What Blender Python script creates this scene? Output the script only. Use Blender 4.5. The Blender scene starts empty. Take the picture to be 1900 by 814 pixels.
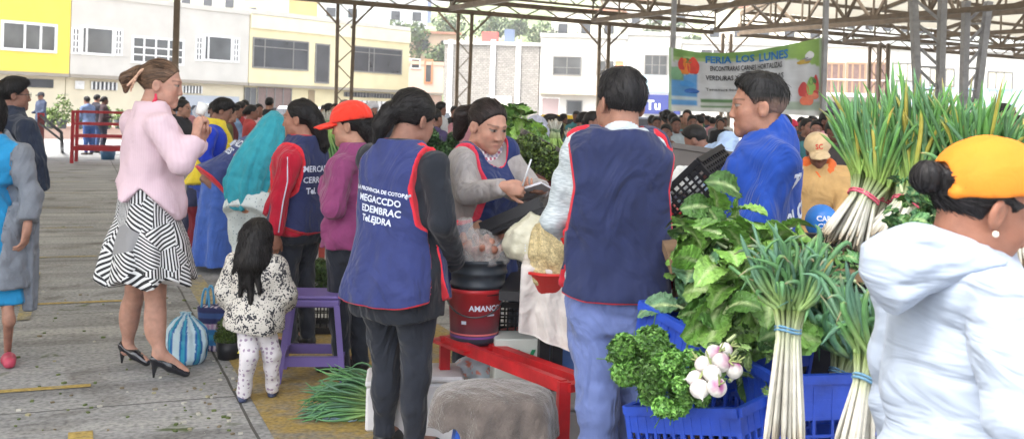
import bpy, bmesh, math, random
import numpy as np
from mathutils import Vector, Matrix
C = bpy.context.scene.collection
SC = bpy.context.scene
rnd = random.Random(5)
f32 = np.float32

# ------------------------------------------------------------------ camera, world, sun, exposure
FPX, CX, HY, CAMZ, ROLL = 1900.0, 950.0, 208.0, 1.46, 0.03
_c, _s = math.cos(ROLL), math.sin(ROLL)


def W(px, py, D):
    """world point at distance D in front of the camera seen at photo pixel (px, py)"""
    u = (px - CX) / FPX
    v = (HY - py) / FPX
    return np.array(((u * _c - v * _s) * D, D, CAMZ + (u * _s + v * _c) * D))


def G(px, py, z=0.0):
    """point at height z seen at pixel"""
    d = W(px, py, 1.0) - (0, 0, CAMZ)
    return d * ((z - CAMZ) / d[2]) + (0, 0, CAMZ)


cam = bpy.data.cameras.new('camera')
cam.lens = 36; cam.sensor_width = 36
cam.shift_y = -(407 - HY) / 1900.0
cam.clip_end = 2000; cam.clip_start = 0.05
cam.dof.use_dof = True; cam.dof.focus_distance = 4.1; cam.dof.aperture_fstop = 7.0
cam_o = bpy.data.objects.new('camera', cam); C.objects.link(cam_o)
cam_o.matrix_world = Matrix.Translation((0, 0, CAMZ)) @ Matrix.Rotation(math.pi / 2, 4, 'X') @ Matrix.Rotation(ROLL, 4, 'Z')
SC.camera = cam_o

SUN_EL, SUN_AZ = math.radians(58), math.radians(-120)   # azimuth measured from +Y towards +X
world = bpy.data.worlds.new('World'); SC.world = world; world.use_nodes = True
wn = world.node_tree.nodes; wl = world.node_tree.links
bg = wn['Background']
sky = wn.new('ShaderNodeTexSky'); sky.sky_type = 'NISHITA'; sky.sun_disc = False
sky.sun_elevation = SUN_EL; sky.sun_rotation = SUN_AZ
sky.air_density = 1.3; sky.dust_density = 5.0; sky.ozone_density = 1.0
hs = wn.new('ShaderNodeHueSaturation'); hs.inputs['Saturation'].default_value = 0.30
wl.new(sky.outputs[0], hs.inputs['Color']); wl.new(hs.outputs[0], bg.inputs['Color'])
bg.inputs['Strength'].default_value = 0.15
sun = bpy.data.lights.new('sun', 'SUN'); sun.energy = 1.2; sun.angle = math.radians(30); sun.color = (1, .96, .9)
sun_o = bpy.data.objects.new('sun', sun); C.objects.link(sun_o)
sdir = Vector((math.sin(SUN_AZ) * math.cos(SUN_EL), math.cos(SUN_AZ) * math.cos(SUN_EL), math.sin(SUN_EL)))
sun_o.rotation_euler = (-sdir).to_track_quat('-Z', 'Y').to_euler()
SC.view_settings.view_transform = 'Standard'; SC.view_settings.look = 'None'
SC.view_settings.gamma = 1; SC.view_settings.use_curve_mapping = False
SC.view_settings.exposure = 2.2
SC.render.engine = 'CYCLES'
SC.cycles.max_bounces = 6; SC.cycles.diffuse_bounces = 4; SC.cycles.glossy_bounces = 2
SC.cycles.transmission_bounces = 3; SC.cycles.transparent_max_bounces = 6
SC.cycles.caustics_reflective = False; SC.cycles.caustics_refractive = False
SC.cycles.use_denoising = True
SC.cycles.sample_clamp_indirect = 6


# ------------------------------------------------------------------ materials
def srgb(r, g, b):
    f = lambda c: (c / 255 / 12.92) if c / 255 <= .04045 else ((c / 255 + .055) / 1.055) ** 2.4
    return (f(r), f(g), f(b))


MATS = {}


def mat(name, col=(.5, .5, .5), rough=.7, attr=False, var=.15, vscale=6., bump=.0, bscale=60., stretch=(1, 1, 1), metal=0.,
        spec=.4, trim=None, trimw=.009, trans=0., alpha=1., sheen=0., coat=0., weave=None, brick=None, subs=0., emit=None, fold=0.):
    """one principled material with noise-broken colour, bump, an optional colour attribute and an optional piping band"""
    if name in MATS: return MATS[name]
    m = bpy.data.materials.new(name); MATS[name] = m; m.use_nodes = True
    N = m.node_tree.nodes; L = m.node_tree.links; b = N['Principled BSDF']
    b.inputs['Roughness'].default_value = rough; b.inputs['Metallic'].default_value = metal
    b.inputs['Specular IOR Level'].default_value = spec
    if sheen: b.inputs['Sheen Weight'].default_value = sheen
    if coat: b.inputs['Coat Weight'].default_value = coat
    if trans: b.inputs['Transmission Weight'].default_value = trans
    if alpha < 1: b.inputs['Alpha'].default_value = alpha
    if subs:
        b.inputs['Subsurface Weight'].default_value = subs
        b.inputs['Subsurface Radius'].default_value = (.012, .005, .003)
        b.inputs['Subsurface Scale'].default_value = 1.0
    tc = N.new('ShaderNodeTexCoord'); mp = N.new('ShaderNodeMapping'); mp.inputs['Scale'].default_value = stretch
    L.new(tc.outputs['Object'], mp.inputs['Vector'])
    if attr:
        a = N.new('ShaderNodeAttribute'); a.attribute_name = 'Col'; src = a.outputs['Color']
    else:
        r = N.new('ShaderNodeRGB'); r.outputs[0].default_value = (*col, 1); src = r.outputs[0]
    if brick:
        bt = N.new('ShaderNodeTexBrick'); bt.inputs['Scale'].default_value = brick
        bt.inputs['Mortar Size'].default_value = .03; bt.inputs['Color1'].default_value = (*col, 1)
        bt.inputs['Color2'].default_value = (*[c * .8 for c in col], 1); bt.inputs['Mortar'].default_value = (*[c * .55 for c in col], 1)
        mp2 = N.new('ShaderNodeMapping'); mp2.inputs['Rotation'].default_value = (math.pi / 2, 0, 0)
        L.new(tc.outputs['Object'], mp2.inputs['Vector']); L.new(mp2.outputs[0], bt.inputs['Vector']); src = bt.outputs['Color']
    if trim is not None:
        t = N.new('ShaderNodeAttribute'); t.attribute_name = 'cut'
        lt = N.new('ShaderNodeMath'); lt.operation = 'LESS_THAN'; lt.inputs[1].default_value = trimw
        L.new(t.outputs['Fac'], lt.inputs[0])
        mx = N.new('ShaderNodeMix'); mx.data_type = 'RGBA'; L.new(lt.outputs[0], mx.inputs['Factor'])
        L.new(src, mx.inputs['A']); mx.inputs['B'].default_value = (*trim, 1); src = mx.outputs['Result']
    n = N.new('ShaderNodeTexNoise'); n.inputs['Scale'].default_value = vscale; n.inputs['Detail'].default_value = 5
    L.new(mp.outputs[0], n.inputs['Vector'])
    mr = N.new('ShaderNodeMapRange'); mr.inputs['From Min'].default_value = .3; mr.inputs['From Max'].default_value = .7
    mr.inputs['To Min'].default_value = 1 - var; mr.inputs['To Max'].default_value = 1 + var
    L.new(n.outputs['Fac'], mr.inputs['Value'])
    mu = N.new('ShaderNodeVectorMath'); mu.operation = 'SCALE'
    L.new(src, mu.inputs[0]); L.new(mr.outputs[0], mu.inputs['Scale'])
    L.new(mu.outputs[0], b.inputs['Base Color'])
    if emit:
        b.inputs['Emission Strength'].default_value = emit; L.new(mu.outputs[0], b.inputs['Emission Color'])
    if bump:
        n2 = N.new('ShaderNodeTexNoise'); n2.inputs['Scale'].default_value = bscale; n2.inputs['Detail'].default_value = 3
        n2.inputs['Distortion'].default_value = .6
        L.new(mp.outputs[0], n2.inputs['Vector'])
        bp = N.new('ShaderNodeBump'); bp.inputs['Strength'].default_value = 1.0; bp.inputs['Distance'].default_value = bump
        L.new(n2.outputs['Fac'], bp.inputs['Height'])
        if fold:
            n3 = N.new('ShaderNodeTexNoise'); n3.inputs['Scale'].default_value = 3.6; n3.inputs['Detail'].default_value = 2.5
            n3.inputs['Distortion'].default_value = 2.2
            mp3 = N.new('ShaderNodeMapping'); mp3.inputs['Scale'].default_value = (1.3, 1.3, .75); L.new(tc.outputs['Object'], mp3.inputs['Vector']); L.new(mp3.outputs[0], n3.inputs['Vector'])
            bp3 = N.new('ShaderNodeBump'); bp3.inputs['Distance'].default_value = fold; L.new(n3.outputs['Fac'], bp3.inputs['Height']); L.new(bp.outputs[0], bp3.inputs['Normal'])
            L.new(bp3.outputs[0], b.inputs['Normal'])
        else: L.new(bp.outputs[0], b.inputs['Normal'])
    return m


def cloth(name, col, attr=False, trim=None, trimw=.009, bump=.010, bscale=9., var=.12, rough=.85, fold=.045, **k):
    return mat(name, col, rough=rough, attr=attr, trim=trim, trimw=trimw, bump=bump, bscale=bscale, var=var, vscale=14, spec=.25, sheen=.15, fold=fold, **k)


# ------------------------------------------------------------------ object helpers
def thing(name, label, cat, loc=(0, 0, 0), group=None, rz=0.0):
    o = bpy.data.objects.new(name, None); C.objects.link(o)
    o.empty_display_size = .1
    o.location = tuple(float(v) for v in loc); o.rotation_euler = (0, 0, rz)
    o['label'] = label; o['category'] = cat
    if group: o['group'] = group
    return o


def tag(o, label=None, cat=None, group=None, kind=None):
    if label: o['label'] = label
    if cat: o['category'] = cat
    if group: o['group'] = group
    if kind: o['kind'] = kind
    return o


def top_of(o):
    while o.parent is not None: o = o.parent
    return o


def mkmesh(name, V, F, smooth=True, col=None, cut=None, mi=None):
    """V (n,3); F an (m,k) array or a list of tuples"""
    me = bpy.data.meshes.new(name)
    V = np.asarray(V, dtype=f32)
    if isinstance(F, np.ndarray):
        m, k = F.shape
        me.vertices.add(len(V)); me.vertices.foreach_set('co', V.ravel())
        me.loops.add(m * k); me.loops.foreach_set('vertex_index', F.astype(np.int32).ravel())
        me.polygons.add(m); me.polygons.foreach_set('loop_start', (np.arange(m) * k).astype(np.int32))
        try: me.polygons.foreach_set('loop_total', np.full(m, k, dtype=np.int32))
        except Exception: pass
    else:
        me.from_pydata([tuple(map(float, v)) for v in V], [], F)
    if smooth: me.polygons.foreach_set('use_smooth', np.ones(len(me.polygons), dtype=bool))
    if col is not None:
        a = me.attributes.new('Col', 'FLOAT_COLOR', 'POINT')
        c4 = np.ones((len(V), 4), dtype=f32); c4[:, :3] = col; a.data.foreach_set('color', c4.ravel())
    if cut is not None:
        a = me.attributes.new('cut', 'FLOAT', 'POINT'); a.data.foreach_set('value', np.asarray(cut, dtype=f32))
    if mi is not None: me.polygons.foreach_set('material_index', np.asarray(mi, dtype=np.int32))
    me.update(calc_edges=True)
    me.validate()
    return me


def part(name, V, F, m, parent=None, smooth=True, col=None, cut=None, mi=None, base=None):
    """link a mesh given in world coordinates; parent is the thing (or a part of it)"""
    V = np.asarray(V, dtype=float)
    if parent is not None:
        t = top_of(parent); o0 = np.array(t.location); rz = t.rotation_euler.z
    else:
        o0 = np.array(base if base is not None else (V[:, 0].mean(), V[:, 1].mean(), V[:, 2].min())); rz = 0
    V = V - o0
    if rz:
        c, s = math.cos(-rz), math.sin(-rz); V = np.stack([V[:, 0] * c - V[:, 1] * s, V[:, 0] * s + V[:, 1] * c, V[:, 2]], 1)
    me = mkmesh(name, V, F, smooth, col, cut, mi)
    for q in (m if isinstance(m, (list, tuple)) else [m]): me.materials.append(q)
    o = bpy.data.objects.new(name, me); C.objects.link(o)
    if parent is not None: o.parent = parent
    else: o.location = tuple(float(v) for v in o0)
    return o


def dup(root, loc=None, rz=None, label=None, group=None, parent=None):
    r = root.copy(); C.objects.link(r)
    if parent is not None: r.parent = parent
    if loc is not None: r.location = tuple(float(v) for v in loc)
    if rz is not None: r.rotation_euler = (r.rotation_euler[0], r.rotation_euler[1], rz)
    if label: r['label'] = label
    if group: r['group'] = group
    for ch in [c for c in bpy.data.objects if c.parent == root]: dup(ch, parent=r)
    return r


class MB:
    """a growing polygon mesh in world coordinates: boxes, bars, tubes, sheets"""
    def __init__(s): s.V = []; s.F = []; s.C = []; s.c = None
    def add(s, V, F, col=None):
        n = len(s.V); s.V += [tuple(float(x) for x in v) for v in V]; s.F += [tuple(i + n for i in f) for f in F]
        col = col if col is not None else s.c
        s.C += [col if col is not None else (1, 1, 1)] * len(V)
        return s
    def box(s, c, size, R=None, col=None, bev=0):
        c = np.array(c, float); h = np.array(size, float) / 2
        R = np.eye(3) if R is None else R
        if bev:
            bev = min(bev, h.min() * .8)
            V = []; F = []
            # chamfered box: 24 verts
            sg = [(x, y, z) for x in (-1, 1) for y in (-1, 1) for z in (-1, 1)]
            idx = {}
            for g in sg:
                for a in range(3):
                    p = np.array(g, float) * (h - bev); p[a] = g[a] * h[a]
                    idx[(g, a)] = len(V); V.append(c + R @ p)
            for a in range(3):
                b_, c_ = (a + 1) % 3, (a + 2) % 3
                for sa in (-1, 1):
                    q = []
                    for sb, sc in ((-1, -1), (1, -1), (1, 1), (-1, 1)):
                        g = [0, 0, 0]; g[a] = sa; g[b_] = sb; g[c_] = sc; q.append(idx[(tuple(g), a)])
                    F.append(tuple(q if sa > 0 else q[::-1]))
                for sb in (-1, 1):
                    for sc in (-1, 1):   # edge along a between faces b and c
                        g0 = [0, 0, 0]; g0[b_] = sb; g0[c_] = sc; g1 = list(g0); g0[a] = -1; g1[a] = 1
                        q = [idx[(tuple(g0), b_)], idx[(tuple(g1), b_)], idx[(tuple(g1), c_)], idx[(tuple(g0), c_)]]
                        F.append(tuple(q if sb * sc > 0 else q[::-1]))
            for g in sg:
                q = [idx[(g, 0)], idx[(g, 1)], idx[(g, 2)]]
                F.append(tuple(q if g[0] * g[1] * g[2] > 0 else q[::-1]))
            return s.add(V, F, col)
        V = [c + R @ (h * np.array(g)) for g in ((-1, -1, -1), (1, -1, -1), (1, 1, -1), (-1, 1, -1), (-1, -1, 1), (1, -1, 1), (1, 1, 1), (-1, 1, 1))]
        return s.add(V, [(0, 3, 2, 1), (4, 5, 6, 7), (0, 1, 5, 4), (1, 2, 6, 5), (2, 3, 7, 6), (3, 0, 4, 7)], col)
    def bar(s, a, b, w, d=None, up=(0, 0, 1), col=None):
        a = np.array(a, float); b = np.array(b, float); d = w if d is None else d
        z = b - a; L = np.linalg.norm(z); z = z / L
        u = np.array(up, float)
        if abs(z @ u) > .98: u = np.array((1., .2, 0))
        x = np.cross(u, z); x /= np.linalg.norm(x); y = np.cross(z, x)
        return s.box((a + b) / 2, (w, d, L), np.stack([x, y, z], 1), col)
    def tube(s, pts, r, n=8, col=None, cap=True, flat=1., up=(0, 0, 1)):
        pts = [np.array(p, float) for p in pts]; m = len(pts)
        rs = r if hasattr(r, '__len__') else [r] * m
        V = []; F = []
        pu = None
        for i, p in enumerate(pts):
            t = pts[min(i + 1, m - 1)] - pts[max(i - 1, 0)]; t = t / (np.linalg.norm(t) + 1e-9)
            u = pu if pu is not None else np.array(up, float)
            if abs(t @ u) > .97 and pu is None: u = np.array((1., .3, .1))
            x = u - t * (u @ t); x /= np.linalg.norm(x) + 1e-9; pu = x; y = np.cross(t, x)
            for k in range(n):
                a = 2 * math.pi * k / n
                V.append(p + rs[i] * (x * math.cos(a) * flat + y * math.sin(a)))
        for i in range(m - 1):
            for k in range(n):
                k2 = (k + 1) % n
                F.append((i * n + k, i * n + k2, (i + 1) * n + k2, (i + 1) * n + k))
        if cap: F += [tuple(range(n))[::-1], tuple((m - 1) * n + k for k in range(n))]
        return s.add(V, F, col)
    def lathe(s, c, prof, n=24, R=None, col=None):
        """prof: list of (r, z)"""
        c = np.array(c, float); R = np.eye(3) if R is None else R
        V = []; F = []
        for r, z in prof:
            for k in range(n):
                a = 2 * math.pi * k / n; V.append(c + R @ np.array((r * math.cos(a), r * math.sin(a), z)))
        for i in range(len(prof) - 1):
            for k in range(n):
                k2 = (k + 1) % n; F.append((i * n + k, i * n + k2, (i + 1) * n + k2, (i + 1) * n + k))
        return s.add(V, F, col)
    def quad(s, a, b, c, d, col=None): return s.add([a, b, c, d], [(0, 1, 2, 3)], col)
    def build(s, name, m, parent=None, smooth=False, attr=True, base=None):
        o = part(name, np.array(s.V), s.F, m, parent, smooth, col=np.array(s.C) if attr else None, base=base)
        return o


def rotm(yaw=0, pitch=0, roll=0):
    """columns = right, forward, up of a figure turned by yaw (0 = facing +Y, + = to its left), nodding down by pitch, tilting to its right by roll"""
    cy, sy = math.cos(yaw), math.sin(yaw)
    Y = np.array(((cy, -sy, 0), (sy, cy, 0), (0, 0, 1.)))
    cp, sp = math.cos(-pitch), math.sin(-pitch)
    X = np.array(((1., 0, 0), (0, cp, -sp), (0, sp, cp)))
    cr, sr = math.cos(roll), math.sin(roll)
    R = np.array(((cr, 0, sr), (0, 1., 0), (-sr, 0, cr)))
    return Y @ X @ R


# ------------------------------------------------------------------ distance-field modelling
def _axis(lo, hi, h, fine):
    out = [lo]; x = lo
    while x < hi:
        st = h
        for a, b, hf in fine:
            if a - h * .5 <= x <= b: st = min(st, hf)
        x += st; out.append(x)
    return np.array(out, dtype=f32)


class Fld:
    def __init__(s, lo, hi, h, fine=()):
        """fine: list of (lo3, hi3, h)"""
        s.ax = [_axis(lo[i] - 2 * h, hi[i] + 2 * h, h, [(f[0][i], f[1][i], f[2]) for f in fine]) for i in range(3)]
        s.F = np.full([len(a) for a in s.ax], .25, dtype=f32); s.h = h; s.cutf = None
    def sl(s, lo, hi):
        r = []
        for i in range(3):
            a = max(0, int(np.searchsorted(s.ax[i], lo[i])) - 1); b = min(len(s.ax[i]), int(np.searchsorted(s.ax[i], hi[i])) + 1)
            r.append(slice(a, max(a, b)))
        return tuple(r)
    def xyz(s, sl=(slice(None),) * 3):
        return s.ax[0][sl[0]][:, None, None], s.ax[1][sl[1]][None, :, None], s.ax[2][sl[2]][None, None, :]
    def add(s, p, k=.01):
        lo, hi, fn = p; m = k + 2.2 * s.h
        sl = s.sl(lo - m, hi + m)
        if any(q.stop <= q.start for q in sl): return s
        d = fn(*s.xyz(sl)).astype(f32); A = s.F[sl]
        if k > 0:
            hh = np.maximum(k - np.abs(A - d), 0) / k; s.F[sl] = np.minimum(A, d) - hh * hh * k * .25
        else: s.F[sl] = np.minimum(A, d)
        return s
    def sub(s, p, k=.004):
        lo, hi, fn = p; m = k + 2.2 * s.h
        sl = s.sl(lo - m, hi + m)
        if any(q.stop <= q.start for q in sl): return s
        d = -fn(*s.xyz(sl)).astype(f32); A = s.F[sl]
        hh = np.maximum(k - np.abs(A - d), 0) / k; s.F[sl] = np.maximum(A, d) + hh * hh * k * .25
        return s
    def keep(s, fn, track=False):
        """keep where fn(X,Y,Z) > 0"""
        d = np.broadcast_to(fn(*s.xyz()), s.F.shape).astype(f32)
        if track: s.cutf = d.copy() if s.cutf is None else np.minimum(s.cutf, d)
        s.F = np.maximum(s.F, -d); return s
    def disp(s, fn): s.F = s.F + fn(*s.xyz()).astype(f32); return s
    def mesh(s, smooth=1):
        F = s.F; F[0] = F[-1] = .1; F[:, 0] = F[:, -1] = .1; F[:, :, 0] = F[:, :, -1] = .1
        S = F < 0
        cs = np.zeros([n - 1 for n in F.shape], dtype=np.uint8)
        for a in (0, 1):
            for b in (0, 1):
                for c in (0, 1):
                    cs += S[a:a + cs.shape[0], b:b + cs.shape[1], c:c + cs.shape[2]]
        act = (cs > 0) & (cs < 8)
        I, J, K = np.nonzero(act); n = len(I)
        idx = np.full(act.shape, -1, dtype=np.int32); idx[I, J, K] = np.arange(n)
        P = np.zeros((n, 3)); cnt = np.zeros(n); Cu = np.zeros(n)
        for ax in range(3):
            o1, o2 = [q for q in range(3) if q != ax]
            for u in (0, 1):
                for v in (0, 1):
                    a = [0, 0, 0]; a[o1] = u; a[o2] = v; b = list(a); b[ax] = 1
                    Fa = F[I + a[0], J + a[1], K + a[2]]; Fb = F[I + b[0], J + b[1], K + b[2]]
                    cr = (Fa < 0) != (Fb < 0)
                    t = np.where(cr, Fa / np.where(Fa == Fb, 1, Fa - Fb), 0)
                    q = np.array(a, float)[None, :].repeat(n, 0); q[:, ax] = t
                    P += q * cr[:, None]; cnt += cr
        P /= np.maximum(cnt, 1)[:, None]
        V = np.empty((n, 3)); ijk = (I, J, K)
        for a in range(3):
            A = s.ax[a]; V[:, a] = A[ijk[a]] + (A[ijk[a] + 1] - A[ijk[a]]) * P[:, a]
        if s.cutf is not None:
            G_ = s.cutf
            for a in (0, 1):
                for b in (0, 1):
                    for c in (0, 1):
                        w = (P[:, 0] if a else 1 - P[:, 0]) * (P[:, 1] if b else 1 - P[:, 1]) * (P[:, 2] if c else 1 - P[:, 2])
                        Cu += w * G_[I + a, J + b, K + c]
        Q = []
        for ax in range(3):
            o1, o2 = [(1, 2), (2, 0), (0, 1)][ax]
            A = [slice(1, -1)] * 3; A[ax] = slice(0, -1); B = list(A); B[ax] = slice(1, None)
            Sa, Sb = S[tuple(A)], S[tuple(B)]
            e = np.array(np.nonzero(Sa != Sb)); sg = Sa[tuple(e)]
            e = e + np.array([0 if q == ax else 1 for q in range(3)])[:, None]
            def cell(d1, d2):
                c = e.copy(); c[o1] += d1; c[o2] += d2; return idx[c[0], c[1], c[2]]
            q = np.stack([cell(-1, -1), cell(0, -1), cell(0, 0), cell(-1, 0)], 1)
            q[~sg] = q[~sg][:, ::-1]; Q.append(q)
        Q = np.concatenate(Q); Q = Q[(Q >= 0).all(1)]
        for _ in range(smooth):
            E = np.concatenate([Q[:, [0, 1]], Q[:, [1, 2]], Q[:, [2, 3]], Q[:, [3, 0]]])
            dg = np.bincount(E[:, 0], minlength=n) + np.bincount(E[:, 1], minlength=n)
            for a in range(3):
                sm = np.bincount(E[:, 0], weights=V[E[:, 1], a], minlength=n) + np.bincount(E[:, 1], weights=V[E[:, 0], a], minlength=n)
                V[:, a] = V[:, a] * .4 + .6 * sm / np.maximum(dg, 1)
        return V, Q, Cu


def cap(a, b, ra, rb=None, flat=False):
    a = np.array(a, float); b = np.array(b, float); rb = ra if rb is None else rb; r = max(ra, rb)
    ab = b - a; L2 = float(ab @ ab) + 1e-12; L = math.sqrt(L2)
    def fn(X, Y, Z):
        x, y, z = X - a[0], Y - a[1], Z - a[2]
        t0 = (x * ab[0] + y * ab[1] + z * ab[2]) / L2; t = np.clip(t0, 0, 1)
        d = np.sqrt((x - t * ab[0]) ** 2 + (y - t * ab[1]) ** 2 + (z - t * ab[2]) ** 2) - (ra + (rb - ra) * t)
        return np.maximum(d, (t0 - 1) * L) if flat else d
    return np.minimum(a, b) - r, np.maximum(a, b) + r, fn


def ell(c, r, R=None):
    c = np.array(c, float); r = np.array(r, float) * np.ones(3); R = np.eye(3) if R is None else np.array(R); m = r.max()
    ext = np.sqrt(((R * r[None, :]) ** 2).sum(1))
    def fn(X, Y, Z):
        x, y, z = X - c[0], Y - c[1], Z - c[2]
        q = [x * R[0, i] + y * R[1, i] + z * R[2, i] for i in range(3)]
        k0 = np.sqrt(sum((q[i] / r[i]) ** 2 for i in range(3))); k1 = np.sqrt(sum((q[i] / r[i] ** 2) ** 2 for i in range(3))) + 1e-9
        return k0 * (k0 - 1) / k1
    return c - ext, c + ext, fn


def bxp(c, h, R=None, r=.005):
    c = np.array(c, float); h = np.array(h, float); R = np.eye(3) if R is None else np.array(R)
    ext = (np.abs(R) * h[None, :]).sum(1) + r
    def fn(X, Y, Z):
        x, y, z = X - c[0], Y - c[1], Z - c[2]
        q = [np.abs(x * R[0, i] + y * R[1, i] + z * R[2, i]) - h[i] + r for i in range(3)]
        o = np.sqrt(sum(np.maximum(v, 0) ** 2 for v in q))
        return o + np.minimum(np.maximum(q[0], np.maximum(q[1], q[2])), 0) - r
    return c - ext, c + ext, fn


def slab(pts, yc, th, r=.02, tilt=0.):
    """a rounded slab: outline pts (x, z) extruded along y about yc(x)"""
    pts = np.array(pts, float); nP = len(pts)
    lo = np.array((pts[:, 0].min(), yc - th - .08, pts[:, 1].min())) - .02; hi = np.array((pts[:, 0].max(), yc + th + .08, pts[:, 1].max())) + .02
    def fn(X, Y, Z):
        X, Z = X + 0 * Z, Z + 0 * X; d2 = np.full(np.broadcast(X, Z).shape, 1e9); sgn = np.ones_like(d2)
        for i in range(nP):
            a, b = pts[i], pts[i - 1]; e = b - a; w0, w1 = X - a[0], Z - a[1]; t = np.clip((w0 * e[0] + w1 * e[1]) / (e @ e), 0, 1)
            d2 = np.minimum(d2, (w0 - e[0] * t) ** 2 + (w1 - e[1] * t) ** 2)
            c1, c2, c3 = Z >= a[1], Z < b[1], e[0] * w1 > e[1] * w0
            sgn = np.where((c1 & c2 & c3) | (~c1 & ~c2 & ~c3), -sgn, sgn)
        d = np.sqrt(d2) * sgn; h = np.abs(Y - yc - tilt * (X - pts[:, 0].mean())) - th * (1 - .35 * np.exp(d / .05 * np.where(d < 0, 1, 0)))
        q0, q1 = d + r, h + r
        return np.sqrt(np.maximum(q0, 0) ** 2 + np.maximum(q1, 0) ** 2) + np.minimum(np.maximum(q0, q1), 0) - r
    return lo, hi, fn


def stack(O, R, secs, n=2.2, fold=None, ends=True, g=0.):
    """a tube of elliptic sections along R's third axis; secs = (t, cx, cy, a, b)"""
    O = np.array(O, float); R = np.array(R); S = np.array(sorted(secs), float)
    tt = np.linspace(S[0, 0], S[-1, 0], 60); D = [np.interp(tt, S[:, 0], S[:, i]) for i in (1, 2, 3, 4)]
    for _ in range(3): D = [np.concatenate([d[:1], (d[:-2] + d[1:-1] * 2 + d[2:]) / 4, d[-1:]]) for d in D]
    t0, t1 = S[0, 0], S[-1, 0]; m = S[:, 3:5].max() + np.abs(S[:, 1:3]).max() + g + .03
    cn = np.array([O + R[:, 2] * t for t in (t0, t1)])
    def fn(X, Y, Z):
        x, y, z = X - O[0], Y - O[1], Z - O[2]
        q = [x * R[0, i] + y * R[1, i] + z * R[2, i] for i in range(3)]
        t = q[2]; cx, cy, a, b = [np.interp(t, tt, d).astype(f32) for d in D]
        a = a + g; b = b + g
        px, py = (q[0] - cx) / a, (q[1] - cy) / b
        rho = (np.abs(px) ** n + np.abs(py) ** n + 1e-9) ** (1 / n)
        rad = np.sqrt((px * a) ** 2 + (py * b) ** 2) / rho
        d = (rho - 1) * np.minimum(rad, np.maximum(a, b)) * .93
        if fold is not None: d = d - fold(np.arctan2(py, px), t)
        if ends: d = np.maximum(d, np.maximum(t0 - t, t - t1) if ends is True else t - t1)
        return d
    return cn.min(0) - m, cn.max(0) + m, fn


def wrinkle(amp, seed, freq=22., R=None, st=(1, 1, .45)):
    """warped-sine creases"""
    r = random.Random(seed); ks = []
    for i in range(4):
        v = np.array([r.gauss(0, 1) * st[0], r.gauss(0, 1) * st[1], r.gauss(0, 1) * st[2] + .4 * st[2]]); v /= np.linalg.norm(v)
        if R is not None: v = R @ v
        ks.append((v * freq * (1 + .7 * i), r.uniform(0, 6), 1 / (1 + .6 * i)))
    w = np.array([r.gauss(0, 1) for _ in range(3)]); w = w / np.linalg.norm(w) * freq * .5
    def fn(X, Y, Z):
        q = 1.6 * np.sin(w[0] * X + w[1] * Y + w[2] * Z)
        tot = 0
        for k, ph, a in ks:
            v = np.sin(k[0] * X + k[1] * Y + k[2] * Z + ph + q); tot = tot + a * (1 - 2 * np.abs(v) ** 1.3)
        return amp * tot * .5
    return fn


def tubes(P, Rr, Cc, n=5):
    """many tubes at once: P (k,m,3) centre lines, Rr (k,m) radii, Cc (k,m,3) colours"""
    P = np.asarray(P, float); k, m, _ = P.shape
    t = np.gradient(P, axis=1); t /= np.linalg.norm(t, axis=2)[..., None] + 1e-9
    ref = np.tile(np.array((.3, .2, .93)), (k, m, 1)); bad = np.abs((t * ref).sum(2)) > .9; ref[bad] = (1, .1, 0)
    # one reference per tube keeps the rings aligned
    x = np.cross(t, np.repeat(np.cross(t[:, m // 2], ref[:, m // 2])[:, None], m, 1)); x /= np.linalg.norm(x, axis=2)[..., None] + 1e-9; y = np.cross(t, x)
    a = np.linspace(0, 2 * np.pi, n, endpoint=False)
    V = P[:, :, None] + np.asarray(Rr)[:, :, None, None] * (x[:, :, None] * np.cos(a)[None, None, :, None] + y[:, :, None] * np.sin(a)[None, None, :, None])
    i, j, q = np.meshgrid(np.arange(k), np.arange(m - 1), np.arange(n), indexing='ij'); q2 = (q + 1) % n; b = i * m * n
    F = np.stack([b + j * n + q, b + j * n + q2, b + (j + 1) * n + q2, b + (j + 1) * n + q], -1).reshape(-1, 4)
    return V.reshape(-1, 3), F, np.repeat(np.asarray(Cc), n, 1).reshape(-1, 3)


def join(*ms):
    V = []; F = []; Cc = []; n = 0
    for v, f, c in ms: V.append(v); F.append(f + n); Cc.append(c); n += len(v)
    return np.concatenate(V), np.concatenate(F), np.concatenate(Cc)


def tri_strip_grid(nu, nv, wrap=False):
    I, J = np.meshgrid(np.arange(nu - (0 if wrap else 1)), np.arange(nv - 1), indexing='ij')
    I2 = (I + 1) % nu
    return np.stack([I * nv + J, I2 * nv + J, I2 * nv + J + 1, I * nv + J + 1], -1).reshape(-1, 4)


def vnoise(P, sc=1., seed=0):
    """cheap smooth noise in about -1..1 for (n,3) points"""
    r = np.random.default_rng(seed); v = 0; tot = 0
    for i in range(5):
        k = r.normal(size=(3,)) * sc * 1.7 ** i; k2 = r.normal(size=(3,)) * sc * 1.7 ** i; a = .7 ** i
        v = v + a * np.sin(P @ k + r.uniform(0, 6) + 1.5 * np.sin(P @ k2 + r.uniform(0, 6))); tot += a
    return v / tot * 1.3
# ------------------------------------------------------------------ people
SKIN = {'tan': srgb(166, 124, 106), 'brown': srgb(140, 101, 86), 'light': srgb(186, 146, 128), 'deep': srgb(112, 78, 66)}
M_SKIN = mat('skin', attr=True, rough=.52, var=.12, vscale=30, bump=.0007, bscale=120, spec=.30, subs=.08)
M_HAIR = mat('hair', attr=True, rough=.5, var=.35, vscale=30, bump=.004, bscale=70, stretch=(1, 1, .22), spec=.28)


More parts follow.
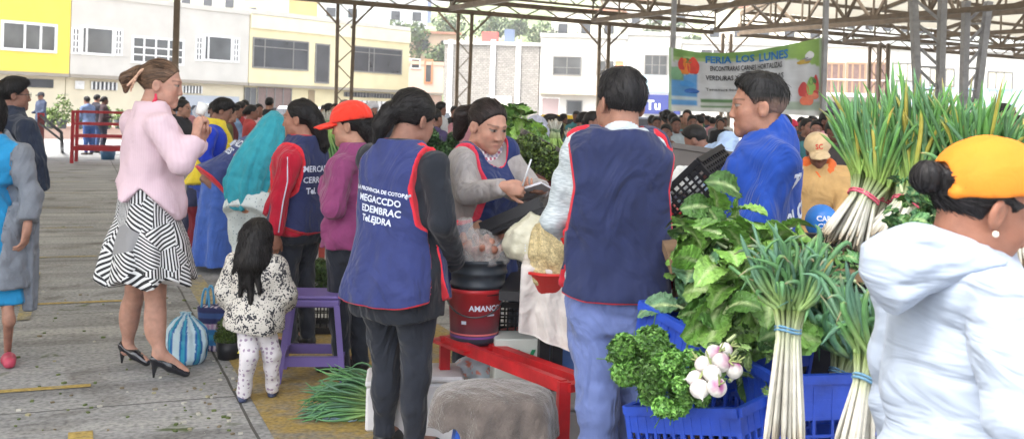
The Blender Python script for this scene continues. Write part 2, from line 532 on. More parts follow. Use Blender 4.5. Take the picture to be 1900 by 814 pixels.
class Pose:
    def __init__(s, x, y, yaw, H=1.6, z0=0., lean=0., sx='f', bw=1., side=0., head=(0, 0, 0), hs=None):
        """yaw in degrees (0 = back to the camera, 90 = facing the picture's left side, -90 = facing its right side)"""
        yaw = math.radians(yaw); s.yaw = yaw; s.H = H; s.x, s.y, s.z0 = x, y, z0; s.bw = bw; s.sx = sx
        R0 = rotm(yaw); s.R0 = R0; s.f = R0[:, 1]; s.r = R0[:, 0]
        s.base = np.array((x, y, z0), float)
        s.T = rotm(yaw, math.radians(lean), math.radians(side)); s.hip = s.base + (0, 0, .52 * H)
        T = s.T; J = {}
        def tp(a, b, c): return s.hip + T @ (np.array((a, b, c)) * H)
        s.tp = tp
        for k, g in (('L', -1), ('R', 1)):
            J['sh' + k] = tp(g * .100 * bw, -.005, .278)
            J['el' + k] = J['sh' + k] + T @ np.array((g * .022, -.02, -.175)) * H if not lean else J['sh' + k] + (R0 @ np.array((g * .02, .03, -.175))) * H
            J['wr' + k] = J['el' + k] + (R0 @ np.array((g * .01, .035, -.15))) * H
            J['hp' + k] = s.hip + R0 @ np.array((g * .05, 0, -.01)) * H
            J['kn' + k] = s.base + R0 @ np.array((g * .05, .012, .275)) * H
            J['an' + k] = s.base + R0 @ np.array((g * .052, -.02, .045)) * H
            J['to' + k] = s.base + R0 @ np.array((g * .06, .085, .012)) * H
        s.J = J
        s.neck = tp(0, -.008, .325)
        s.hs = (hs or H / 1.63) * 1.0
        hy, hp, hr = [math.radians(v) for v in head]
        s.HR = rotm(yaw + hy, math.radians(lean) * .5 + hp, hr)
        s.hc = s.neck + (T @ np.array((0, .012, .0))) * H + s.HR @ np.array((0, .012, .125)) * s.hs
    def set(s, **k):
        for a, v in k.items(): s.J[a] = np.array(v, float)
        return s
    def secs(s, t0=-.06, t1=.335):
        w = s.bw
        if s.sx == 'f':
            S = [(-.09, 0, -.004, .098 * w, .070 * w), (-.03, 0, -.008, .103 * w, .076 * w), (.03, 0, -.002, .097 * w, .070 * w), (.095, 0, .002, .084 * w, .062 * w), (.15, 0, .004, .088 * w, .064 * w),
                 (.21, 0, .010, .094 * w, .071 * w), (.255, 0, .004, .098 * w, .062 * w), (.29, 0, -.004, .094 * w, .050), (.315, 0, -.010, .060, .042), (.345, 0, -.008, .036, .036)]
        else:
            S = [(-.09, 0, -.004, .092 * w, .066 * w), (-.03, 0, -.006, .095 * w, .070 * w), (.03, 0, 0, .093 * w, .066 * w), (.10, 0, .002, .090 * w, .063 * w), (.17, 0, .004, .097 * w, .067 * w),
                 (.23, 0, .004, .104 * w, .070 * w), (.27, 0, -.002, .106 * w, .060 * w), (.295, 0, -.006, .098 * w, .050), (.318, 0, -.010, .062, .044), (.345, 0, -.008, .040, .038)]
        S = [q for q in S if t0 - .05 <= q[0] <= t1 + .06]
        return [tuple(v * s.H for v in q) for q in S]
    def loc(s, X, Y, Z):
        """coordinates in the torso frame (right, forward, up) in metres from the hips"""
        x, y, z = X - s.hip[0], Y - s.hip[1], Z - s.hip[2]
        return [x * s.T[0, i] + y * s.T[1, i] + z * s.T[2, i] for i in range(3)]
    def hloc(s, X, Y, Z):
        x, y, z = X - s.hc[0], Y - s.hc[1], Z - s.hc[2]
        return [(x * s.HR[0, i] + y * s.HR[1, i] + z * s.HR[2, i]) / s.hs for i in range(3)]
    def hp(s, x, y, z): return s.hc + s.HR @ (np.array((x, y, z), float) * s.hs)


def head_field(F, P, fine=True, jaw=1.):
    k = P.hs; hp = P.hp; R = P.HR
    F.add(ell(hp(0, -.012, .032), np.array((.074, .093, .083)) * k, R), .02)
    F.add(ell(hp(0, .032, -.025), np.array((.060, .058, .080)) * k, R), .025 * k)
    F.add(cap(hp(-.042 * jaw, .012, -.068), hp(-.008, .064, -.094), .019 * k, .016 * k), .025 * k)
    F.add(cap(hp(.042 * jaw, .012, -.068), hp(.008, .064, -.094), .019 * k, .016 * k), .025 * k)
    F.add(cap(hp(0, -.022, -.03), P.neck + P.T @ np.array((0, -.01, -.035)) * P.H, .052 * k, .062 * k), .02 * k)
    if not fine:
        F.add(cap(hp(0, .084, 0), hp(0, .104, -.030), .009 * k, .013 * k), .012 * k)
        for g in (-1, 1): F.add(ell(hp(g * .074, -.008, -.012), np.array((.009, .019, .030)) * k, R), .006)
        return
    F.add(cap(hp(-.030, .079, .022), hp(.030, .079, .022), .011 * k), .016 * k)
    for g in (-1, 1):
        F.add(ell(hp(g * .041, .056, -.028), np.array((.019, .021, .022)) * k, R), .02 * k)       # cheek
        F.add(ell(hp(g * .033, .046, -.060), np.array((.023, .026, .030)) * k, R), .02 * k)
        F.sub(ell(hp(g * .031, .099, .004), np.array((.018, .015, .012)) * k, R), .012 * k)
        F.add(ell(hp(g * .030, .076, .003), np.array((.0135, .013, .0115)) * k, R), .003 * k)
        F.add(ell(hp(g * .012, .094, -.037), np.array((.008, .010, .007)) * k, R), .006 * k)
        RE = R @ rotm(g * .35, -.15)
        F.add(ell(hp(g * .076, -.010, -.012), np.array((.008, .020, .031)) * k, RE), .006 * k)
        F.sub(ell(hp(g * .086, -.005, -.008), np.array((.008, .011, .020)) * k, RE), .003 * k)
    F.add(cap(hp(0, .085, .008), hp(0, .0975, -.032), .007 * k, .0100 * k), .012 * k)
    F.add(cap(hp(-.018, .076, -.066), hp(.018, .076, -.066), .0075 * k), .008 * k)
    F.add(ell(hp(0, .0855, -.063), np.array((.015, .006, .0055)) * k, R), .005 * k)
    F.add(ell(hp(0, .0825, -.074), np.array((.015, .007, .0065)) * k, R), .006 * k)
    F.sub(cap(hp(-.013, .094, -.0685), hp(.013, .094, -.0685), .0024 * k), .003 * k)
    F.add(ell(hp(0, .070, -.093), np.array((.016, .014, .015)) * k, R), .016 * k)


def head_color(P, V, skin, brow=True, lips=(.42, .13, .10)):
    x, y, z = P.hloc(V[:, 0], V[:, 1], V[:, 2])
    col = np.tile(np.array(skin), (len(V), 1))
    inhead = (z > -.13) & (z < .13) & (np.abs(x) < .1) & (np.abs(y) < .14)
    n = vnoise(V, 30, 3)[:, None]; col = col * (1 + .07 * n); n = vnoise(V, 55, 8)[:, None]; col = col * (1 + .05 * n * np.array((1, .6, .4)))
    def blend(m, c, a=1.): m = (np.clip(m, 0, 1) * a * inhead)[:, None]; return col * (1 - m) + np.array(c) * m
    for g in (-1, 1):
        r = np.sqrt(((x - g * .030) / .015) ** 2 + ((z - .003) / .0062) ** 2)
        col = blend((y > .066) * np.clip((1.1 - r) * 8, 0, 1), (.26, .22, .19))
        r = np.sqrt(((x - g * .030) / .0065) ** 2 + ((z - .003) / .0065) ** 2)
        col = blend((y > .066) * np.clip((1.05 - r) * 8, 0, 1), (.02, .012, .008))
        e = np.abs(z - (.009 - 9 * (x - g * .030) ** 2))
        col = blend((y > .060) * (np.abs(x - g * .031) < .018) * np.clip((.0028 - e) * 700, 0, 1), (.03, .018, .014), .7)
        e = np.abs(z - (.026 - 7 * (x - g * .034) ** 2))
        if brow: col = blend((y > .05) * (np.abs(x - g * .033) < .021) * np.clip((.0042 - e) * 350, 0, 1), (.03, .02, .015), .62)
        r = np.sqrt(((x - g * .043) / .03) ** 2 + ((z + .03) / .026) ** 2)
        col = blend((y > .03) * np.clip(1 - r, 0, 1), np.array(skin) * (1.10, .86, .82), .5)
    r = np.sqrt((x / .019) ** 2 + ((z + .069) / .0115) ** 2)
    col = blend((y > .07) * np.clip((1.05 - r) * 5, 0, 1), np.array(skin) * .6 + np.array(lips) * .36, .8)
    col = blend((y > .07) * (np.abs(x) < .016) * (np.abs(z + .0675) < .0018), (.10, .03, .03), .45)
    return col


def hand_field(F, wr, d, n, side, curl=.5, k=1., spread=.1, thumb=.6):
    """wr wrist, d direction of the hand, n the way the palm faces, side +1/-1 puts the thumb along +-cross(d, n)"""
    d = np.array(d, float); d /= np.linalg.norm(d); n = np.array(n, float); n = n - d * (n @ d); n /= np.linalg.norm(n)
    s_ = np.cross(d, n) * side; wr = np.array(wr, float)
    R = np.stack([s_, d, n], 1)
    F.add(cap(wr - d * .02, wr + d * .02, .024 * k, .024 * k), .015)
    F.add(ell(wr + d * .052 * k, np.array((.041, .052, .017)) * k, R), .014)
    for i, (o, ln) in enumerate(((.030, .92), (.0105, 1.), (-.010, .93), (-.029, .75))):
        p = wr + d * (.086 - .006 * abs(i - 1)) * k + s_ * o * k; a = .15
        q0 = wr + d * .05 * k + s_ * o * .8 * k
        F.add(cap(q0, p, .011 * k, .0100 * k), .005)
        dd = d + s_ * spread * (1.5 - i) * .3
        for j, (l, rr) in enumerate(((.040, .0092), (.026, .0083), (.021, .0072))):
            a += curl * (.75 if j == 0 else .95)
            v = dd * math.cos(a) + n * math.sin(a); v /= np.linalg.norm(v)
            p2 = p + v * l * ln * k
            F.add(cap(p, p2, rr * k, rr * .92 * k), .0015); p = p2
    p = wr + d * .028 * k + s_ * .026 * k + n * .006 * k
    for l, rr, a in ((.036, .0135, thumb), (.030, .0105, thumb * .75), (.024, .0088, thumb * .4)):
        v = d * math.cos(a) + s_ * math.sin(a) * .8 + n * math.sin(a) * .7; v /= np.linalg.norm(v)
        p2 = p + v * l * k; F.add(cap(p, p2, rr * k, rr * .9 * k), .004); p = p2


def hair_field(P, style, h=.0055, seed=1, extra=(), ztop=None):
    k = P.hs; hp = P.hp; R = P.HR
    pts = [hp(*e[1]) for e in extra] + [hp(*e[2]) for e in extra if e[0] == 'c']
    lo = P.hc - .15 * k; hi = P.hc + .16 * k
    for p in pts: lo = np.minimum(lo, p - .07 * k); hi = np.maximum(hi, p + .07 * k)
    F = Fld(lo, hi, h)
    if style == 'crop':
        F.add(ell(hp(0, -.014, .036), np.array((.080, .099, .090)) * k, R), .01)
        F.add(ell(hp(0, .005, .080), np.array((.066, .080, .050)) * k, R), .02)
        hl = ((-.14, -.06), (-.085, -.045), (-.045, -.018), (.0, .006), (.02, .030), (.05, .052), (.082, .078), (.1, .2))
        low = -.078
    elif style == 'thick':
        F.add(ell(hp(0, -.016, .040), np.array((.088, .106, .096)) * k, R), .01)
        F.add(ell(hp(0, .010, .086), np.array((.074, .086, .050)) * k, R), .02)
        hl = ((-.14, -.05), (-.085, -.03), (-.04, -.012), (.0, .016), (.02, .035), (.05, .062), (.075, .085), (.09, .2))
        low = -.076
    else:
        F.add(ell(hp(0, -.016, .034), np.array((.081, .103, .091)) * k, R), .01)
        if style == 'long': F.add(ell(hp(0, -.03, -.02), np.array((.088, .095, .12)) * k, R), .03)
        hl = ((-.2, -.012), (-.085, -.018), (-.04, -.006), (.0, .018), (.02, .034), (.05, .055), (.082, .074), (.1, .2))
        low = -.085 if style != 'long' else -.3
    hl = np.array(hl)
    def keep(X, Y, Z):
        x, y, z = P.hloc(X, Y, Z)
        d = (np.interp(z, hl[:, 0], hl[:, 1]) - y) * .8
        ear = np.sqrt(((y - .0) / .022) ** 2 + ((z + .012) / .030) ** 2) - 1
        ear = ear * .022 + np.where(np.abs(x) > .045, 0, .1)
        if style != 'long': d = np.minimum(d, ear)
        return np.minimum(d, z - low - .25 * np.maximum(y, -.06)) * k
    F.keep(keep)
    if ztop is not None: F.keep(lambda X, Y, Z: (ztop - P.hloc(X, Y, Z)[2]) * k)
    for e in extra:
        if e[0] == 'c': F.add(cap(hp(*e[1]), hp(*e[2]), e[3] * k, e[4] * k), .012 * k)
        else: F.add(ell(hp(*e[1]), np.array(e[2]) * k, R), .012 * k)
    r = random.Random(seed); q = [(r.uniform(0, 6), r.uniform(60, 130)) for _ in range(3)]
    def streak(X, Y, Z):
        x, y, z = P.hloc(X, Y, Z); a = np.arctan2(x, z + .02 - y * .2)
        return .0008 * k * sum(np.sin(a * fq / 3 + ph + 9 * y) for ph, fq in q) / 1.5
    F.disp(streak)
    return F


def make_hair(P, T, style='tied', col=(.009, .0075, .0075), h=.0055, seed=1, extra=(), tips=None, name='hair', ztop=None):
    V, Q, _ = hair_field(P, style, h, seed, extra, ztop).mesh(1)
    c = np.tile(np.array(col), (len(V), 1)); x, y, z = P.hloc(V[:, 0], V[:, 1], V[:, 2])
    a = np.arctan2(x, z + .02 - y * .2); c = c * (1 + .35 * np.sin(a * 23 + 3 * np.sin(a * 7 + y * 20)) + .25 * np.sin(a * 61 + y * 40))[:, None]
    if tips is not None:
        w = np.clip(tips[1](x, y, z), 0, 1)[:, None]; c = c * (1 - w) + np.array(tips[0]) * w
    if h < .0085:
        from mathutils.bvhtree import BVHTree
        bv = BVHTree.FromPolygons([tuple(v) for v in V], [tuple(int(i) for i in f) for f in Q])
        r = np.random.default_rng(seed); ns = {'tied': 420, 'crop': 520, 'thick': 520, 'long': 1200}[style]; k = P.hs
        tie = P.hp(*(extra[0][1])) if (style == 'tied' and extra) else P.hp(0, -.10, .02)
        cr = P.hp(0, -.035, .13); Ps = []; Cs = []
        zl = z
        for i in r.choice(len(V), ns):
            p = V[i].copy(); pl = []; side = r.normal(size=3) * .12; lift = abs(r.normal()) * (.0025 if style == 'tied' else .0045) * k
            if tips is not None and tips[1](x[i], y[i], z[i]) > .3: continue
            hy = (p - P.hc) @ P.HR[:, 1]
            for j in range(6):
                if style == 'tied' and (p - tie) @ (p - tie) > (.05 * k) ** 2 and zl[i] > -.10: f = tie - p
                elif style in ('crop', 'thick'): f = (p - cr) + np.array((0, 0, -.05)) if np.linalg.norm(p - cr) > .02 else r.normal(size=3)
                else: f = np.array((0, 0, -1.))
                f = f / (np.linalg.norm(f) + 1e-6) + side
                loc, nor, _, _ = bv.find_nearest(Vector(p))
                if loc is None: break
                nor = np.array(nor); f = f - nor * (f @ nor); f /= np.linalg.norm(f) + 1e-6
                pl.append(np.array(loc) + nor * (.0012 * k + lift * (j / 5) ** 1.5)); p = np.array(loc) + f * (.009 if style != 'crop' else .006) * k
            if len(pl) == 6: Ps.append(pl); b = np.array(c[i]) * r.choice([.5, 1, 1.6, 2.6]); Cs.append(np.tile(b, (6, 1)))  # lighter strands put streak highlights into the hair colour
        if Ps:
            R_ = np.tile(np.array((.0006, .0010, .0011, .0010, .0008, .0003)) * k, (len(Ps), 1)); V, Q, c = join((V, Q, c), tubes(Ps, R_, Cs, 4))
    return part(name, V, Q, M_HAIR, T, col=np.clip(c, .002, 1))


def body(P, T, skin='tan', h=.016, hh=.0045, hands=(), fine=True, legs=True, arms=True, neckr=0, ankle=.034, legr=1., jaw=1., bare=(), lips=(.42, .13, .10)):
    """one skinned mesh: head, neck, torso (inside the clothes), arms, hands, legs"""
    J = P.J; H = P.H; k = H / 1.63; skin = SKIN[skin] if isinstance(skin, str) else skin
    pts = np.array([P.hc + .15, P.hc - .15] + list(J.values())); lo = pts.min(0) - .12; hi = pts.max(0) + .12; lo[2] = max(lo[2], P.z0 - .03)
    fr = [(P.hc - .135 * P.hs, P.hc + .135 * P.hs, hh)] if fine else []
    for hd in hands: fr.append((J['wr' + hd[0]] - .03 + np.minimum(0, hd[1]) * .0, J['wr' + hd[0]] + .03, .006))
    for hd in hands:
        d = np.array(hd[1], float); d /= np.linalg.norm(d); c = J['wr' + hd[0]] + d * .09; fr.append((c - .10, c + .10, .0055))
    F = Fld(lo, hi, h, fr)
    F.add(stack(P.hip, P.T, [(t, cx, cy, a * .86, b * .86) for t, cx, cy, a, b in P.secs(-.06, .30)]), .0)
    head_field(F, P, fine, jaw)
    for g in 'LR':
        if arms:
            F.add(cap(P.neck - P.T[:, 2] * .035 * H, J['sh' + g], .045 * k, .036 * k), .03)
            F.add(cap(J['sh' + g], J['el' + g], .040 * k, .033 * k), .03); F.add(cap(J['el' + g], J['wr' + g], .034 * k, .021 * k), .02)
        if legs:
            hp_, kn, an, to = [J[q + g] for q in ('hp', 'kn', 'an', 'to')]
            F.add(cap(hp_, kn, .072 * k * legr, .047 * k * legr), .02); F.add(cap(kn, an, .045 * k * legr, .032 * k), .02)
            m = kn * .68 + an * .32 - P.f * .014 * k
            F.add(ell(m, np.array((.047, .05, .10)) * k * legr, P.R0), .03)
            F.add(cap(an + (0, 0, -.005), to + (0, 0, .012), .033 * k, .020 * k), .02)
            F.add(ell(an + P.f * -.01 + (0, 0, -.025 * k), .030 * k), .02)
    for hd in hands:
        g, d, n, side, curl = hd[:5]; hand_field(F, J['wr' + g], d, n, side, curl, k, *hd[5:])
    V, Q, _ = F.mesh(1)
    return part('body', V, Q, M_SKIN, T, col=np.clip(head_color(P, V, skin, True, lips) if fine else np.tile(np.array(skin), (len(V), 1)), .002, 1))


def top(P, T, m, name='shirt', g=.016, sleeve=1., hem=-.04, neck=.062, h=.012, wr=.004, seed=1, col=None, k=.035, sl=1., open_=None, belly=0., cutf=None, cuff=.0, flare=0., arms='LR', neckpt=None, extra=(), puff=0.):
    J = P.J; H = P.H; kk = H / 1.63
    S = [list(q) for q in P.secs(hem - .05, .335)]
    S[0][0] = min(S[0][0], (hem - .03) * H)
    for q in S:
        t = q[0] / H; q[3] += g + .010 * (t < .07) + flare * max(0, .1 - t); q[4] += g + .012 * (t < .07) + flare * max(0, .1 - t) + belly * math.exp(-((t - .08) / .07) ** 2)
    pts = np.array([J[q + a] for q in ('sh', 'el', 'wr') for a in arms] + [P.hip + P.T[:, 2] * hem * H, P.neck]); lo = pts.min(0) - .22; hi = pts.max(0) + .16
    for e in extra: lo = np.minimum(lo, e[0][0] - .02); hi = np.maximum(hi, e[0][1] + .02)
    F = Fld(lo, hi, h)
    F.add(stack(P.hip, P.T, [tuple(q) for q in S], 2.3, ends='top'), .0)
    F.keep(lambda X, Y, Z: P.loc(X, Y, Z)[2] - hem * H + .012 * np.sin(14 * X + 9 * Y + seed))
    for a in arms:
        sh, el, w = J['sh' + a], J['el' + a], J['wr' + a]
        F.add(cap(P.neck - P.T[:, 2] * .034 * H, sh, .048 * kk + g * .5, .042 * kk + g * .6), .035)
        F.add(cap(sh, el, (.044 * sl) * kk + g * .8, (.036 * sl) * kk + g * .8), k)
        if sleeve > 1e-3 and sleeve > .5:
            e = el + (w - el) * min(1., (sleeve - .5) * 2)
            F.add(cap(el, e, .037 * sl * kk + g * .8, (.037 + (.025 - .037) * (sleeve - .5) * 2) * sl * kk + g * .8 + cuff, flat=True), .02)
        elif sleeve <= .5:
            d = (el - sh); d /= np.linalg.norm(d); c = sh + (el - sh) * sleeve * 2
            F.sub(bxp(c + d * .2, (.12, .12, .2), _basis(d), .0), .002)
    for e in extra: F.add(*e)
    npt = P.neck + P.T @ np.array((0, .012, .022)) * H if neckpt is None else neckpt
    F.sub(cap(npt, npt + P.T[:, 2] * .08, neck, neck * 1.2), .004)
    if wr: F.disp(wrinkle(wr * 1.7, seed, 11, P.T, (1, 1, .8))); F.disp(wrinkle(wr * .8, seed + 9, 27, P.T, (1, 1, 1)))
    if cutf is not None: F.keep(cutf, track=True)
    V, Q, Cu = F.mesh(1)
    c = col(V) if callable(col) else (np.tile(np.array(col), (len(V), 1)) if col is not None else None)
    return part(name, V, Q, m, T, col=c, cut=Cu if cutf is not None else None)


def _basis(d):
    d = np.array(d, float); d /= np.linalg.norm(d); u = np.array((0, 0, 1.)) if abs(d[2]) < .9 else np.array((1., 0, 0))
    x = np.cross(u, d); x /= np.linalg.norm(x); return np.stack([x, np.cross(d, x), d], 1)


def pants(P, T, m, name='trousers', g=.012, h=.013, wr=.004, seed=3, legr=1., cut=1., waist=.03, hem=.0, col=None, calf=1.):
    J = P.J; H = P.H; kk = H / 1.63
    pts = np.array([J[q + a] for q in ('hp', 'kn', 'an') for a in 'LR'] + [P.hip + P.T[:, 2] * waist * H]); lo = pts.min(0) - .17; hi = pts.max(0) + .17
    F = Fld(lo, hi, h)
    F.add(stack(P.hip, P.T, [(t, cx, cy, a + g * .7, b + g * .7) for t, cx, cy, a, b in P.secs(-.06, waist)], 2.2), 0)
    for a in 'LR':
        hp_, kn, an = J['hp' + a], J['kn' + a], J['an' + a]; an = an + (0, 0, hem - .02)
        F.add(cap(hp_, kn, .082 * kk * legr + g, .052 * kk * legr + g), .02)
        F.add(cap(kn, kn + (an - kn) * cut, .050 * kk * legr + g, (.034 * legr * calf) * kk + g, flat=True), .02)
        F.add(ell(kn * .7 + an * .3 - P.f * .012, np.array((.05, .052, .1)) * kk * legr, P.R0), .03)
        F.add(ell(hp_ - P.f * .035 + (0, 0, -.015), np.array((.075, .075, .085)) * kk * (P.bw * .9), P.R0), .03)
    if wr: F.disp(wrinkle(wr * 1.6, seed, 15, None, (.5, .5, 1))); F.disp(wrinkle(wr * .9, seed + 4, 38, None, (.6, .6, 1)))
    V, Q, _ = F.mesh(1)
    return part(name, V, Q, m, T, col=np.tile(np.array(col), (len(V), 1)) if col is not None else None)


def skirt(P, T, m, name='skirt', top_t=.08, bottom=.3, w0=None, w1=(.22, .20), h=.012, fold=(.012, 9), seed=2, col=None, shift=(0, 0), jag=0., hollow=0):
    """a hanging cloth tube from the waist to bottom (height above the ground)"""
    H = P.H; zt = P.hip[2] + top_t * H; L = zt - bottom
    a0, b0 = w0 or (.095 * P.bw * H, .072 * P.bw * H)
    r = random.Random(seed); ph = [r.uniform(0, 6) for _ in range(4)]
    def fo(an, t):
        w = np.clip(-t / L, 0, 1) ** 1.2
        return fold[0] * w * (np.sin(an * fold[1] + ph[0] + 1.2 * np.sin(an * 2 + ph[1])) + .4 * np.sin(an * (fold[1] * 1.8 // 1) + ph[2]))
    hpw, hpd = max(a0, .103 * P.bw * H) + .014, max(b0, .080 * P.bw * H) + .014
    S = [(-L, shift[0], shift[1], w1[0], w1[1]), (-L * .55, shift[0] * .4, shift[1] * .4, (w1[0] + hpw) / 2, (w1[1] + hpd) / 2),
         (-.11 * H, 0, 0, hpw, hpd), (0, 0, 0, a0 + .01, b0 + .01)]
    O = np.array((P.hip[0], P.hip[1], zt)); c = P.base[:2]
    lo = np.array((c[0] - w1[0] - .16, c[1] - w1[0] - .16, bottom - .03)); hi = np.array((c[0] + w1[0] + .16, c[1] + w1[0] + .16, zt + .02))
    F = Fld(lo, hi, h)
    F.add(stack(O, P.R0, S, 2.1, fo), 0)
    if hollow:
        S2 = [(t - .02 if t < -L * .9 else t, x, y, a - hollow, b - hollow) for t, x, y, a, b in S if t < -.2 * L]
        F.sub(stack(O, P.R0, S2, 2.1, fo), .002)
    F.disp(wrinkle(.002, seed, 30, None, (1, 1, .3)))
    if jag: F.keep(lambda X, Y, Z: Z - bottom - jag * (1 + np.sin(np.arctan2(Y - c[1], X - c[0]) * 7 + ph[3])))
    V, Q, _ = F.mesh(1)
    return part(name, V, Q, m, T, col=col(V) if callable(col) else (np.tile(np.array(col), (len(V), 1)) if col is not None else None))


def tabard(P, T, m, name='apron', g=.030, hem=-.22, wS=.100, wB=.135, corner=.05, neck=.07, h=.010, wr=.004, seed=5, flare=.35, k0=.0, width=1., backonly=False, neckd=.0, seat=.0, arm_t=.05, gap=None):
    """a sleeveless market tabard with bound edges: deep arm holes and rounded lower corners"""
    H = P.H
    S = [list(q) for q in P.secs(-.05, .335)]
    S = [q for q in S if q[0] > -.05 * H]
    for q in S: q[3] = (q[3] + g) * width; q[4] += g
    a, b = S[0][3], S[0][4]
    S = [[hem * H - .03, 0, -.01 - seat, a * 1.02 + flare * .09, b * 1.04 + flare * .07], [(hem - .0) * H * .6, 0, -.008 - seat, a * 1.01 + flare * .05, b * 1.03 + flare * .04]] + S
    r = random.Random(seed); ph = r.uniform(0, 6)
    def fo(an, t):
        w = np.clip((.10 * H - t) / (.3 * H), 0, 1); return (.008 * np.sin(an * 7 + ph) + .006 * np.sin(an * 12 + 2 * ph)) * w
    z = [P.hip + P.T[:, 2] * (hem * H - .05), P.neck, P.J['shL'], P.J['shR']]; z = np.array(z); lo = z.min(0) - .26; hi = z.max(0) + .2
    F = Fld(lo, hi, h)
    F.add(stack(P.hip, P.T, [tuple(q) for q in S], 2.5, fo, ends='top'), 0)
    for sd in 'LR': F.add(cap(P.neck - P.T[:, 2] * .034 * H, P.J['sh' + sd], .048 + g * .7, .044 + g * .9), .035)
    F.disp(wrinkle(wr * 1.5, seed, 13, P.T, (1, 1, .35))); F.disp(wrinkle(wr * .6, seed + 3, 34, P.T))
    def cut(X, Y, Z):
        x, y, t = P.loc(X, Y, Z); sx_ = np.abs(x) + 0 * t + 0 * y
        tt = t / H
        w = np.interp(tt, (-.3, arm_t - .03, arm_t + .03, .12, .22, .27, .4), (.5, .5, wB + .02, wS + .006, wS - .008, wS, wS + .02)).astype(f32) * H
        d1 = (w - sx_) * .9
        he = hem * H + corner * np.clip((sx_ - .06 * H) / (.09 * H), 0, 1.6) ** 2.2
        d2 = t - he
        nx = P.neck + P.T @ np.array((0, .012 + neckd, .012)) * H
        d3 = np.sqrt((X - nx[0]) ** 2 + (Y - nx[1]) ** 2 + ((Z - nx[2]) * .6) ** 2) - neck
        d = np.minimum(np.minimum(d1, d2), d3)
        if gap is not None:
            gw = np.interp(tt, (hem, hem + .06, -.02, .06, arm_t + .06, .5), (gap[0] + .03, gap[0], (gap[0] + gap[1]) / 2, gap[1], gap[1], gap[1])).astype(f32)
            d = np.minimum(d, np.maximum(np.abs(y + .012) - gw, .075 * H - sx_))
        if backonly: d = np.minimum(d, .03 - y)
        return d
    F.keep(cut, track=True)
    V, Q, Cu = F.mesh(1)
    return part(name, V, Q, m, T, cut=Cu)


def shoes(P, T, m, col=None, h=.008, heel=0., name='shoe', up=.045, z0=None):
    z0 = P.z0 if z0 is None else z0
    for g in 'LR':
        an, to = P.J['an' + g], P.J['to' + g]; k = P.H / 1.63
        F = Fld(np.minimum(an, to) - .09, np.maximum(an, to) + .09, h)
        he = an - P.f * .022 * k; he[2] = z0 + .032 * k + heel; mid = (he + to) / 2; mid[2] = z0 + .030 * k + heel * .45; t2 = to.copy(); t2[2] = z0 + .024 * k
        if heel:
            F.add(cap(he, mid, .030 * k, .026 * k), .01); F.add(cap(mid, t2, .030 * k, .022 * k), .02)
            F.add(cap(he + (0, 0, -.01), (he[0] - P.f[0] * .005, he[1] - P.f[1] * .005, z0 + .008), .020, .007), .01)
            F.sub(ell(an * .4 + mid * .6 + (0, 0, .045), (.05, .05, .035)), .01)
        else:
            F.add(cap(he, mid, .036 * k, .038 * k), .01); F.add(cap(mid, t2, .040 * k, .030 * k), .02)
        if up: F.add(cap(an, an + (0, 0, -.02), .040 * k, .042 * k), .02)
        F.keep(lambda X, Y, Z: Z - z0 - .002)
        V, Q, _ = F.mesh(1); part(name, V, Q, m, T, col=np.tile(np.array(col), (len(V), 1)) if col is not None else None)


def bcap(P, T, m, name='cap', brim=True, up=0., h=.006, tilt=0., opening=False, big=1., wrk=.0015, seed=4, col=None):
    """a baseball cap: domed crown and curved brim"""
    k = P.hs * big; hp = P.hp; R = P.HR @ rotm(0, tilt)
    F = Fld(P.hc - .22, P.hc + .23, h)
    c = hp(0, -.008, .040 + up); F.add(ell(c, np.array((.089, .106, .090)) * k, R), 0)
    def lo(X, Y, Z):
        x, y, z = X - c[0], Y - c[1], Z - c[2]
        q = x * R[0, 2] + y * R[1, 2] + z * R[2, 2]; f = x * R[0, 1] + y * R[1, 1] + z * R[2, 1]
        d = q + .012 - .0 * f
        if opening:
            r = x * R[0, 0] + y * R[1, 0] + z * R[2, 0]
            d = np.minimum(d, np.maximum(np.sqrt((r / .042) ** 2 + ((q - .012) / .036) ** 2) * .04 - .04, f + .05))
        return d
    F.keep(lo)
    if opening: F.add(cap(c + R @ np.array((-.05, -.088, -.004)) * k, c + R @ np.array((.05, -.088, -.004)) * k, .010), .004)
    if brim:
        for i in range(9):
            u = (i - 4) / 4
            F.add(ell(c + R @ np.array((u * .045, .125 - .02 * u * u, -.010 - .018 * u * u)) * k, np.array((.024, .070 - .018 * abs(u), .0045)) * k, R @ rotm(0, .12)), .008)
    F.disp(wrinkle(wrk, seed, 34, None))
    V, Q, _ = F.mesh(1)
    return part(name, V, Q, m, T, col=col(V, P) if callable(col) else None)


def text_mesh(body_, size=.05, ext=0., font=None, align='CENTER', spacing=1., bold=0.):
    cu = bpy.data.curves.new('txt', 'FONT'); cu.body = body_; cu.size = size; cu.align_x = align; cu.align_y = 'CENTER'
    cu.resolution_u = 2; cu.space_character = spacing; cu.offset = bold
    o = bpy.data.objects.new('txt', cu); C.objects.link(o)
    bpy.context.view_layer.update()
    me = bpy.data.meshes.new_from_object(o)
    V = np.array([v.co[:] for v in me.vertices]).reshape(-1, 3); F = [tuple(p.vertices) for p in me.polygons]
    bpy.data.objects.remove(o); bpy.data.curves.remove(cu); bpy.data.meshes.remove(me)
    return V, F


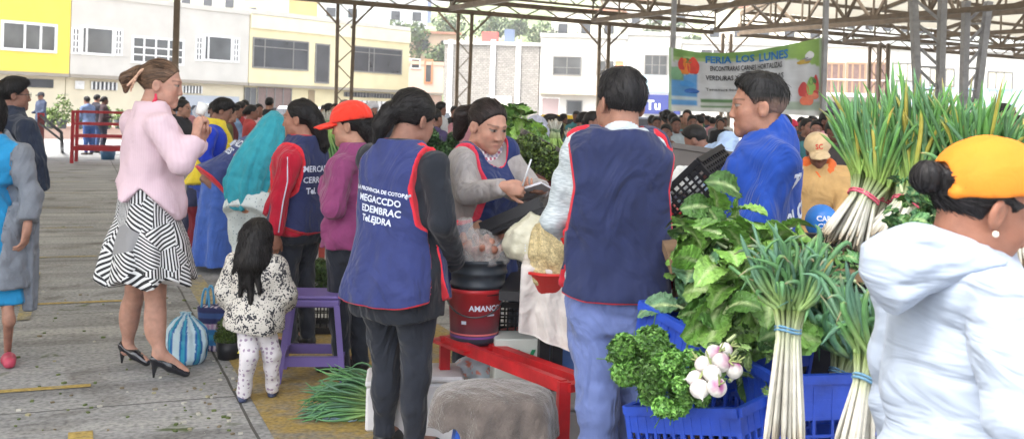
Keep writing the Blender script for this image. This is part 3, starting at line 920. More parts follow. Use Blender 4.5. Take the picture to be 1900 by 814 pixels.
def print_on(o, texts, origin, R, m, parent, name='lettering', off=.003):
    """project flat lettering along -R[:,2] onto the mesh of o; texts = (string, x, y, size)"""
    from mathutils.bvhtree import BVHTree
    t = top_of(o); base = np.array(t.location)
    me = o.data; bv = BVHTree.FromPolygons([tuple(v.co) for v in me.vertices], [tuple(p.vertices) for p in me.polygons])
    Vs = []; Fs = []
    for tx in texts:
        V, F = text_mesh(tx[0], tx[3], bold=tx[4] if len(tx) > 4 else 0.)
        if not len(V): continue
        V = V + np.array((tx[1], tx[2], 0)); n = len(Vs)
        for v in V:
            p = origin + R @ np.array((v[0], v[1], 0)) - base
            hit = bv.ray_cast(Vector(p + R[:, 2] * .5), Vector(-R[:, 2]), 1.5)
            q = np.array(hit[0]) + R[:, 2] * off if hit[0] is not None else p
            Vs.append(q + base)
        Fs += [tuple(i + n for i in f) for f in F]
    if Vs: return part(name, np.array(Vs), Fs, m, parent, smooth=False)


M_CLOTH = cloth('cloth', (1, 1, 1), attr=True)
M_FARCLOTH = mat('crowd_cloth', attr=True, rough=.85, var=.2, vscale=12)
M_SHOE = mat('shoe', attr=True, rough=.4, var=.1)


def crowd(px, D, H, yaw, shirt, trouser, hair, label, gy=None, lean=0, skin='brown', hat=None, low=0., sx='f', bw=1., sleeve=1., group='people in the market crowd beyond the stalls', py=None):
    """a person of the far crowd, coarser but with the same parts"""
    if py is not None:       # py: pixel of the top of the head -> choose the distance-consistent height
        pass
    w = W(px, 200, D)
    P = Pose(w[0], D, yaw, H, lean=lean, sx=sx, bw=bw, z0=-low)
    r = random.Random(int(px * 7 + D * 13))
    for g, q in (('L', -1), ('R', 1)):
        e = P.J['sh' + g] + P.R0 @ np.array((q * .03, r.uniform(-.02, .06), -.165)) * H
        P.J['el' + g] = e; P.J['wr' + g] = e + P.R0 @ np.array((-q * .03, r.uniform(.08, .13), r.uniform(-.08, .04))) * H
    T = thing('person', label, 'person', (w[0], D, -low), group)
    hh = .009 if D < 14 else .013
    body(P, T, skin, h=.024, hh=hh, fine=D < 16, hands=[])
    top(P, T, M_FARCLOTH, col=srgb(*shirt), h=.022, wr=.004, seed=int(px), sleeve=sleeve)
    if trouser is not None: pants(P, T, M_FARCLOTH, col=srgb(*trouser), h=.024, wr=.003)
    shoes(P, T, M_SHOE, r.choice([(.02, .02, .02), (.05, .04, .035), (.10, .10, .11)]), h=.014, z0=P.z0)
    if hat: 
        make_hair(P, T, 'tied', srgb(*hair), h=.010, ztop=.05)
        bcap(P, T, mat('cap_%d_%d_%d' % tuple(hat), srgb(*hat), .8), h=.010)
    else: make_hair(P, T, 'crop' if sx == 'm' else 'tied', srgb(*hair), h=.010, extra=[] if sx == 'm' else [('e', (0, -.115, .0), (.035, .035, .04))])
    return T
# ------------------------------------------------------------------ ground
GA = math.atan2(.39, .92)
g1 = np.array((math.cos(GA), math.sin(GA), 0)); g2 = np.array((-math.sin(GA), math.cos(GA), 0))


def ground_material():
    m = bpy.data.materials.new('pavement'); m.use_nodes = True; N = m.node_tree.nodes; L = m.node_tree.links; b = N['Principled BSDF']
    b.inputs['Roughness'].default_value = .85; b.inputs['Specular IOR Level'].default_value = .25
    tc = N.new('ShaderNodeTexCoord'); mp = N.new('ShaderNodeMapping'); mp.vector_type = 'TEXTURE'; mp.inputs['Rotation'].default_value = (0, 0, GA)
    L.new(tc.outputs['Object'], mp.inputs['Vector'])
    def noise(sc, st=(1, 1, 1), det=6, dist=0):
        q = N.new('ShaderNodeMapping'); q.inputs['Scale'].default_value = st; L.new(mp.outputs[0], q.inputs['Vector'])
        n = N.new('ShaderNodeTexNoise'); n.inputs['Scale'].default_value = sc; n.inputs['Detail'].default_value = det; n.inputs['Distortion'].default_value = dist
        L.new(q.outputs[0], n.inputs['Vector']); return n.outputs['Fac']
    def ramp(src, stops):
        r = N.new('ShaderNodeValToRGB'); e = r.color_ramp.elements
        while len(e) < len(stops): e.new(.5)
        for q, (p, c) in zip(e, stops): q.position = p; q.color = (*c, 1)
        L.new(src, r.inputs[0]); return r.outputs[0]
    def mixc(f, a, c, mode='MIX'):
        x = N.new('ShaderNodeMix'); x.data_type = 'RGBA'; x.blend_type = mode
        if isinstance(f, float): x.inputs['Factor'].default_value = f
        else: L.new(f, x.inputs['Factor'])
        for i, q in (('A', a), ('B', c)):
            if isinstance(q, tuple): x.inputs[i].default_value = (*q, 1)
            else: L.new(q, x.inputs[i])
        return x.outputs['Result']
    base = ramp(noise(.55), [(.3, (.25, .252, .255)), (.5, (.31, .312, .315)), (.7, (.375, .377, .38))])
    fine = ramp(noise(38, det=8), [(.28, (.55, .55, .55)), (.5, (.95, .95, .95)), (.72, (1.25, 1.24, 1.2))])
    col = mixc(1.0, base, fine, 'MULTIPLY')
    streak = ramp(noise(2.2, (.18, 1.6, 1), 7), [(.36, (.62, .61, .60)), (.5, (1, 1, 1)), (.66, (1.22, 1.2, 1.16))])
    col = mixc(.8, col, streak, 'MULTIPLY')
    stain = ramp(noise(1.4, det=8, dist=1.2), [(.56, (1, 1, 1)), (.68, (.55, .53, .50))])
    col = mixc(.8, col, stain, 'MULTIPLY')
    moss = ramp(noise(5.5, det=8, dist=.8), [(.62, (0, 0, 0)), (.72, (1, 1, 1))])
    near = ramp(noise(.6, det=2), [(.5, (0, 0, 0)), (.6, (1, 1, 1))])
    mm = mixc(1.0, moss, near, 'MULTIPLY')
    col = mixc(mm, col, (.075, .10, .035))
    speck = ramp(noise(60, det=2), [(.72, (0, 0, 0)), (.745, (1, 1, 1))])
    col = mixc(speck, col, (.52, .50, .45))
    # slab joints
    sp = N.new('ShaderNodeSeparateXYZ'); L.new(mp.outputs[0], sp.inputs[0])
    wob = noise(3, det=4)
    def joint(axis, off, period, w):
        a = N.new('ShaderNodeMath'); a.operation = 'ADD'; L.new(sp.outputs[axis], a.inputs[0]); a.inputs[1].default_value = -off + period / 2
        wq = N.new('ShaderNodeMath'); wq.operation = 'MULTIPLY_ADD'; L.new(wob, wq.inputs[0]); wq.inputs[1].default_value = .02; L.new(a.outputs[0], wq.inputs[2])
        c = N.new('ShaderNodeMath'); c.operation = 'PINGPONG'; L.new(wq.outputs[0], c.inputs[0]); c.inputs[1].default_value = period / 2
        d = N.new('ShaderNodeMath'); d.operation = 'GREATER_THAN'; L.new(c.outputs[0], d.inputs[0]); d.inputs[1].default_value = period / 2 - w
        return d.outputs[0]
    col = mixc(joint(1, 5.25, 2.33, .007), col, (.10, .10, .098))
    col = mixc(joint(0, .78, 4.3, .007), col, (.09, .088, .082))
    L.new(col, b.inputs['Base Color'])
    bp = N.new('ShaderNodeBump'); bp.inputs['Distance'].default_value = .006; bp.inputs['Strength'].default_value = .8
    L.new(noise(30, det=8), bp.inputs['Height']); L.new(bp.outputs[0], b.inputs['Normal'])
    return m


def worn_paint(name, col, lo=.42, hi=.56, back=(.22, .21, .19)):
    m = bpy.data.materials.new(name); m.use_nodes = True; N = m.node_tree.nodes; L = m.node_tree.links; b = N['Principled BSDF']
    b.inputs['Roughness'].default_value = .8
    tc = N.new('ShaderNodeTexCoord'); n = N.new('ShaderNodeTexNoise'); n.inputs['Scale'].default_value = 5; n.inputs['Detail'].default_value = 9; n.inputs['Roughness'].default_value = .7
    L.new(tc.outputs['Object'], n.inputs['Vector'])
    r = N.new('ShaderNodeValToRGB'); e = r.color_ramp.elements; e[0].position = lo; e[0].color = (*col, 1); e[1].position = hi; e[1].color = (*back, 1)
    L.new(n.outputs['Fac'], r.inputs[0])
    n2 = N.new('ShaderNodeTexNoise'); n2.inputs['Scale'].default_value = 45; n2.inputs['Detail'].default_value = 6; L.new(tc.outputs['Object'], n2.inputs['Vector'])
    mr = N.new('ShaderNodeMapRange'); mr.inputs['From Min'].default_value = .3; mr.inputs['From Max'].default_value = .7; mr.inputs['To Min'].default_value = .6; mr.inputs['To Max'].default_value = 1.25
    L.new(n2.outputs['Fac'], mr.inputs['Value']); v = N.new('ShaderNodeVectorMath'); v.operation = 'SCALE'; L.new(r.outputs[0], v.inputs[0]); L.new(mr.outputs[0], v.inputs['Scale'])
    L.new(v.outputs[0], b.inputs['Base Color']); return m


q = MB(); q.quad((-120, -12, 0), (120, -12, 0), (160, 200, 0), (-160, 200, 0))
tag(q.build('ground', ground_material(), base=(0, 0, 0)), kind='structure')
M_YEL = worn_paint('yellow_paint', (.42, .30, .08), .54, .74, (.26, .26, .25))
M_YELF = worn_paint('faded_yellow_paint', (.38, .31, .13), .44, .60)
M_YELS = worn_paint('yellow_floor_paint', (.36, .25, .07), .44, .66)
def strip(w0, w1, v0, v1, m, z=.004):
    q = MB(); q.quad(*[g1 * w + g2 * v + (0, 0, z) for w, v in ((w0, v0), (w1, v0), (w1, v1), (w0, v1))])
    tag(q.build('road_marking', m, base=(0, 0, 0)), kind='structure')
for k in range(8):
    v = 5.64 + 2.33 * k
    strip(-3.5, (.1, .62, .2)[min(k, 2)], v - .03, v + .03, M_YEL if k < 2 else M_YELF)
strip(-.33, -.25, 7.4, 9.4, M_YELF, .008)
strip(-1.02, -.92, 3.0, 5.1, M_YELF, .008); strip(.0, .1, 3.6, 4.85, M_YEL, .008)
strip(.83, 2.3, 3.7, 6.6, M_YELS); strip(.85, 1.0, 6.0, 9.0, M_YELF); strip(.5, 1.4, 10.2, 10.5, M_YEL)
strip(1.75, 2.6, 4.0, 5.05, worn_paint('grey_patch', (.24, .24, .24), .3, .7), .008)
q = MB()
for i in range(170):
    p = G(rnd.uniform(20, 470) if i % 2 else rnd.uniform(280, 450), rnd.uniform(540, 805)); r_ = rnd.uniform(.004, .012)
    q.box(p + (0, 0, r_ * .4), (r_ * 2, r_ * 1.4, r_ * .8), rotm(rnd.uniform(0, 6)), col=rnd.choice([(.5, .48, .42), (.12, .15, .05), (.1, .14, .04), (.2, .16, .1), (.35, .32, .2)]))
tag(q.build('litter', mat('litter', attr=True), base=(0, 0, 0)), kind='stuff')


def leaf_cloud(centers, radii, n, size, cols, seed=0, up=.3, flat=0.):
    """many leaf-sized quads filling ellipsoids; returns V, F, col"""
    r = np.random.default_rng(seed); cs = np.array(centers); rr = np.array(radii); w = (rr[:, 0] * rr[:, 1]); w = w / w.sum()
    i = r.choice(len(cs), n, p=w); d = r.normal(size=(n, 3)); d /= np.linalg.norm(d, axis=1)[:, None]
    rad = r.uniform(.45, 1.0, n) ** .6
    P = cs[i] + d * rad[:, None] * rr[i]
    a = d + r.normal(size=(n, 3)) * .7; a[:, 2] += up; a /= np.linalg.norm(a, axis=1)[:, None]
    t = np.cross(a, r.normal(size=(n, 3))); t /= np.linalg.norm(t, axis=1)[:, None]; b = np.cross(a, t)
    s = size * r.uniform(.6, 1.4, n)[:, None]
    V = np.stack([P - t * s, P - b * s * .5 + a * s * .15, P + t * s, P + b * s * .5 + a * s * .15], 1).reshape(-1, 3)
    F = np.arange(n * 4).reshape(-1, 4)
    cols = np.array(cols); c = cols[r.integers(0, len(cols), n)] * r.uniform(.7, 1.3, (n, 1)) * (.8 + .4 * np.sin(i * 3.1))[:, None]
    return V, F, np.repeat(c, 4, 0)


M_LEAF = mat('leaves', attr=True, rough=.55, var=.1, spec=.3)
M_BARK = mat('bark', srgb(96, 80, 62), .9, bump=.01, bscale=12)


def tree(x, y, h, r, label, z=0, seed=0, n=1600, cols=((.05, .10, .03), (.08, .13, .04), (.04, .08, .03)), group='trees on the hillside', name='tree', trunk=.35, leaf=.16):
    T = thing(name, label, 'tree', (x, y, z), group); rr = random.Random(seed)
    q = MB(); q.tube([(x, y, z - .3), (x + .1 * r, y, z + h * trunk), (x, y, z + h * .75)], [.05 * h * .5, .03 * h * .6, .01 * h], 7)
    cs = []; ra = []
    for i in range(9):
        a = rr.uniform(0, 6.3); d = r * rr.uniform(.2, .75); c = (x + math.cos(a) * d, y + math.sin(a) * d, z + h * rr.uniform(trunk + .1, .88)); s = r * rr.uniform(.32, .55)
        cs.append(c); ra.append((s, s, s * .8)); q.tube([(x, y, z + h * trunk), c], [.02 * h * .5, .006 * h], 5)
    q.build('trunk', M_BARK, T, smooth=True, attr=False)
    V, F, c = leaf_cloud(cs, ra, n, leaf, cols, seed); part('crown', V, F, M_LEAF, T, smooth=False, col=c)
    return T


# ------------------------------------------------------------------ hill behind the town
def hillz(X, Y):
    t = np.clip((Y - 78 - .10 * X) / 130, 0, 1.6)
    return t ** .85 * 21 + 1.3 * np.sin(X * .06 + 1) * t + .8 * np.sin(X * .17 + Y * .1) * t - .3 - 2.5 * (t <= 0)
nu, nv = 120, 60
X, Y = np.meshgrid(np.linspace(-150, 190, nu), np.linspace(74, 300, nv), indexing='ij')
Z = hillz(X, Y)
m = bpy.data.materials.new('hillside'); m.use_nodes = True; N = m.node_tree.nodes; L = m.node_tree.links
tc = N.new('ShaderNodeTexCoord'); n = N.new('ShaderNodeTexNoise'); n.inputs['Scale'].default_value = .09; n.inputs['Detail'].default_value = 12; n.inputs['Roughness'].default_value = .7
L.new(tc.outputs['Object'], n.inputs['Vector']); r = N.new('ShaderNodeValToRGB'); e = r.color_ramp.elements
e[0].position = .34; e[0].color = (.09, .13, .05, 1); e[1].position = .5; e[1].color = (.17, .22, .085, 1); q = e.new(.58); q.color = (.30, .27, .18, 1); q = e.new(.68); q.color = (.20, .25, .11, 1)
L.new(n.outputs['Fac'], r.inputs[0]); L.new(r.outputs[0], N['Principled BSDF'].inputs['Base Color']); N['Principled BSDF'].inputs['Roughness'].default_value = .95
tag(part('hill', np.stack([X, Y, Z], -1).reshape(-1, 3), tri_strip_grid(nu, nv), m, base=(0, 0, 0)), kind='structure')


# ------------------------------------------------------------------ buildings
class Wall:
    """a street front: origin, direction along it, outward normal; pixels can be read off onto it"""
    def __init__(s, p0, d):
        s.p0 = np.array((*p0, 0.)); d = np.array((*d, 0.)); s.d = d / np.linalg.norm(d); s.n = np.array((s.d[1], -s.d[0], 0))
        s.R = np.stack([s.d, -s.n, np.array((0, 0, 1.))], 1)
    def hit(s, px, py):
        d = W(px, py, 1.0) - (0, 0, CAMZ); t = ((s.p0 - (0, 0, CAMZ)) @ s.n) / (d @ s.n); p = d * t + (0, 0, CAMZ)
        return (p - s.p0) @ s.d, p[2]
    def at(s, a, z, out=0.): return s.p0 + s.d * a + s.n * out + (0, 0, z)
    def box(s, q, a0, a1, z0, z1, o0, o1, col=None): q.box((s.at(a0, z0, o0) + s.at(a1, z1, o1)) / 2, (abs(a1 - a0), abs(o1 - o0), abs(z1 - z0)), s.R, col)


M_GLASS = mat('window_glass', srgb(74, 76, 78), .12, spec=.8, var=.5, vscale=.8)
M_GLASSD = mat('tinted_window_glass', srgb(46, 48, 54), .15, spec=.7, var=.5, vscale=.9)
M_FRAME = mat('white_window_frame', (.75, .75, .74), .5); M_FRAMEG = mat('grey_window_frame', srgb(120, 118, 115), .5)
def paint(name, c): return mat(name, srgb(*c), .85, var=.06, vscale=1.2, bump=.004, bscale=3)


def window(wl, T, a0, a1, z0, z1, out, bars=(), hbars=(), glass=None, frame=None, sill=False, name='window', w=.07):
    q = MB(); wl.box(q, a0, a1, z0, z1, out - .05, out + .015); g = q.build(name, glass or M_GLASS, T, attr=False)
    q = MB()
    for a in (a0, a1): wl.box(q, a - w / 2, a + w / 2, z0 - w / 2, z1 + w / 2, out - .04, out + .05)
    for z in (z0, z1): wl.box(q, a0 + w / 2, a1 - w / 2, z - w / 2, z + w / 2, out - .04, out + .047)
    for t in bars: a = a0 + (a1 - a0) * t; wl.box(q, a - w * .4, a + w * .4, z0 + w / 2, z1 - w / 2, out - .03, out + .042)
    for t in hbars: z = z0 + (z1 - z0) * t; wl.box(q, a0 + w / 2, a1 - w / 2, z - w * .3, z + w * .3, out - .03, out + .038)
    q.build('frame', frame or M_FRAME, g, attr=False)
    if sill: q = MB(); wl.box(q, a0 - .1, a1 + .1, z0 - w - .10, z0 - w * .5 - .003, out - .02, out + .14); q.build('sill', M_FRAME, g, attr=False)
    return g


def wpx(wl, T, box, out=0., **k):
    """window given by its pixel box (x0, y0, x1, y1) on the wall"""
    (a0, z1), (a1, z1b) = wl.hit(box[0], box[1]), wl.hit(box[2], box[1]); z0 = wl.hit(box[0], box[3])[1]; z0b = wl.hit(box[2], box[3])[1]
    return window(wl, T, a0, a1, (z0 + z0b) / 2, (z1 + z1b) / 2, out, **k)


LW = Wall((-23.5, 47), (.633, .774))
SL = 2.5      # ceiling of the ground floors
def house(name, label, x0, x1, ztop, m_up, m_low, fascia=None, rail=None, deep=9, cat='building', wl=LW, lowback=.35, group='buildings along the street'):
    a0, a1 = wl.hit(x0, 180)[0] + .01, wl.hit(x1, 180)[0] - .01
    T = thing(name, label, cat, wl.at((a0 + a1) / 2, 0), group)
    q = MB(); wl.box(q, a0, a1, SL + .16, ztop, -deep, 0); q.build('upper_wall', m_up, T, attr=False)
    q = MB(); wl.box(q, a0, a1, 0, SL - .003, -deep, -lowback); q.build('lower_wall', m_low, T, attr=False)
    q = MB(); wl.box(q, a0, a1, SL, SL + .157, -deep, .05); q.build('floor_slab', paint('slab_paint', (150, 142, 130)), T, attr=False)  # floor slab in one even grey brown colour
    q = MB(); wl.box(q, a0 + .003, a1 - .003, ztop + .003, ztop + .25, -.3, .06); q.build('parapet', fascia or m_up, T, attr=False)
    return T, a0, a1


M_YW = paint('yellow_wall', (232, 202, 84)); M_WW = paint('white_wall', (196, 193, 186)); M_CW = paint('cream_wall', (222, 210, 170)); M_LW = paint('low_wall', (214, 204, 178))
M_PK = paint('pale_pink_wall', (236, 205, 190)); M_BRK = mat('grey_block_wall', srgb(160, 155, 148), .9, brick=2.2)
T, a0, a1 = house('building', 'bright yellow two storey building with a wide white framed window', -110, 127, 7.4, M_YW, M_LW)
wpx(LW, T, (4, 44, 104, 94), .01, bars=(.41, .71), w=.13)
q = MB(); A = LW.hit(52, 150)[0]; B = LW.hit(105, 150)[0]; LW.box(q, A, B, 1.95, 2.35, -.35, -.29); q.build('window', M_GLASSD, T, attr=False)
T, a0, a1 = house('building', 'white two storey building with arched reflections in its barred windows', 128, 459, 6.45, M_WW, M_LW)
for bx in ((134, 53, 147, 99), (214, 56, 226, 102), (364, 69, 375, 112), (433, 72, 443, 115)): wpx(LW, T, bx, .01, bars=(.5,), hbars=(.25, .5, .75), w=.10)
for bx in ((152, 52, 210, 101), (379, 68, 430, 113)):
    g = wpx(LW, T, bx, .01, w=.12, bars=(.15,))
for bx in ((246, 72, 340, 118),): wpx(LW, T, bx, .01, bars=(.22, .45, .7), hbars=(.3, .6), w=.12)
for a, b in ((146, 160), (176, 222), (345, 380)):
    q = MB(); A = LW.hit(a, 155)[0]; B = LW.hit(b, 155)[0]; LW.box(q, A, B, 1.95, 2.35, -.35, -.29); g = q.build('window', M_GLASSD, T, attr=False)
    q = MB(); [LW.box(q, A + (B - A) * t - .04, A + (B - A) * t + .04, 1.95, 2.35, -.29, -.25) for t in np.linspace(0, 1, 7)]; q.build('bars', M_FRAME, g, attr=False)
q = MB(); A = LW.hit(345, 155)[0]; B = LW.hit(450, 155)[0]; LW.box(q, A, B, 0, 1.85, -.35, -.27); q.build('garage_door', paint('garage', (170, 176, 186)), T, attr=False)
T, a0, a1 = house('building', 'cream two storey building with two dark tinted windows and a dark door', 460, 757, 6.55, M_CW, M_CW, M_WW)
q = MB(); LW.box(q, a0 + .01, a1 - .01, 5.75, 6.50, .003, .12); q.build('fascia', paint('cream_fascia', (220, 214, 190)), T, attr=False)
wpx(LW, T, (470, 75, 572, 128), .01, bars=(.2, .72), hbars=(.72,), glass=M_GLASSD, frame=M_FRAMEG, w=.08)
wpx(LW, T, (655, 90, 745, 135), .01, bars=(.32, .42), hbars=(.78,), glass=M_GLASSD, frame=M_FRAMEG, w=.08)
wpx(LW, T, (586, 83, 611, 154), .01, glass=M_GLASSD, frame=M_FRAMEG, name='door', w=.08)
def low(T, x0, x1, z0, z1, m, name, bars=0, wl=LW, o=-.35):
    q = MB(); A = wl.hit(x0, 180)[0]; B = wl.hit(x1, 180)[0]; wl.box(q, A, B, z0, z1, o, o + .06); g = q.build(name, m, T, attr=False)
    if bars:
        q = MB(); [wl.box(q, A + (B - A) * t - .03, A + (B - A) * t + .03, z0, z1, o + .063, o + .10) for t in np.linspace(0, 1, bars)]; q.build('bars', M_FRAMEG, g, attr=False)
low(T, 484, 546, 1.2, 2.45, mat('brown_glass', srgb(120, 98, 92), .4), 'window', 5)
low(T, 460, 480, 1.3, 2.4, M_GLASS, 'window', 3); low(T, 579, 590, 0, 2.4, paint('brown_door', (150, 130, 100)), 'door')
low(T, 645, 690, 2.1, 2.4, M_GLASSD, 'window', 9); low(T, 693, 735, 2.1, 2.4, M_GLASSD, 'window', 9)
low(T, 640, 740, 0, 1.9, paint('white_shutter', (226, 226, 226)), 'shutter', 12)
q = MB(); s_, z_ = LW.hit(600, 40); q.box(LW.at(s_, 7.3, -3), (2.2, 2.2, 1.6), LW.R); q.build('water_tank_house', paint('tank_house', (196, 176, 130)), T, attr=False)
q = MB(); s_, z_ = LW.hit(770, 60); q.box(LW.at(s_ - 1.6, 7.2, -2), (1.2, 1.2, 1.3), LW.R); q.build('water_tank', paint('tank', (190, 205, 220)), T, attr=False)

RW2 = Wall((-8.0, 72), (1, .25))
T, a0, a1 = house('house', 'small pale pink house with an orange trimmed porch', 750, 822, 4.6, M_PK, M_PK, paint('porch_trim', (230, 190, 165)), wl=RW2, deep=6)
wpx(RW2, T, (763, 110, 779, 127), .01, glass=M_GLASSD, w=.08); wpx(RW2, T, (789, 112, 802, 154), .01, frame=paint('orange_trim', (222, 150, 110)), name='door', w=.12)

RW = Wall((-2.0, 62), (1, -.06))
def house2(name, label, x0, x1, ytop, m_, m_low=None, y_mid=None, **k):
    a0, a1 = RW.hit(x0, 180)[0] + .01, RW.hit(x1, 180)[0] - .01; zt = RW.hit((x0 + x1) / 2, ytop)[1]
    T = thing(name, label, 'building', RW.at((a0 + a1) / 2, 0), 'buildings along the street')
    q = MB(); RW.box(q, a0, a1, 0, zt, -9 if 'deep' not in k else -k['deep'], 0); q.build('wall', m_, T, attr=False)
    q = MB(); RW.box(q, a0 - .05, a1 + .05, zt + .003, zt + .2, -9.1, .12); q.build('roof', paint('flat_roof', (214, 212, 208)), T, attr=False)
    return T
T = house2('building', 'unfinished building with a bare grey block wall', 822, 999, 84, M_BRK)
wpx(RW, T, (905, 180, 948, 212), .01, glass=paint('roller', (196, 190, 178)), name='shutter')
q = MB()
for x_ in (836, 915, 962): a = RW.hit(x_, 100)[0]; RW.box(q, a - .15, a + .15, 0, RW.hit(x_, 74)[1], .003, .10)
q.build('concrete_column', paint('concrete_col', (222, 222, 220)), T, attr=False)
q = MB(); a = RW.hit(890, 84)[0]; RW.box(q, a, a + 1.0, RW.hit(890, 84)[1] + .2, RW.hit(890, 84)[1] + .9, -2, -1.2); q.build('rooftop_tank', paint('red_tank', (205, 90, 85)), T, attr=False)
q = MB(); RW.box(q, a + 1.4, a + 2.0, RW.hit(890, 84)[1] + .2, RW.hit(890, 84)[1] + 1.1, -2, -1.2); q.build('rooftop_tank', paint('blue_tank', (100, 112, 135)), T, attr=False)
T = house2('building', 'plain white two storey building with small square windows', 1000, 1160, 70, M_WW)
for bx in ((1027, 106, 1078, 139), (1108, 114, 1140, 140)): wpx(RW, T, bx, .01, bars=(.5,), hbars=(.4,), frame=M_FRAMEG)
wpx(RW, T, (1052, 187, 1080, 213), .01, frame=M_FRAMEG); wpx(RW, T, (1005, 182, 1038, 226), .01, glass=paint('mauve_door', (170, 150, 148)), name='door')
q = MB(); RW.box(q, RW.hit(1001, 178)[0], RW.hit(1159, 178)[0], 2.62, 2.75, .003, .5); q.build('ledge', paint('peach_ledge', (232, 208, 178)), T, attr=False)
T = house2('building', 'white building with a pale blue shop front and orange window shades', 1160, 1262, 66, M_WW)
wpx(RW, T, (1197, 103, 1238, 139), .01, bars=(.33, .66), hbars=(.5,), frame=M_FRAMEG); wpx(RW, T, (1140, 113, 1158, 128), .15, glass=paint('orange_shade', (240, 150, 110)))
q = MB(); RW.box(q, RW.hit(1194, 180)[0], RW.hit(1262, 180)[0], 1.6, 2.75, .003, .2); sg = q.build('shop_sign', paint('navy_sign', (62, 70, 130)), T, attr=False)
V, F = text_mesh('Tu', .8, bold=.02); part('lettering', np.array([RW.at(RW.hit(1212, 190)[0], 2.1, .21) + RW.d * v[0] + np.array((0, 0, v[1])) for v in V]), F, M_FRAME, sg, smooth=False)
q = MB(); RW.box(q, RW.hit(1194, 160)[0], RW.hit(1262, 160)[0], 2.9, 3.9, .003, .06); q.build('panel', paint('pale_blue_panel', (200, 228, 240)), T, attr=False)
T = house2('building', 'wide white house glimpsed above the banner', 1263, 1524, 84, M_WW)
wpx(RW, T, (1300, 92, 1345, 110), .01, bars=(.5,)); wpx(RW, T, (1420, 95, 1470, 112), .01, bars=(.5,))
T = house2('building', 'open fronted house with brown framed balconies and a blue grey lower floor', 1526, 1648, 88, paint('pale_house', (214, 204, 192)))
for a, b in ((1534, 1566), (1572, 1606), (1612, 1644)):
    wpx(RW, T, (a, 118, b, 176), .01, bars=(.3, .7), hbars=(.45,), glass=mat('brown_glass', srgb(120, 98, 92), .4), frame=paint('brown_frame', (160, 130, 105)), w=.12)
    wpx(RW, T, (a, 190, b, 214), .01, glass=M_GLASSD, frame=M_FRAMEG)
q = MB(); RW.box(q, RW.hit(1524, 180)[0], RW.hit(1650, 180)[0], 2.95, 3.15, .003, 1.0); RW.box(q, RW.hit(1524, 180)[0], RW.hit(1650, 180)[0], 3.9, 3.96, .9, 1.0); q.build('balcony', M_FRAME, T, attr=False)
T = house2('building', 'long white house with cream blinds and a pale blue railing', 1650, 1990, 96, M_WW, deep=9)
for bx in ((1656, 118, 1698, 150), (1726, 128, 1770, 160), (1833, 134, 1878, 166)): wpx(RW, T, bx, .01, bars=(.33, .66), glass=paint('cream_blind', (222, 214, 190)), frame=M_FRAMEG)
q = MB(); A, B = RW.hit(1652, 180)[0], RW.hit(1985, 180)[0]
RW.box(q, A, B, 2.62, 2.70, .9, 1.0); RW.box(q, A, B, 3.55, 3.63, .9, 1.0)
for t in np.linspace(0, 1, 26): RW.box(q, A + (B - A) * t - .03, A + (B - A) * t + .03, 2.703, 3.547, .92, .98)
q.build('railing', paint('blue_rail', (150, 190, 215)), T, attr=False)

# houses far up the slope, each with windows and a roof
def hill_house(px, py, D, w, h, c, label, rc=(170, 120, 100)):
    p = W(px, py, D); z = float(hillz(p[0], p[1])); T = thing('house', label, 'house', (p[0], p[1], z - .5), 'houses on the hillside')
    R = rotm(rnd.uniform(-.4, .4)); q = MB(); q.box((p[0], p[1], z + h / 2 - .5), (w, 6, h + 1), R); q.build('wall', paint('hw_%d_%d_%d' % c, c), T, attr=False)
    q = MB(); q.box((p[0], p[1], z + h + .13), (w + .6, 6.6, .25), R); q.build('roof', paint('hr_%d' % rc[0], rc), T, attr=False)
    for i in range(max(2, int(w / 2.5))):
        q = MB(); cc = np.array((p[0], p[1], z + h * .6)) + R @ np.array((-w / 2 + w * (i + .5) / max(2, int(w / 2.5)), -3.02, 0)); q.box(cc, (1.1, .1, 1.1), R); q.build('window', M_GLASSD, T, attr=False)
for i, a in enumerate(((60, 8, 150, 16, 6, (205, 190, 180), 'low pale brown house high on the slope behind the yellow building'), (175, 2, 170, 12, 6, (190, 200, 205), 'grey blue house on the slope behind the white building'),
          (430, 12, 140, 14, 6, (225, 222, 215), 'off white block house on the slope left of the tall tree'), (530, 22, 135, 9, 5, (215, 190, 150), 'tan house on the slope above the cream building'),
          (670, 20, 130, 16, 6, (215, 218, 225), 'wide pale house on the slope above the two dark windows'), (740, 18, 165, 9, 6, (130, 140, 175), 'small blue house high among the hillside scrub'),
          (800, 75, 110, 5, 3, (200, 170, 150), 'small brick coloured hut on the green slope'), (1095, 60, 120, 8, 5, (228, 224, 214), 'cream gabled house on the slope above the plain white building'),
          (1200, 55, 140, 12, 6, (220, 215, 210), 'long pale house on the slope left of the banner'), (1420, 70, 120, 14, 7, (232, 226, 214), 'cream house on the slope right above the banner'), (1600, 60, 130, 16, 8, (225, 225, 228), 'tall white house on the slope above the balconies'),
          (1800, 70, 140, 18, 8, (220, 222, 226), 'broad white house on the slope behind the lattice columns'))): hill_house(*a)
tl = [(478, 96, 4.5, 'dark conifer standing alone above the cream building'), (700, 112, 3.5, 'grey green tree at the upper end of the hillside scrub'), (735, 118, 4.5, 'round tree in the middle of the hillside scrub'), (775, 105, 5, 'bright green tree on the slope above the pink house'),
      (812, 96, 4, 'green bush tree low on the slope beside the steel column'), (835, 120, 5, 'dull green tree on the crest behind the steel column'), (905, 125, 5, 'olive tree on the slope above the grey block wall'), (960, 130, 4, 'low dark tree above the right end of the block wall'),
      (1000, 118, 5, 'leafy tree on the slope above the plain white building'), (1050, 110, 4.5, 'bright tree on the slope left of the middle column'), (1085, 125, 5, 'tree on the slope just right of the middle column'), (1230, 130, 5, 'dark tree behind the left pole of the banner'), (1290, 120, 4, 'small tree above the left half of the banner'), (1570, 120, 4.5, 'faint tree above the balconies house')]
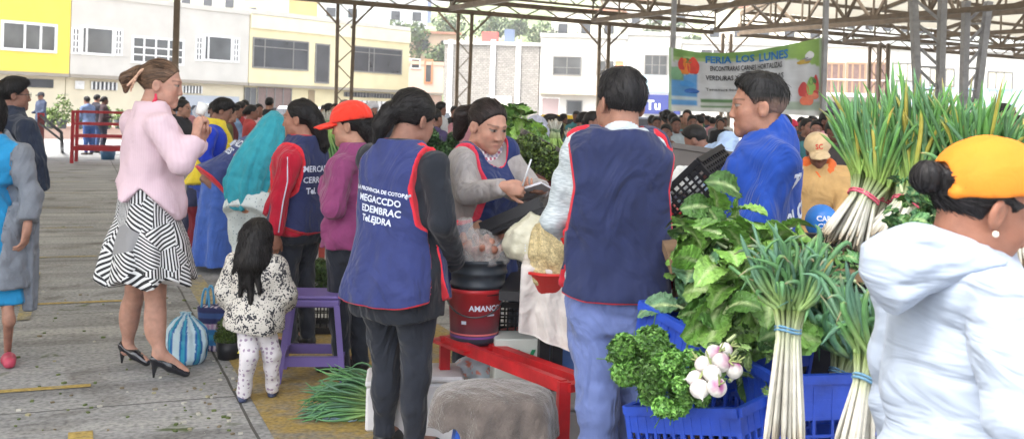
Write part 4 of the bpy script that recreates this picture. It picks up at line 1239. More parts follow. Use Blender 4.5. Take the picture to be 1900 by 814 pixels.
for i, (px, D, h, lb) in enumerate(tl):
    p = W(px, 100, D); tree(p[0], p[1], h, h * .5, lb, float(hillz(p[0], p[1])) - .2, seed=i, n=700, leaf=.22, cols=((.06, .10, .035), (.11, .16, .05), (.08, .12, .05), (.14, .17, .07)))

# raised sidewalk, planters and shrubs at the far left
q = MB(); p = G(60, 262); q.box((p[0] - 4, p[1] + 2.4, .22), (34, 4, .44), rotm(math.radians(35))); q.box((p[0] - 4, p[1] + 2.4, .46), (34.2, 4.2, .06), rotm(math.radians(35)))
tag(q.build('sidewalk', paint('kerb_wall', (205, 175, 160)), attr=False), kind='structure')
for i, (px, D, h, lb) in enumerate(((94, 33, .8, 'low shrub beside the dark dressed passer-by'), (116, 33, 1.3, 'tall leafy shrub in front of the pale pillar'), (150, 34, .8, 'shrub behind the left end of the red railing'), (198, 34, .9, 'yellow green shrub behind the red railing'), (222, 35, .8, 'small shrub beside the pink jacket'))):
    p = W(px, 200, D); T = thing('shrub', lb, 'plant', (p[0], p[1], .4), 'shrubs along the far sidewalk'); V, F, c = leaf_cloud([(p[0], p[1], .4 + h * t) for t in (.3, .55, .8)], [(h * .22,) * 3, (h * .25,) * 3, (h * .16,) * 3], 350, .06, ((.12, .2, .05), (.2, .28, .08), (.25, .3, .12)), i)
    part('foliage', V, F, M_LEAF, T, smooth=False, col=c); q = MB(); q.lathe((p[0], p[1], .49), [(.12, 0), (.18, .3)], 12); q.build('pot', mat('pot', srgb(90, 90, 95)), T, smooth=True, attr=False)

# ------------------------------------------------------------------ market roof
RC = np.array((7.1, 36.3, 0)); e1 = np.array((-.872, -.489, 0)); e2 = np.array((.489, -.872, 0)); up = np.array((0, 0, 1.))
M_STEEL = mat('painted_steel', srgb(118, 104, 88), .55, var=.2, bump=.002, bscale=30); M_STEELG = mat('grey_steel', srgb(158, 158, 160), .5, var=.2)
M_SHEET = None
def sheet_mat():
    m = bpy.data.materials.new('roof_sheet'); m.use_nodes = True; N = m.node_tree.nodes; L = m.node_tree.links; b = N['Principled BSDF']
    b.inputs['Base Color'].default_value = (*srgb(196, 188, 164), 1); b.inputs['Roughness'].default_value = .6
    t = N.new('ShaderNodeBsdfTranslucent'); t.inputs['Color'].default_value = (*srgb(222, 216, 200), 1)
    x = N.new('ShaderNodeMixShader'); x.inputs[0].default_value = .20; L.new(b.outputs[0], x.inputs[1]); L.new(t.outputs[0], x.inputs[2]); L.new(x.outputs[0], N['Material Output'].inputs[0])
    return m
M_SHEET = sheet_mat()
def rz(v): # height of the roof underside at distance v inward from the far edge
    v = v % 18.0; return 4.95 + .24 * (v if v < 9 else 18 - v)
def rp(u, v, z): return RC + e1 * u + e2 * v + up * z
def roof(label, u0, u1, v0, v1):
    T = thing('market_roof', label, 'roof', rp(u0, v0, 0), 'roofs over the market square')
    nv_ = int((v1 - v0) / 9); nuu = int(abs(u1 - u0) / .12)
    us = np.linspace(u0, u1, nuu); vs = [v0 + 9 * i for i in range(nv_ + 1)]
    V = np.array([rp(u, v, rz(v) + .42 + .02 * math.sin(i * math.pi)) + up * (.025 if i % 2 else 0) for i, u in enumerate(us) for v in vs])
    part('roof_sheet', V, tri_strip_grid(len(us), len(vs)), M_SHEET, T, smooth=False)
    for v in np.arange(v0, v1 + .1, 1.5):
        q = MB(); z = rz(v) + .35; q.bar(rp(u0, v, z), rp(u1, v, z), .09, .12)
        if abs(v % 9) < .1: 
            q.bar(rp(u0, v, z - .3), rp(u1, v, z - .3), .07, .07)
            st = .45; n_ = int(abs(u1 - u0) / st); sg = 1 if u1 > u0 else -1
            for i in range(n_): q.bar(rp(u0 + sg * i * st, v, z - (.3 if i % 2 else 0)), rp(u0 + sg * (i + 1) * st, v, z - (0 if i % 2 else .3)), .03)
        q.build('purlin', M_STEEL, T, attr=False)
    us = np.arange(0, abs(u1 - u0) + .1, 5.2) * (1 if u1 > u0 else -1) + u0
    for u in us:
        q = MB()
        q.bar(rp(u, v0, rz(v0) - .40), rp(u, v1, rz(v0) - .40), .14, .14); prev = None
        for i, v in enumerate(np.arange(v0, v1 + .01, 1.5)):
            zt = rz(v) + .28; zb = rz(v0) - .40
            if prev is not None:
                q.bar(prev[0], rp(u, v, zt), .13, .13); q.bar(prev[1] if i % 2 else prev[0], rp(u, v, zt if i % 2 else zb), .08)
            q.bar(rp(u, v, zb), rp(u, v, zt), .05); prev = (rp(u, v, zt), rp(u, v, zb))
        q.build('roof_truss', M_STEEL, T, attr=False)
    q = MB(); d = 1 if u1 > u0 else -1
    for v in (v0 - .12,):
        for z in (4.5, 4.84): q.bar(rp(u0, v, z), rp(u1, v, z), .14, .14)
        n_ = int(abs(u1 - u0) / .7)
        for i in range(n_):
            a = u0 + (u1 - u0) * i / n_; b_ = u0 + (u1 - u0) * (i + 1) / n_; q.bar(rp(a, v, 4.5 if i % 2 else 4.84), rp(b_, v, 4.84 if i % 2 else 4.5), .035)
    q.build('edge_beam', M_STEEL, T, attr=False)
    return T
roof('corrugated roof on brown steel trusses over the vegetable stalls', 0, 41.6, 0, 27)
roof('farther corrugated roof seen beyond the lattice columns on the right', -1.2, -27.2, 0, 27)

def column(p, label, wt=.42, wb=.42, d=None, leg=.10, top_=4.5, brace=True, one=False, m=None, lac=1, side=0):
    d = e1 if d is None else d; T = thing('steel_column', label, 'column', (p[0], p[1], 0), 'steel columns carrying the market roof'); m = m or M_STEEL; p = np.array((p[0], p[1], 0.))
    if one: q = MB(); q.bar(p, p + up * top_, leg * 1.2); q.build('post', m, T, attr=False); return T
    ts, bs = ([-wt / 2, wt / 2], [-wb / 2, wb / 2]) if not side else (([-wt, 0], [-wb, 0]) if side < 0 else ([0, wt], [0, wb]))
    for t, b_ in zip(ts, bs): q = MB(); q.bar(p + d * b_, p + d * t + up * top_, leg); q.build('leg', m, T, attr=False)
    q = MB(); n_ = int(top_ / (.42 if lac == 1 else .55)); f = lambda s, z: p + d * (bs[s] + (ts[s] - bs[s]) * z / top_) + up * z
    for i in range(n_):
        z0, z1 = top_ * i / n_, top_ * (i + 1) / n_
        if lac == 2: q.bar(f(0, z0), f(1, z0), leg * .28); q.bar(f(0, z0), f(1, z1), leg * .38)
        else: q.bar(f(i % 2, z0), f(1 - i % 2, z1), leg * .3)
    q.build('lacing', m, T, attr=False)
    if brace:
        q = MB()
        for a in (-1, 1): q.bar(p + up * 3.75 + d * a * .15, p + up * 4.55 + d * a * .9, .06)
        q.build('brace', m, T, attr=False)
    return T
def on_line(px):   # where the far roof edge is seen at photo column px
    d = W(px, 200, 1.0)[:2]; n_ = e2[:2]; t = ((RC - e2 * .12)[:2] @ n_) / (d @ n_); return d * t
column(on_line(323), 'slim single post behind the head of the woman in pink', one=True, leg=.13)
column(on_line(637), 'laced twin leg column in front of the cream building', wt=.48, wb=.40, d=np.array((1., .1, 0)))
column(on_line(858), 'laced twin leg column left of the grey block wall', wt=.42, wb=.36, d=np.array((1., .1, 0)))
column(on_line(1117), 'slim twin leg column behind the head of the man in the navy vest', wt=.32, wb=.28, d=np.array((1., .1, 0)))
column(on_line(1345), 'slim twin leg column at the corner of the roof above the banner', wt=.30, wb=.26, d=np.array((1., .1, 0)))
dd = np.array((1., .0, 0))
column(W(1743, 200, 26.5), 'thick tapering lattice column with slanted braces above the green onions', wt=.80, wb=.42, d=-dd, leg=.17, lac=2, side=1, m=M_STEELG, brace=False, top_=5.3)
column(W(1787, 200, 27.5), 'second thick lattice column leaning outward to the right', wt=.60, wb=.16, d=dd, leg=.17, lac=2, side=1, m=M_STEELG, brace=False, top_=4.8)
column(W(1619, 200, 40), 'distant thin twin column left of the lattice columns', wt=.35, wb=.35, d=dd, leg=.10, brace=False)
column(W(1637, 200, 39), 'distant thin twin column right beside its twin', wt=.3, wb=.3, d=dd, leg=.10, brace=False)
# ------------------------------------------------------------------ special cloth patterns
def pattern(name, kind, rough=.85):
    if name in MATS: return MATS[name]
    m = bpy.data.materials.new(name); MATS[name] = m; m.use_nodes = True; N = m.node_tree.nodes; L = m.node_tree.links; b = N['Principled BSDF']; b.inputs['Roughness'].default_value = rough
    tc = N.new('ShaderNodeTexCoord'); sp = N.new('ShaderNodeSeparateXYZ'); L.new(tc.outputs['Object'], sp.inputs[0])
    def M(op, *a):
        n = N.new('ShaderNodeMath'); n.operation = op
        for i, v in enumerate(a):
            if isinstance(v, (int, float)): n.inputs[i].default_value = v
            else: L.new(v, n.inputs[i])
        return n.outputs[0]
    def mix(f, a, c):
        x = N.new('ShaderNodeMix'); x.data_type = 'RGBA'; L.new(f, x.inputs['Factor'])
        for i, q in (('A', a), ('B', c)):
            if isinstance(q, tuple): x.inputs[i].default_value = (*q, 1)
            else: L.new(q, x.inputs[i])
        return x.outputs['Result']
    X, Y, Z = sp.outputs[0], sp.outputs[1], sp.outputs[2]
    ang = M('MULTIPLY', M('ARCTAN2', X, M('MULTIPLY', Y, -1.)), .24)
    cb = N.new('ShaderNodeCombineXYZ'); L.new(ang, cb.inputs[0]); L.new(Z, cb.inputs[1])
    def vor(sc, feat='F1', vec=None, rnd_=1.):
        v = N.new('ShaderNodeTexVoronoi'); v.inputs['Scale'].default_value = sc; v.feature = feat; v.inputs['Randomness'].default_value = rnd_; L.new(vec or cb.outputs[0], v.inputs['Vector']); return v
    if kind == 'patch':
        v = vor(8.5, vec=cb.outputs[0]); s2 = N.new('ShaderNodeSeparateColor'); L.new(v.outputs['Color'], s2.inputs[0])
        th = M('MULTIPLY', M('ROUND', M('MULTIPLY', s2.outputs[0], 5.)), 1.05)
        ph = M('ADD', M('MULTIPLY', ang, M('COSINE', th)), M('MULTIPLY', Z, M('SINE', th)))
        fr = M('ADD', M('MULTIPLY', M('ROUND', M('MULTIPLY', s2.outputs[1], 2.)), 90.), 230.)
        st = M('GREATER_THAN', M('SINE', M('ADD', M('MULTIPLY', ph, fr), M('MULTIPLY', M('SINE', M('MULTIPLY', M('ADD', ang, Z), 26.)), 1.1))), .0)
        col = mix(st, (.018, .018, .022), (.72, .72, .73))
        gr = M('GREATER_THAN', s2.outputs[2], .90); col = mix(gr, col, (.27, .27, .28))
        bl = M('LESS_THAN', s2.outputs[2], .0); col = mix(bl, col, (.45, .55, .68))
    elif kind == 'leopard':
        v = vor(105, vec=tc.outputs['Object']); n = N.new('ShaderNodeTexNoise'); n.inputs['Scale'].default_value = 25; L.new(tc.outputs['Object'], n.inputs['Vector'])
        d = M('ADD', v.outputs['Distance'], M('MULTIPLY', M('SUBTRACT', n.outputs['Fac'], .5), 1.5))
        col = mix(M('LESS_THAN', d, .42), (.60, .57, .52), (.035, .035, .045))
    elif kind == 'figures':
        v = vor(42, vec=tc.outputs['Object'], rnd_=.35); n = N.new('ShaderNodeTexNoise'); n.inputs['Scale'].default_value = 90; L.new(tc.outputs['Object'], n.inputs['Vector'])
        d = M('ADD', v.outputs['Distance'], M('MULTIPLY', M('SUBTRACT', n.outputs['Fac'], .5), .7))
        col = mix(M('LESS_THAN', d, .30), (.68, .65, .68), (.34, .26, .36))
    elif kind == 'dots':
        v = vor(36, vec=tc.outputs['Object'], rnd_=.5); col = mix(M('LESS_THAN', v.outputs['Distance'], .22), (.66, .72, .72), (.30, .38, .42))
    elif kind == 'check':
        cx = M('GREATER_THAN', M('SINE', M('MULTIPLY', M('ADD', X, M('MULTIPLY', Y, .5)), 210.)), .1); cz = M('GREATER_THAN', M('SINE', M('MULTIPLY', Z, 210.)), .1)
        col = mix(cx, mix(cz, (.62, .58, .60), (.40, .12, .18)), mix(cz, (.34, .30, .42), (.75, .72, .72)))
    elif kind == 'plaid':
        cx = M('GREATER_THAN', M('SINE', M('MULTIPLY', M('ADD', X, M('MULTIPLY', Y, .7)), 95.)), .0); cz = M('GREATER_THAN', M('SINE', M('MULTIPLY', Z, 95.)), .0)
        col = mix(cx, mix(cz, (.03, .04, .06), (.16, .22, .26)), mix(cz, (.10, .10, .14), (.55, .56, .55)))
    elif kind == 'rib':
        n = N.new('ShaderNodeTexNoise'); n.inputs['Scale'].default_value = 7; L.new(tc.outputs['Object'], n.inputs['Vector'])
        st = M('SINE', M('MULTIPLY', M('ADD', ang, M('MULTIPLY', n.outputs['Fac'], .02)), 420.)); col = mix(M('MULTIPLY_ADD', st, .10, .4), (.66, .47, .54), (.78, .62, .69))
    elif kind == 'heather':
        mp = N.new('ShaderNodeMapping'); mp.inputs['Scale'].default_value = (1, 1, 7); L.new(tc.outputs['Object'], mp.inputs['Vector'])
        n = N.new('ShaderNodeTexNoise'); n.inputs['Scale'].default_value = 32; n.inputs['Detail'].default_value = 5; L.new(mp.outputs[0], n.inputs['Vector'])
        r = N.new('ShaderNodeMapRange'); r.inputs['From Min'].default_value = .38; r.inputs['From Max'].default_value = .64; L.new(n.outputs['Fac'], r.inputs['Value']); col = mix(r.outputs[0], (.36, .42, .46), (.60, .66, .69))
    L.new(col, b.inputs['Base Color'])
    n2 = N.new('ShaderNodeTexNoise'); n2.inputs['Scale'].default_value = 9; n2.inputs['Detail'].default_value = 4; L.new(tc.outputs['Object'], n2.inputs['Vector'])
    bp = N.new('ShaderNodeBump'); bp.inputs['Distance'].default_value = .012; L.new(n2.outputs['Fac'], bp.inputs['Height']); L.new(bp.outputs[0], b.inputs['Normal'])
    return m


def at_px(px, D): return W(px, 205, D)[0]
NAVY = srgb(44, 54, 104); RED = srgb(226, 52, 66)
M_NAVYL = cloth('blue_navy_apron', srgb(52, 61, 112), trim=RED, trimw=.006, bump=.014, bscale=5)
M_NAVYD = cloth('dark_navy_vest', srgb(40, 48, 84), trim=srgb(205, 48, 62), trimw=.006, bump=.012, bscale=4)
M_NAVYM = cloth('navy_apron', srgb(44, 52, 92), trim=RED, trimw=.008)
M_BLACK = cloth('black_cloth', srgb(36, 40, 48)); M_BLACKP = cloth('black_leggings', srgb(42, 46, 56), bump=.008)
M_PRINT = mat('white_print', srgb(215, 222, 238), .7)
GP = 'shoppers and stallholders around the vegetable stall'

# ---- woman in the pink jacket
D = 5.43; P = Pose(at_px(280, D), D, -62, 1.60, z0=.07, bw=1.16, head=(-22, 6, 0), hs=1.06, lean=2)
P.set(shR=W(300, 236, 5.24), elR=W(338, 300, 5.20), wrR=W(364, 252, 5.25), shL=W(246, 232, 5.6), elL=W(330, 300, 5.65), wrL=W(372, 262, 5.50),
      anR=W(296, 652, 5.40), toR=G(345, 700), knR=W(289, 575, 5.42), hpR=W(285, 470, 5.42), anL=W(236, 642, 5.68), toL=G(272, 680), knL=W(247, 560, 5.65), hpL=W(262, 470, 5.6))
P.J['toR'][2] = .02; P.J['toL'][2] = .02
T = thing('person', 'woman in a pale pink jacket and black and white patchwork skirt, holding a cup', 'person', (P.x, P.y, 0), GP)
body(P, T, srgb(186, 142, 124), hands=[('R', (.10, .1, 1), (.7, .8, 0), 1, 1.25, .1, .8), ('L', (.25, -.2, 1), (.5, -.8, 0), -1, 1.2)], legr=1.08)
skirt(P, T, pattern('patchwork_stripes', 'patch'), bottom=.50, top_t=.07, w1=(.285, .25), fold=(.022, 8), seed=4, jag=.022, h=.011, shift=(0, .0))
def pinkcut(X, Y, Z):
    x, y, t = P.loc(X, Y, Z); a = np.arctan2(x, y)     # pointed, uneven hem: long in front, notched at the side
    z = np.interp(a / math.pi, (-1, -.85, -.2, .08, .3, .45, .62, .75, .9, 1), (.10, .12, -.04, -.05, -.055, .02, .11, .025, .08, .10)).astype(f32)
    return t - z
top(P, T, pattern('pink_ribbed_jacket', 'rib'), 'jacket', g=.028, hem=-.07, sleeve=.94, seed=7, wr=.006, belly=.015, flare=.12, sl=1.15, cutf=pinkcut, neck=.066)
make_hair(P, T, 'tied', srgb(96, 74, 58), seed=3, extra=[('e', (0, -.105, .03), (.035, .03, .04)), ('c', (0, -.125, .045), (.0, -.175, .0), .030, .034), ('c', (0, -.175, .0), (0, -.168, -.06), .034, .012)])
F = Fld(P.hp(-.06, -.17, -.06), P.hp(.06, -.06, .09), .004)
for i in range(6): F.add(cap(P.hp(.045 - .004 * i, -.10 - .008 * i, .055 - .018 * i), P.hp(.058, -.105 - .004 * i, .035 - .018 * i), .006), .002)
F.add(cap(P.hp(.04, -.09, .06), P.hp(.05, -.15, -.03), .007), .003)
lo, hi = np.array(P.hp(-.06, -.17, -.06)), np.array(P.hp(.06, -.06, .09))
F.ax = Fld(np.minimum(lo, hi) - .06, np.maximum(lo, hi) + .06, .004).ax; F.F = np.full([len(a) for a in F.ax], .25, dtype=f32)
for i in range(6): F.add(cap(P.hp(.048 - .004 * i, -.10 - .008 * i, .055 - .018 * i), P.hp(.066, -.108 - .004 * i, .035 - .018 * i), .006), .002)
F.add(cap(P.hp(.05, -.09, .06), P.hp(.055, -.15, -.03), .007), .003)
V, Q, _ = F.mesh(); part('hair_claw', V, Q, mat('beige_plastic', srgb(215, 175, 150), .4), T)
q = MB(); p = P.hp(.082, -.004, -.05)
for i in range(7): a = i * .9; q.tube([p + (0, 0, -.004 * i), p + P.HR @ np.array((.004, .012 * math.sin(a), -.022 - .006 * i))], [.006, .004], 6)
q.build('earring', mat('coral_earring', srgb(225, 60, 90), .5), T, smooth=True, attr=False)
M_PATENT = mat('black_patent', srgb(24, 24, 32), .18, spec=.7, coat=.4); shoes(P, T, M_PATENT, heel=.075, up=0, z0=0)
q = MB(); c = W(374, 203, 5.30); q.lathe(c, [(.001, -.03), (.022, -.03), (.029, .03), (.027, .03), (.024, 0), (.001, 0)], 18, rotm(.3, .25, .3)); tag(q.build('cup', mat('white_cup', (.78, .78, .76), .5), smooth=True, attr=False), 'small white plastic cup held in the raised hand of the woman in pink', 'cup')

# ---- woman in turquoise at the left edge
D = 5.6; P = Pose(at_px(-20, D), D, 176, 1.48, head=(0, 0, 0), bw=1.08)
P.set(elL=W(58, 362, 5.58), wrL=W(50, 425, 5.5), shL=W(36, 288, 5.6), anL=W(16, 590, 5.5), toL=G(14, 668), knL=W(8, 500, 5.55))
P.J['toL'][2] = .02
T = thing('person', 'woman in a turquoise dress and open grey cardigan at the left edge', 'person', (P.x, P.y, 0), GP)
body(P, T, 'tan', hands=[('L', (-.1, -.1, -1), (-1, 0, 0), 1, .5)])
M_TURQ = cloth('turquoise_dress', srgb(40, 142, 196)); top(P, T, M_TURQ, 'dress_top', g=.016, hem=-.06, sleeve=.3, neck=.085, seed=3, belly=.02)
skirt(P, T, M_TURQ, 'dress_skirt', top_t=.06, bottom=.34, w1=(.24, .20), fold=(.014, 6), seed=5, h=.014)
def opened(X, Y, Z):
    x, y, t = P.loc(X, Y, Z); return np.maximum(-x - .165 - .03 * np.clip(.1 - t, 0, .6), -y) + 0 * t
top(P, T, cloth('grey_cardigan', srgb(122, 128, 138), bump=.01, bscale=14), 'cardigan', g=.028, hem=-.22, sleeve=.86, seed=8, cutf=opened, sl=1.05, flare=.25, neck=.085, wr=.006)
tl_ = MB(); c = W(58, 455, 5.6)
F = Fld(c - (.12, .12, .42), c + (.12, .12, .25), .012); F.add(stack(c + (0, 0, -.36), rotm(.2), [(0, .0, 0, .035, .03), (.2, -.01, 0, .045, .05), (.6, -.04, 0, .07, .06)], 2.2, lambda an, t: .008 * np.sin(an * 5)), 0)
V, Q, _ = F.mesh(); part('cardigan_tail', V, Q, MATS['grey_cardigan'], T); make_hair(P, T, 'long', seed=3)
shoes(P, T, mat('pink_shoe', srgb(178, 66, 88), .5), up=0)

# ---- man in the dark jacket, left
D = 7.3; P = Pose(at_px(22, D), D, -52, 1.60, head=(-12, 0, 0), sx='m', bw=1.05)
T = thing('person', 'man in glasses and a dark blue hooded jacket behind the woman in turquoise', 'person', (P.x, P.y, 0), GP)
P.set(shR=W(52, 240, 7.1), elR=W(66, 300, 7.05), wrR=W(76, 350, 7.1))
body(P, T, 'brown'); top(P, T, cloth('dark_blue_jacket', srgb(38, 46, 64)), 'jacket', g=.030, hem=-.07, seed=4, wr=.007, sl=1.2, neck=.066, extra=[(ell(P.hp(0, -.07, -.13), (.11, .07, .055), P.R0), .03)])
pants(P, T, M_BLACKP); make_hair(P, T, 'thick', seed=4); shoes(P, T, M_SHOE, (.02, .02, .02))
q = MB()
for g in (-1, 1):
    q.tube([P.hp(g * .031 + .022 * math.cos(a), .104, .002 + .017 * math.sin(a)) for a in np.linspace(0, 2 * math.pi, 13)], .002, 5); q.tube([P.hp(g * .053, .100, .006), P.hp(g * .080, .0, .004)], .002, 5)
q.tube([P.hp(-.01, .108, .004), P.hp(.01, .108, .004)], .002, 5); q.build('glasses', mat('glasses_frame', (.02, .02, .02), .3), T, smooth=True, attr=False)

# ---- person in the yellow vest
D = 9.5; P = Pose(at_px(388, D), D, -72, 1.52, head=(-8, 14, 0), sx='m', bw=1.15, lean=8)
P.set(elR=W(380, 290, 9.25), wrR=W(406, 318, 9.25), shR=W(388, 248, 9.28))
T = thing('person', 'dark haired person in a yellow vest over bright blue sleeves', 'person', (P.x, P.y, 0), GP)
body(P, T, 'brown', h=.02, hh=.008); top(P, T, cloth('blue_sleeves', srgb(36, 66, 196)), g=.018, h=.016, sl=1.25)
tabard(P, T, cloth('yellow_vest', srgb(232, 208, 60), trim=srgb(232, 208, 60)), 'vest', g=.040, hem=-.07, h=.014, seed=2, wS=.088, wB=.12); pants(P, T, cloth('blue_trousers', srgb(52, 84, 180)), h=.018, g=.03); make_hair(P, T, 'thick', h=.008); shoes(P, T, M_SHOE, srgb(60, 60, 70))

# ---- bending person in navy apron and blue skirt
D = 9.0; P = Pose(at_px(413, D), D, -64, 1.56, lean=50, bw=1.2, head=(0, 20, 0)); 
P.hip[2] = .80
for g, s_ in (('L', -1), ('R', 1)):
    P.J['sh' + g] = P.tp(s_ * .1, 0, .27); P.J['el' + g] = P.J['sh' + g] + np.array((.05, .02, -.26)); P.J['wr' + g] = P.J['el' + g] + np.array((.05, .03, -.22))
T = thing('person', 'stooping woman in a navy apron with white print and a long blue skirt', 'person', (P.x, P.y, 0), GP)
body(P, T, 'brown', h=.022, hh=.012, fine=False); top(P, T, cloth('white_blouse', srgb(190, 196, 205)), g=.016, h=.016)
a_ = tabard(P, T, cloth('bending_apron', srgb(62, 74, 128), trim=RED, trimw=.016), g=.045, hem=-.06, h=.015, corner=.02, wS=.11, wB=.14, flare=.2)
skirt(P, T, cloth('blue_skirt', srgb(74, 108, 190)), bottom=.05, w1=(.25, .22), fold=(.026, 6), seed=9, h=.016, top_t=.05); make_hair(P, T, 'tied', h=.010)
print_on(a_, [('MERCADO', 0, .05, .10, .003), ('LUNES', 0, -.05, .09, .003)], P.tp(0, -.1, .16), np.stack([P.T[:, 0], P.T[:, 2], -P.T[:, 1]], 1), M_PRINT, a_)

# ---- woman in teal shawl
D = 8.4; P = Pose(at_px(470, D), D, -14, 1.46, lean=38, bw=1.12, head=(0, 30, 0)); P.hip[2] = .66
for g, s_ in (('L', -1), ('R', 1)):
    P.J['sh' + g] = P.tp(s_ * .11, 0, .30); P.J['el' + g] = P.J['sh' + g] + np.array((s_ * .05, .10, -.22)); P.J['wr' + g] = P.J['el' + g] + np.array((-s_ * .02, .2, -.12)); P.J['hp' + g][2] = .64
P.set(knR=P.base + (.06, .10, .36), anR=P.base + (.04, .02, .07), knL=P.base + (-.10, .10, .36), anL=P.base + (-.12, .02, .07))
T = thing('person', 'woman bent forward under a teal shawl, in white dotted shorts', 'person', (P.x, P.y, 0), GP)
body(P, T, srgb(205, 140, 105), h=.016, hh=.012, fine=False, legr=1.1)
F = Fld((P.x - .42, P.y - .5, .45), (P.x + .42, P.y + .5, 1.5), .013)
cc = np.array((P.x, P.y, 0)); 
F.add(stack(cc + (0, 0, .60), rotm(math.radians(-14)), [(0, -.03, -.02, .12, .15), (.10, -.03, -.02, .15, .17), (.24, -.03, .0, .19, .19), (.435, .025, .04, .175, .19), (.57, .06, .10, .15, .17), (.67, .085, .14, .12, .13), (.76, .10, .16, .085, .09), (.81, .10, .17, .02, .03)], 2.1, lambda an, t: (.014 * np.sin(an * 9 + 3 * t) + .010 * np.sin(an * 15 + 1)) * np.clip(1.1 - t * 1.1, 0, 1)), 0)
F.disp(wrinkle(.006, 4, 14, None, (1, 1, .3))); F.disp(lambda X, Y, Z: .012 * np.exp(-((Z - .86 + .12 * (X - P.x)) / .02) ** 2)); F.keep(lambda X, Y, Z: Z - .60 + .04 * np.sin(X * 14) + .10 * (X - P.x))
V, Q, _ = F.mesh(); part('shawl', V, Q, cloth('teal_shawl', srgb(56, 160, 178), bump=.014, bscale=6), T)
pants(P, T, pattern('dotted_shorts', 'dots'), 'shorts', g=.045, cut=.02, h=.014, legr=1.1); make_hair(P, T, 'tied', h=.009); shoes(P, T, M_SHOE, srgb(50, 50, 60))

# ---- woman in the red sweater
D = 6.2; P = Pose(at_px(562, D), D, 60, 1.485, head=(22, 2, 0), bw=1.12, hs=.99)
P.set(shL=W(537, 300, 6.02), elL=W(519, 372, 5.98), wrL=W(512, 436, 5.95), shR=W(560, 280, 6.42), elR=W(520, 350, 6.5), wrR=W(498, 400, 6.4))
T = thing('person', 'woman in a red sweater and navy apron, hair tied back, smiling towards the shawl', 'person', (P.x, P.y, 0), GP)
body(P, T, srgb(164, 118, 98), hands=[('L', (-.15, .1, -1), (-.4, 1, 0), 1, .5)]); M_REDS = cloth('red_sweater', srgb(188, 30, 56)); top(P, T, M_REDS, 'sweater', g=.018, hem=-.05, sl=1.15, seed=9, neck=.056)
a_ = tabard(P, T, M_NAVYM, g=.034, hem=-.045, seed=6, h=.011, wS=.088, wB=.115, neck=.072); pants(P, T, M_BLACKP, g=.012)
print_on(a_, [('MERCADO', 0, .06, .050, .001), ('CERRADO', 0, -.005, .050, .001), ('Tel. 2240', 0, -.07, .05, .002)], P.tp(0, -.1, .17), np.stack([P.T[:, 0], P.T[:, 2], -P.T[:, 1]], 1), M_PRINT, a_)
q = MB(); n_ = 14; pts = [P.J['shL'] + (0, -.056, .03), (P.J['shL'] + P.J['elL']) / 2 + (.028, -.050, 0), P.J['elL'] + (.03, -.045, .0), P.J['wrL'] + (.022, -.034, .02)]
q.tube(pts, .009, 5, flat=.5); q.build('sleeve_stripe', M_PRINT, T, smooth=True, attr=False)
make_hair(P, T, 'tied', seed=6, extra=[('e', (0, -.10, -.01), (.062, .05, .07)), ('c', (0, -.12, -.04), (.02, -.14, -.16), .052, .040), ('c', (.02, -.14, -.16), (.03, -.12, -.24), .040, .02)]); shoes(P, T, M_SHOE, (.02, .02, .02))

# ---- woman with the orange red visor cap
D = 5.65; P = Pose(at_px(659, D), D, 58, 1.46, head=(22, 4, 0), bw=1.0, hs=1.0)
P.set(shL=W(636, 312, 5.50), elL=W(618, 384, 5.44), wrL=W(606, 340, 5.66), shR=W(670, 300, 5.85), elR=W(640, 380, 5.95), wrR=W(614, 360, 5.8))
T = thing('person', 'woman in a magenta fleece and an orange red visor cap', 'person', (P.x, P.y, 0), GP)
body(P, T, srgb(178, 134, 112)); top(P, T, cloth('magenta_fleece', srgb(138, 64, 110), bscale=10), 'fleece', g=.022, hem=-.05, sl=1.15, seed=12, wr=.007, neck=.052); pants(P, T, M_BLACKP); shoes(P, T, M_SHOE, (.02, .02, .02))
make_hair(P, T, 'tied', ztop=.03, seed=8, extra=[('e', (0, -.09, -.02), (.06, .05, .06)), ('c', (0, -.11, -.03), (0, -.13, -.13), .045, .03)])
bcap(P, T, cloth('orange_red_cap', srgb(236, 60, 42), bump=.005, bscale=20), tilt=.10, big=1.13, up=.0)

# ---- the child
D = 5.08; P = Pose(at_px(484, D), D, -12, .83, head=(6, 6, 0), bw=1.22, hs=.80)
P.set(anL=W(452, 722, 5.02), toL=W(447, 735, 5.15), knL=W(462, 660, 5.0), anR=W(506, 712, 5.12), toR=W(512, 722, 5.25), knR=W(504, 655, 5.08), elL=P.J['shL'] + (-.05, .0, -.13), elR=P.J['shR'] + (.045, .02, -.13))
for g in 'LR': P.J['an' + g][2] = .05; P.J['to' + g][2] = .015; P.J['wr' + g] = P.J['el' + g] + (.0, .08, -.07)
T = thing('person', 'small child with long loose black hair in a leopard print jacket', 'person', (P.x, P.y, 0), GP)
body(P, T, 'tan', h=.012, hh=.006); top(P, T, pattern('leopard_print', 'leopard'), 'jacket', g=.034, hem=-.10, sl=1.5, h=.009, seed=4, wr=.005, neck=.045)
pants(P, T, pattern('figure_print', 'figures'), 'leggings', g=.012, h=.008, legr=1.1, wr=.003); shoes(P, T, M_SHOE, srgb(72, 80, 108), h=.007)
make_hair(P, T, 'long', seed=5, extra=[('c', (0, -.05, 0), (0, -.09, -.15), .105, .10), ('c', (0, -.09, -.15), (-.01, -.10, -.27), .09, .05), ('c', (.06, -.08, -.08), (.115, -.085, -.22), .055, .025), ('c', (-.06, -.08, -.08), (-.10, -.08, -.22), .05, .028), ('c', (.0, -.1, -.2), (.02, -.12, -.40), .04, .012), ('c', (.04, -.1, -.15), (.07, -.12, -.33), .04, .012), ('c', (-.04, -.1, -.15), (-.05, -.12, -.35), .04, .012)], name='hair')

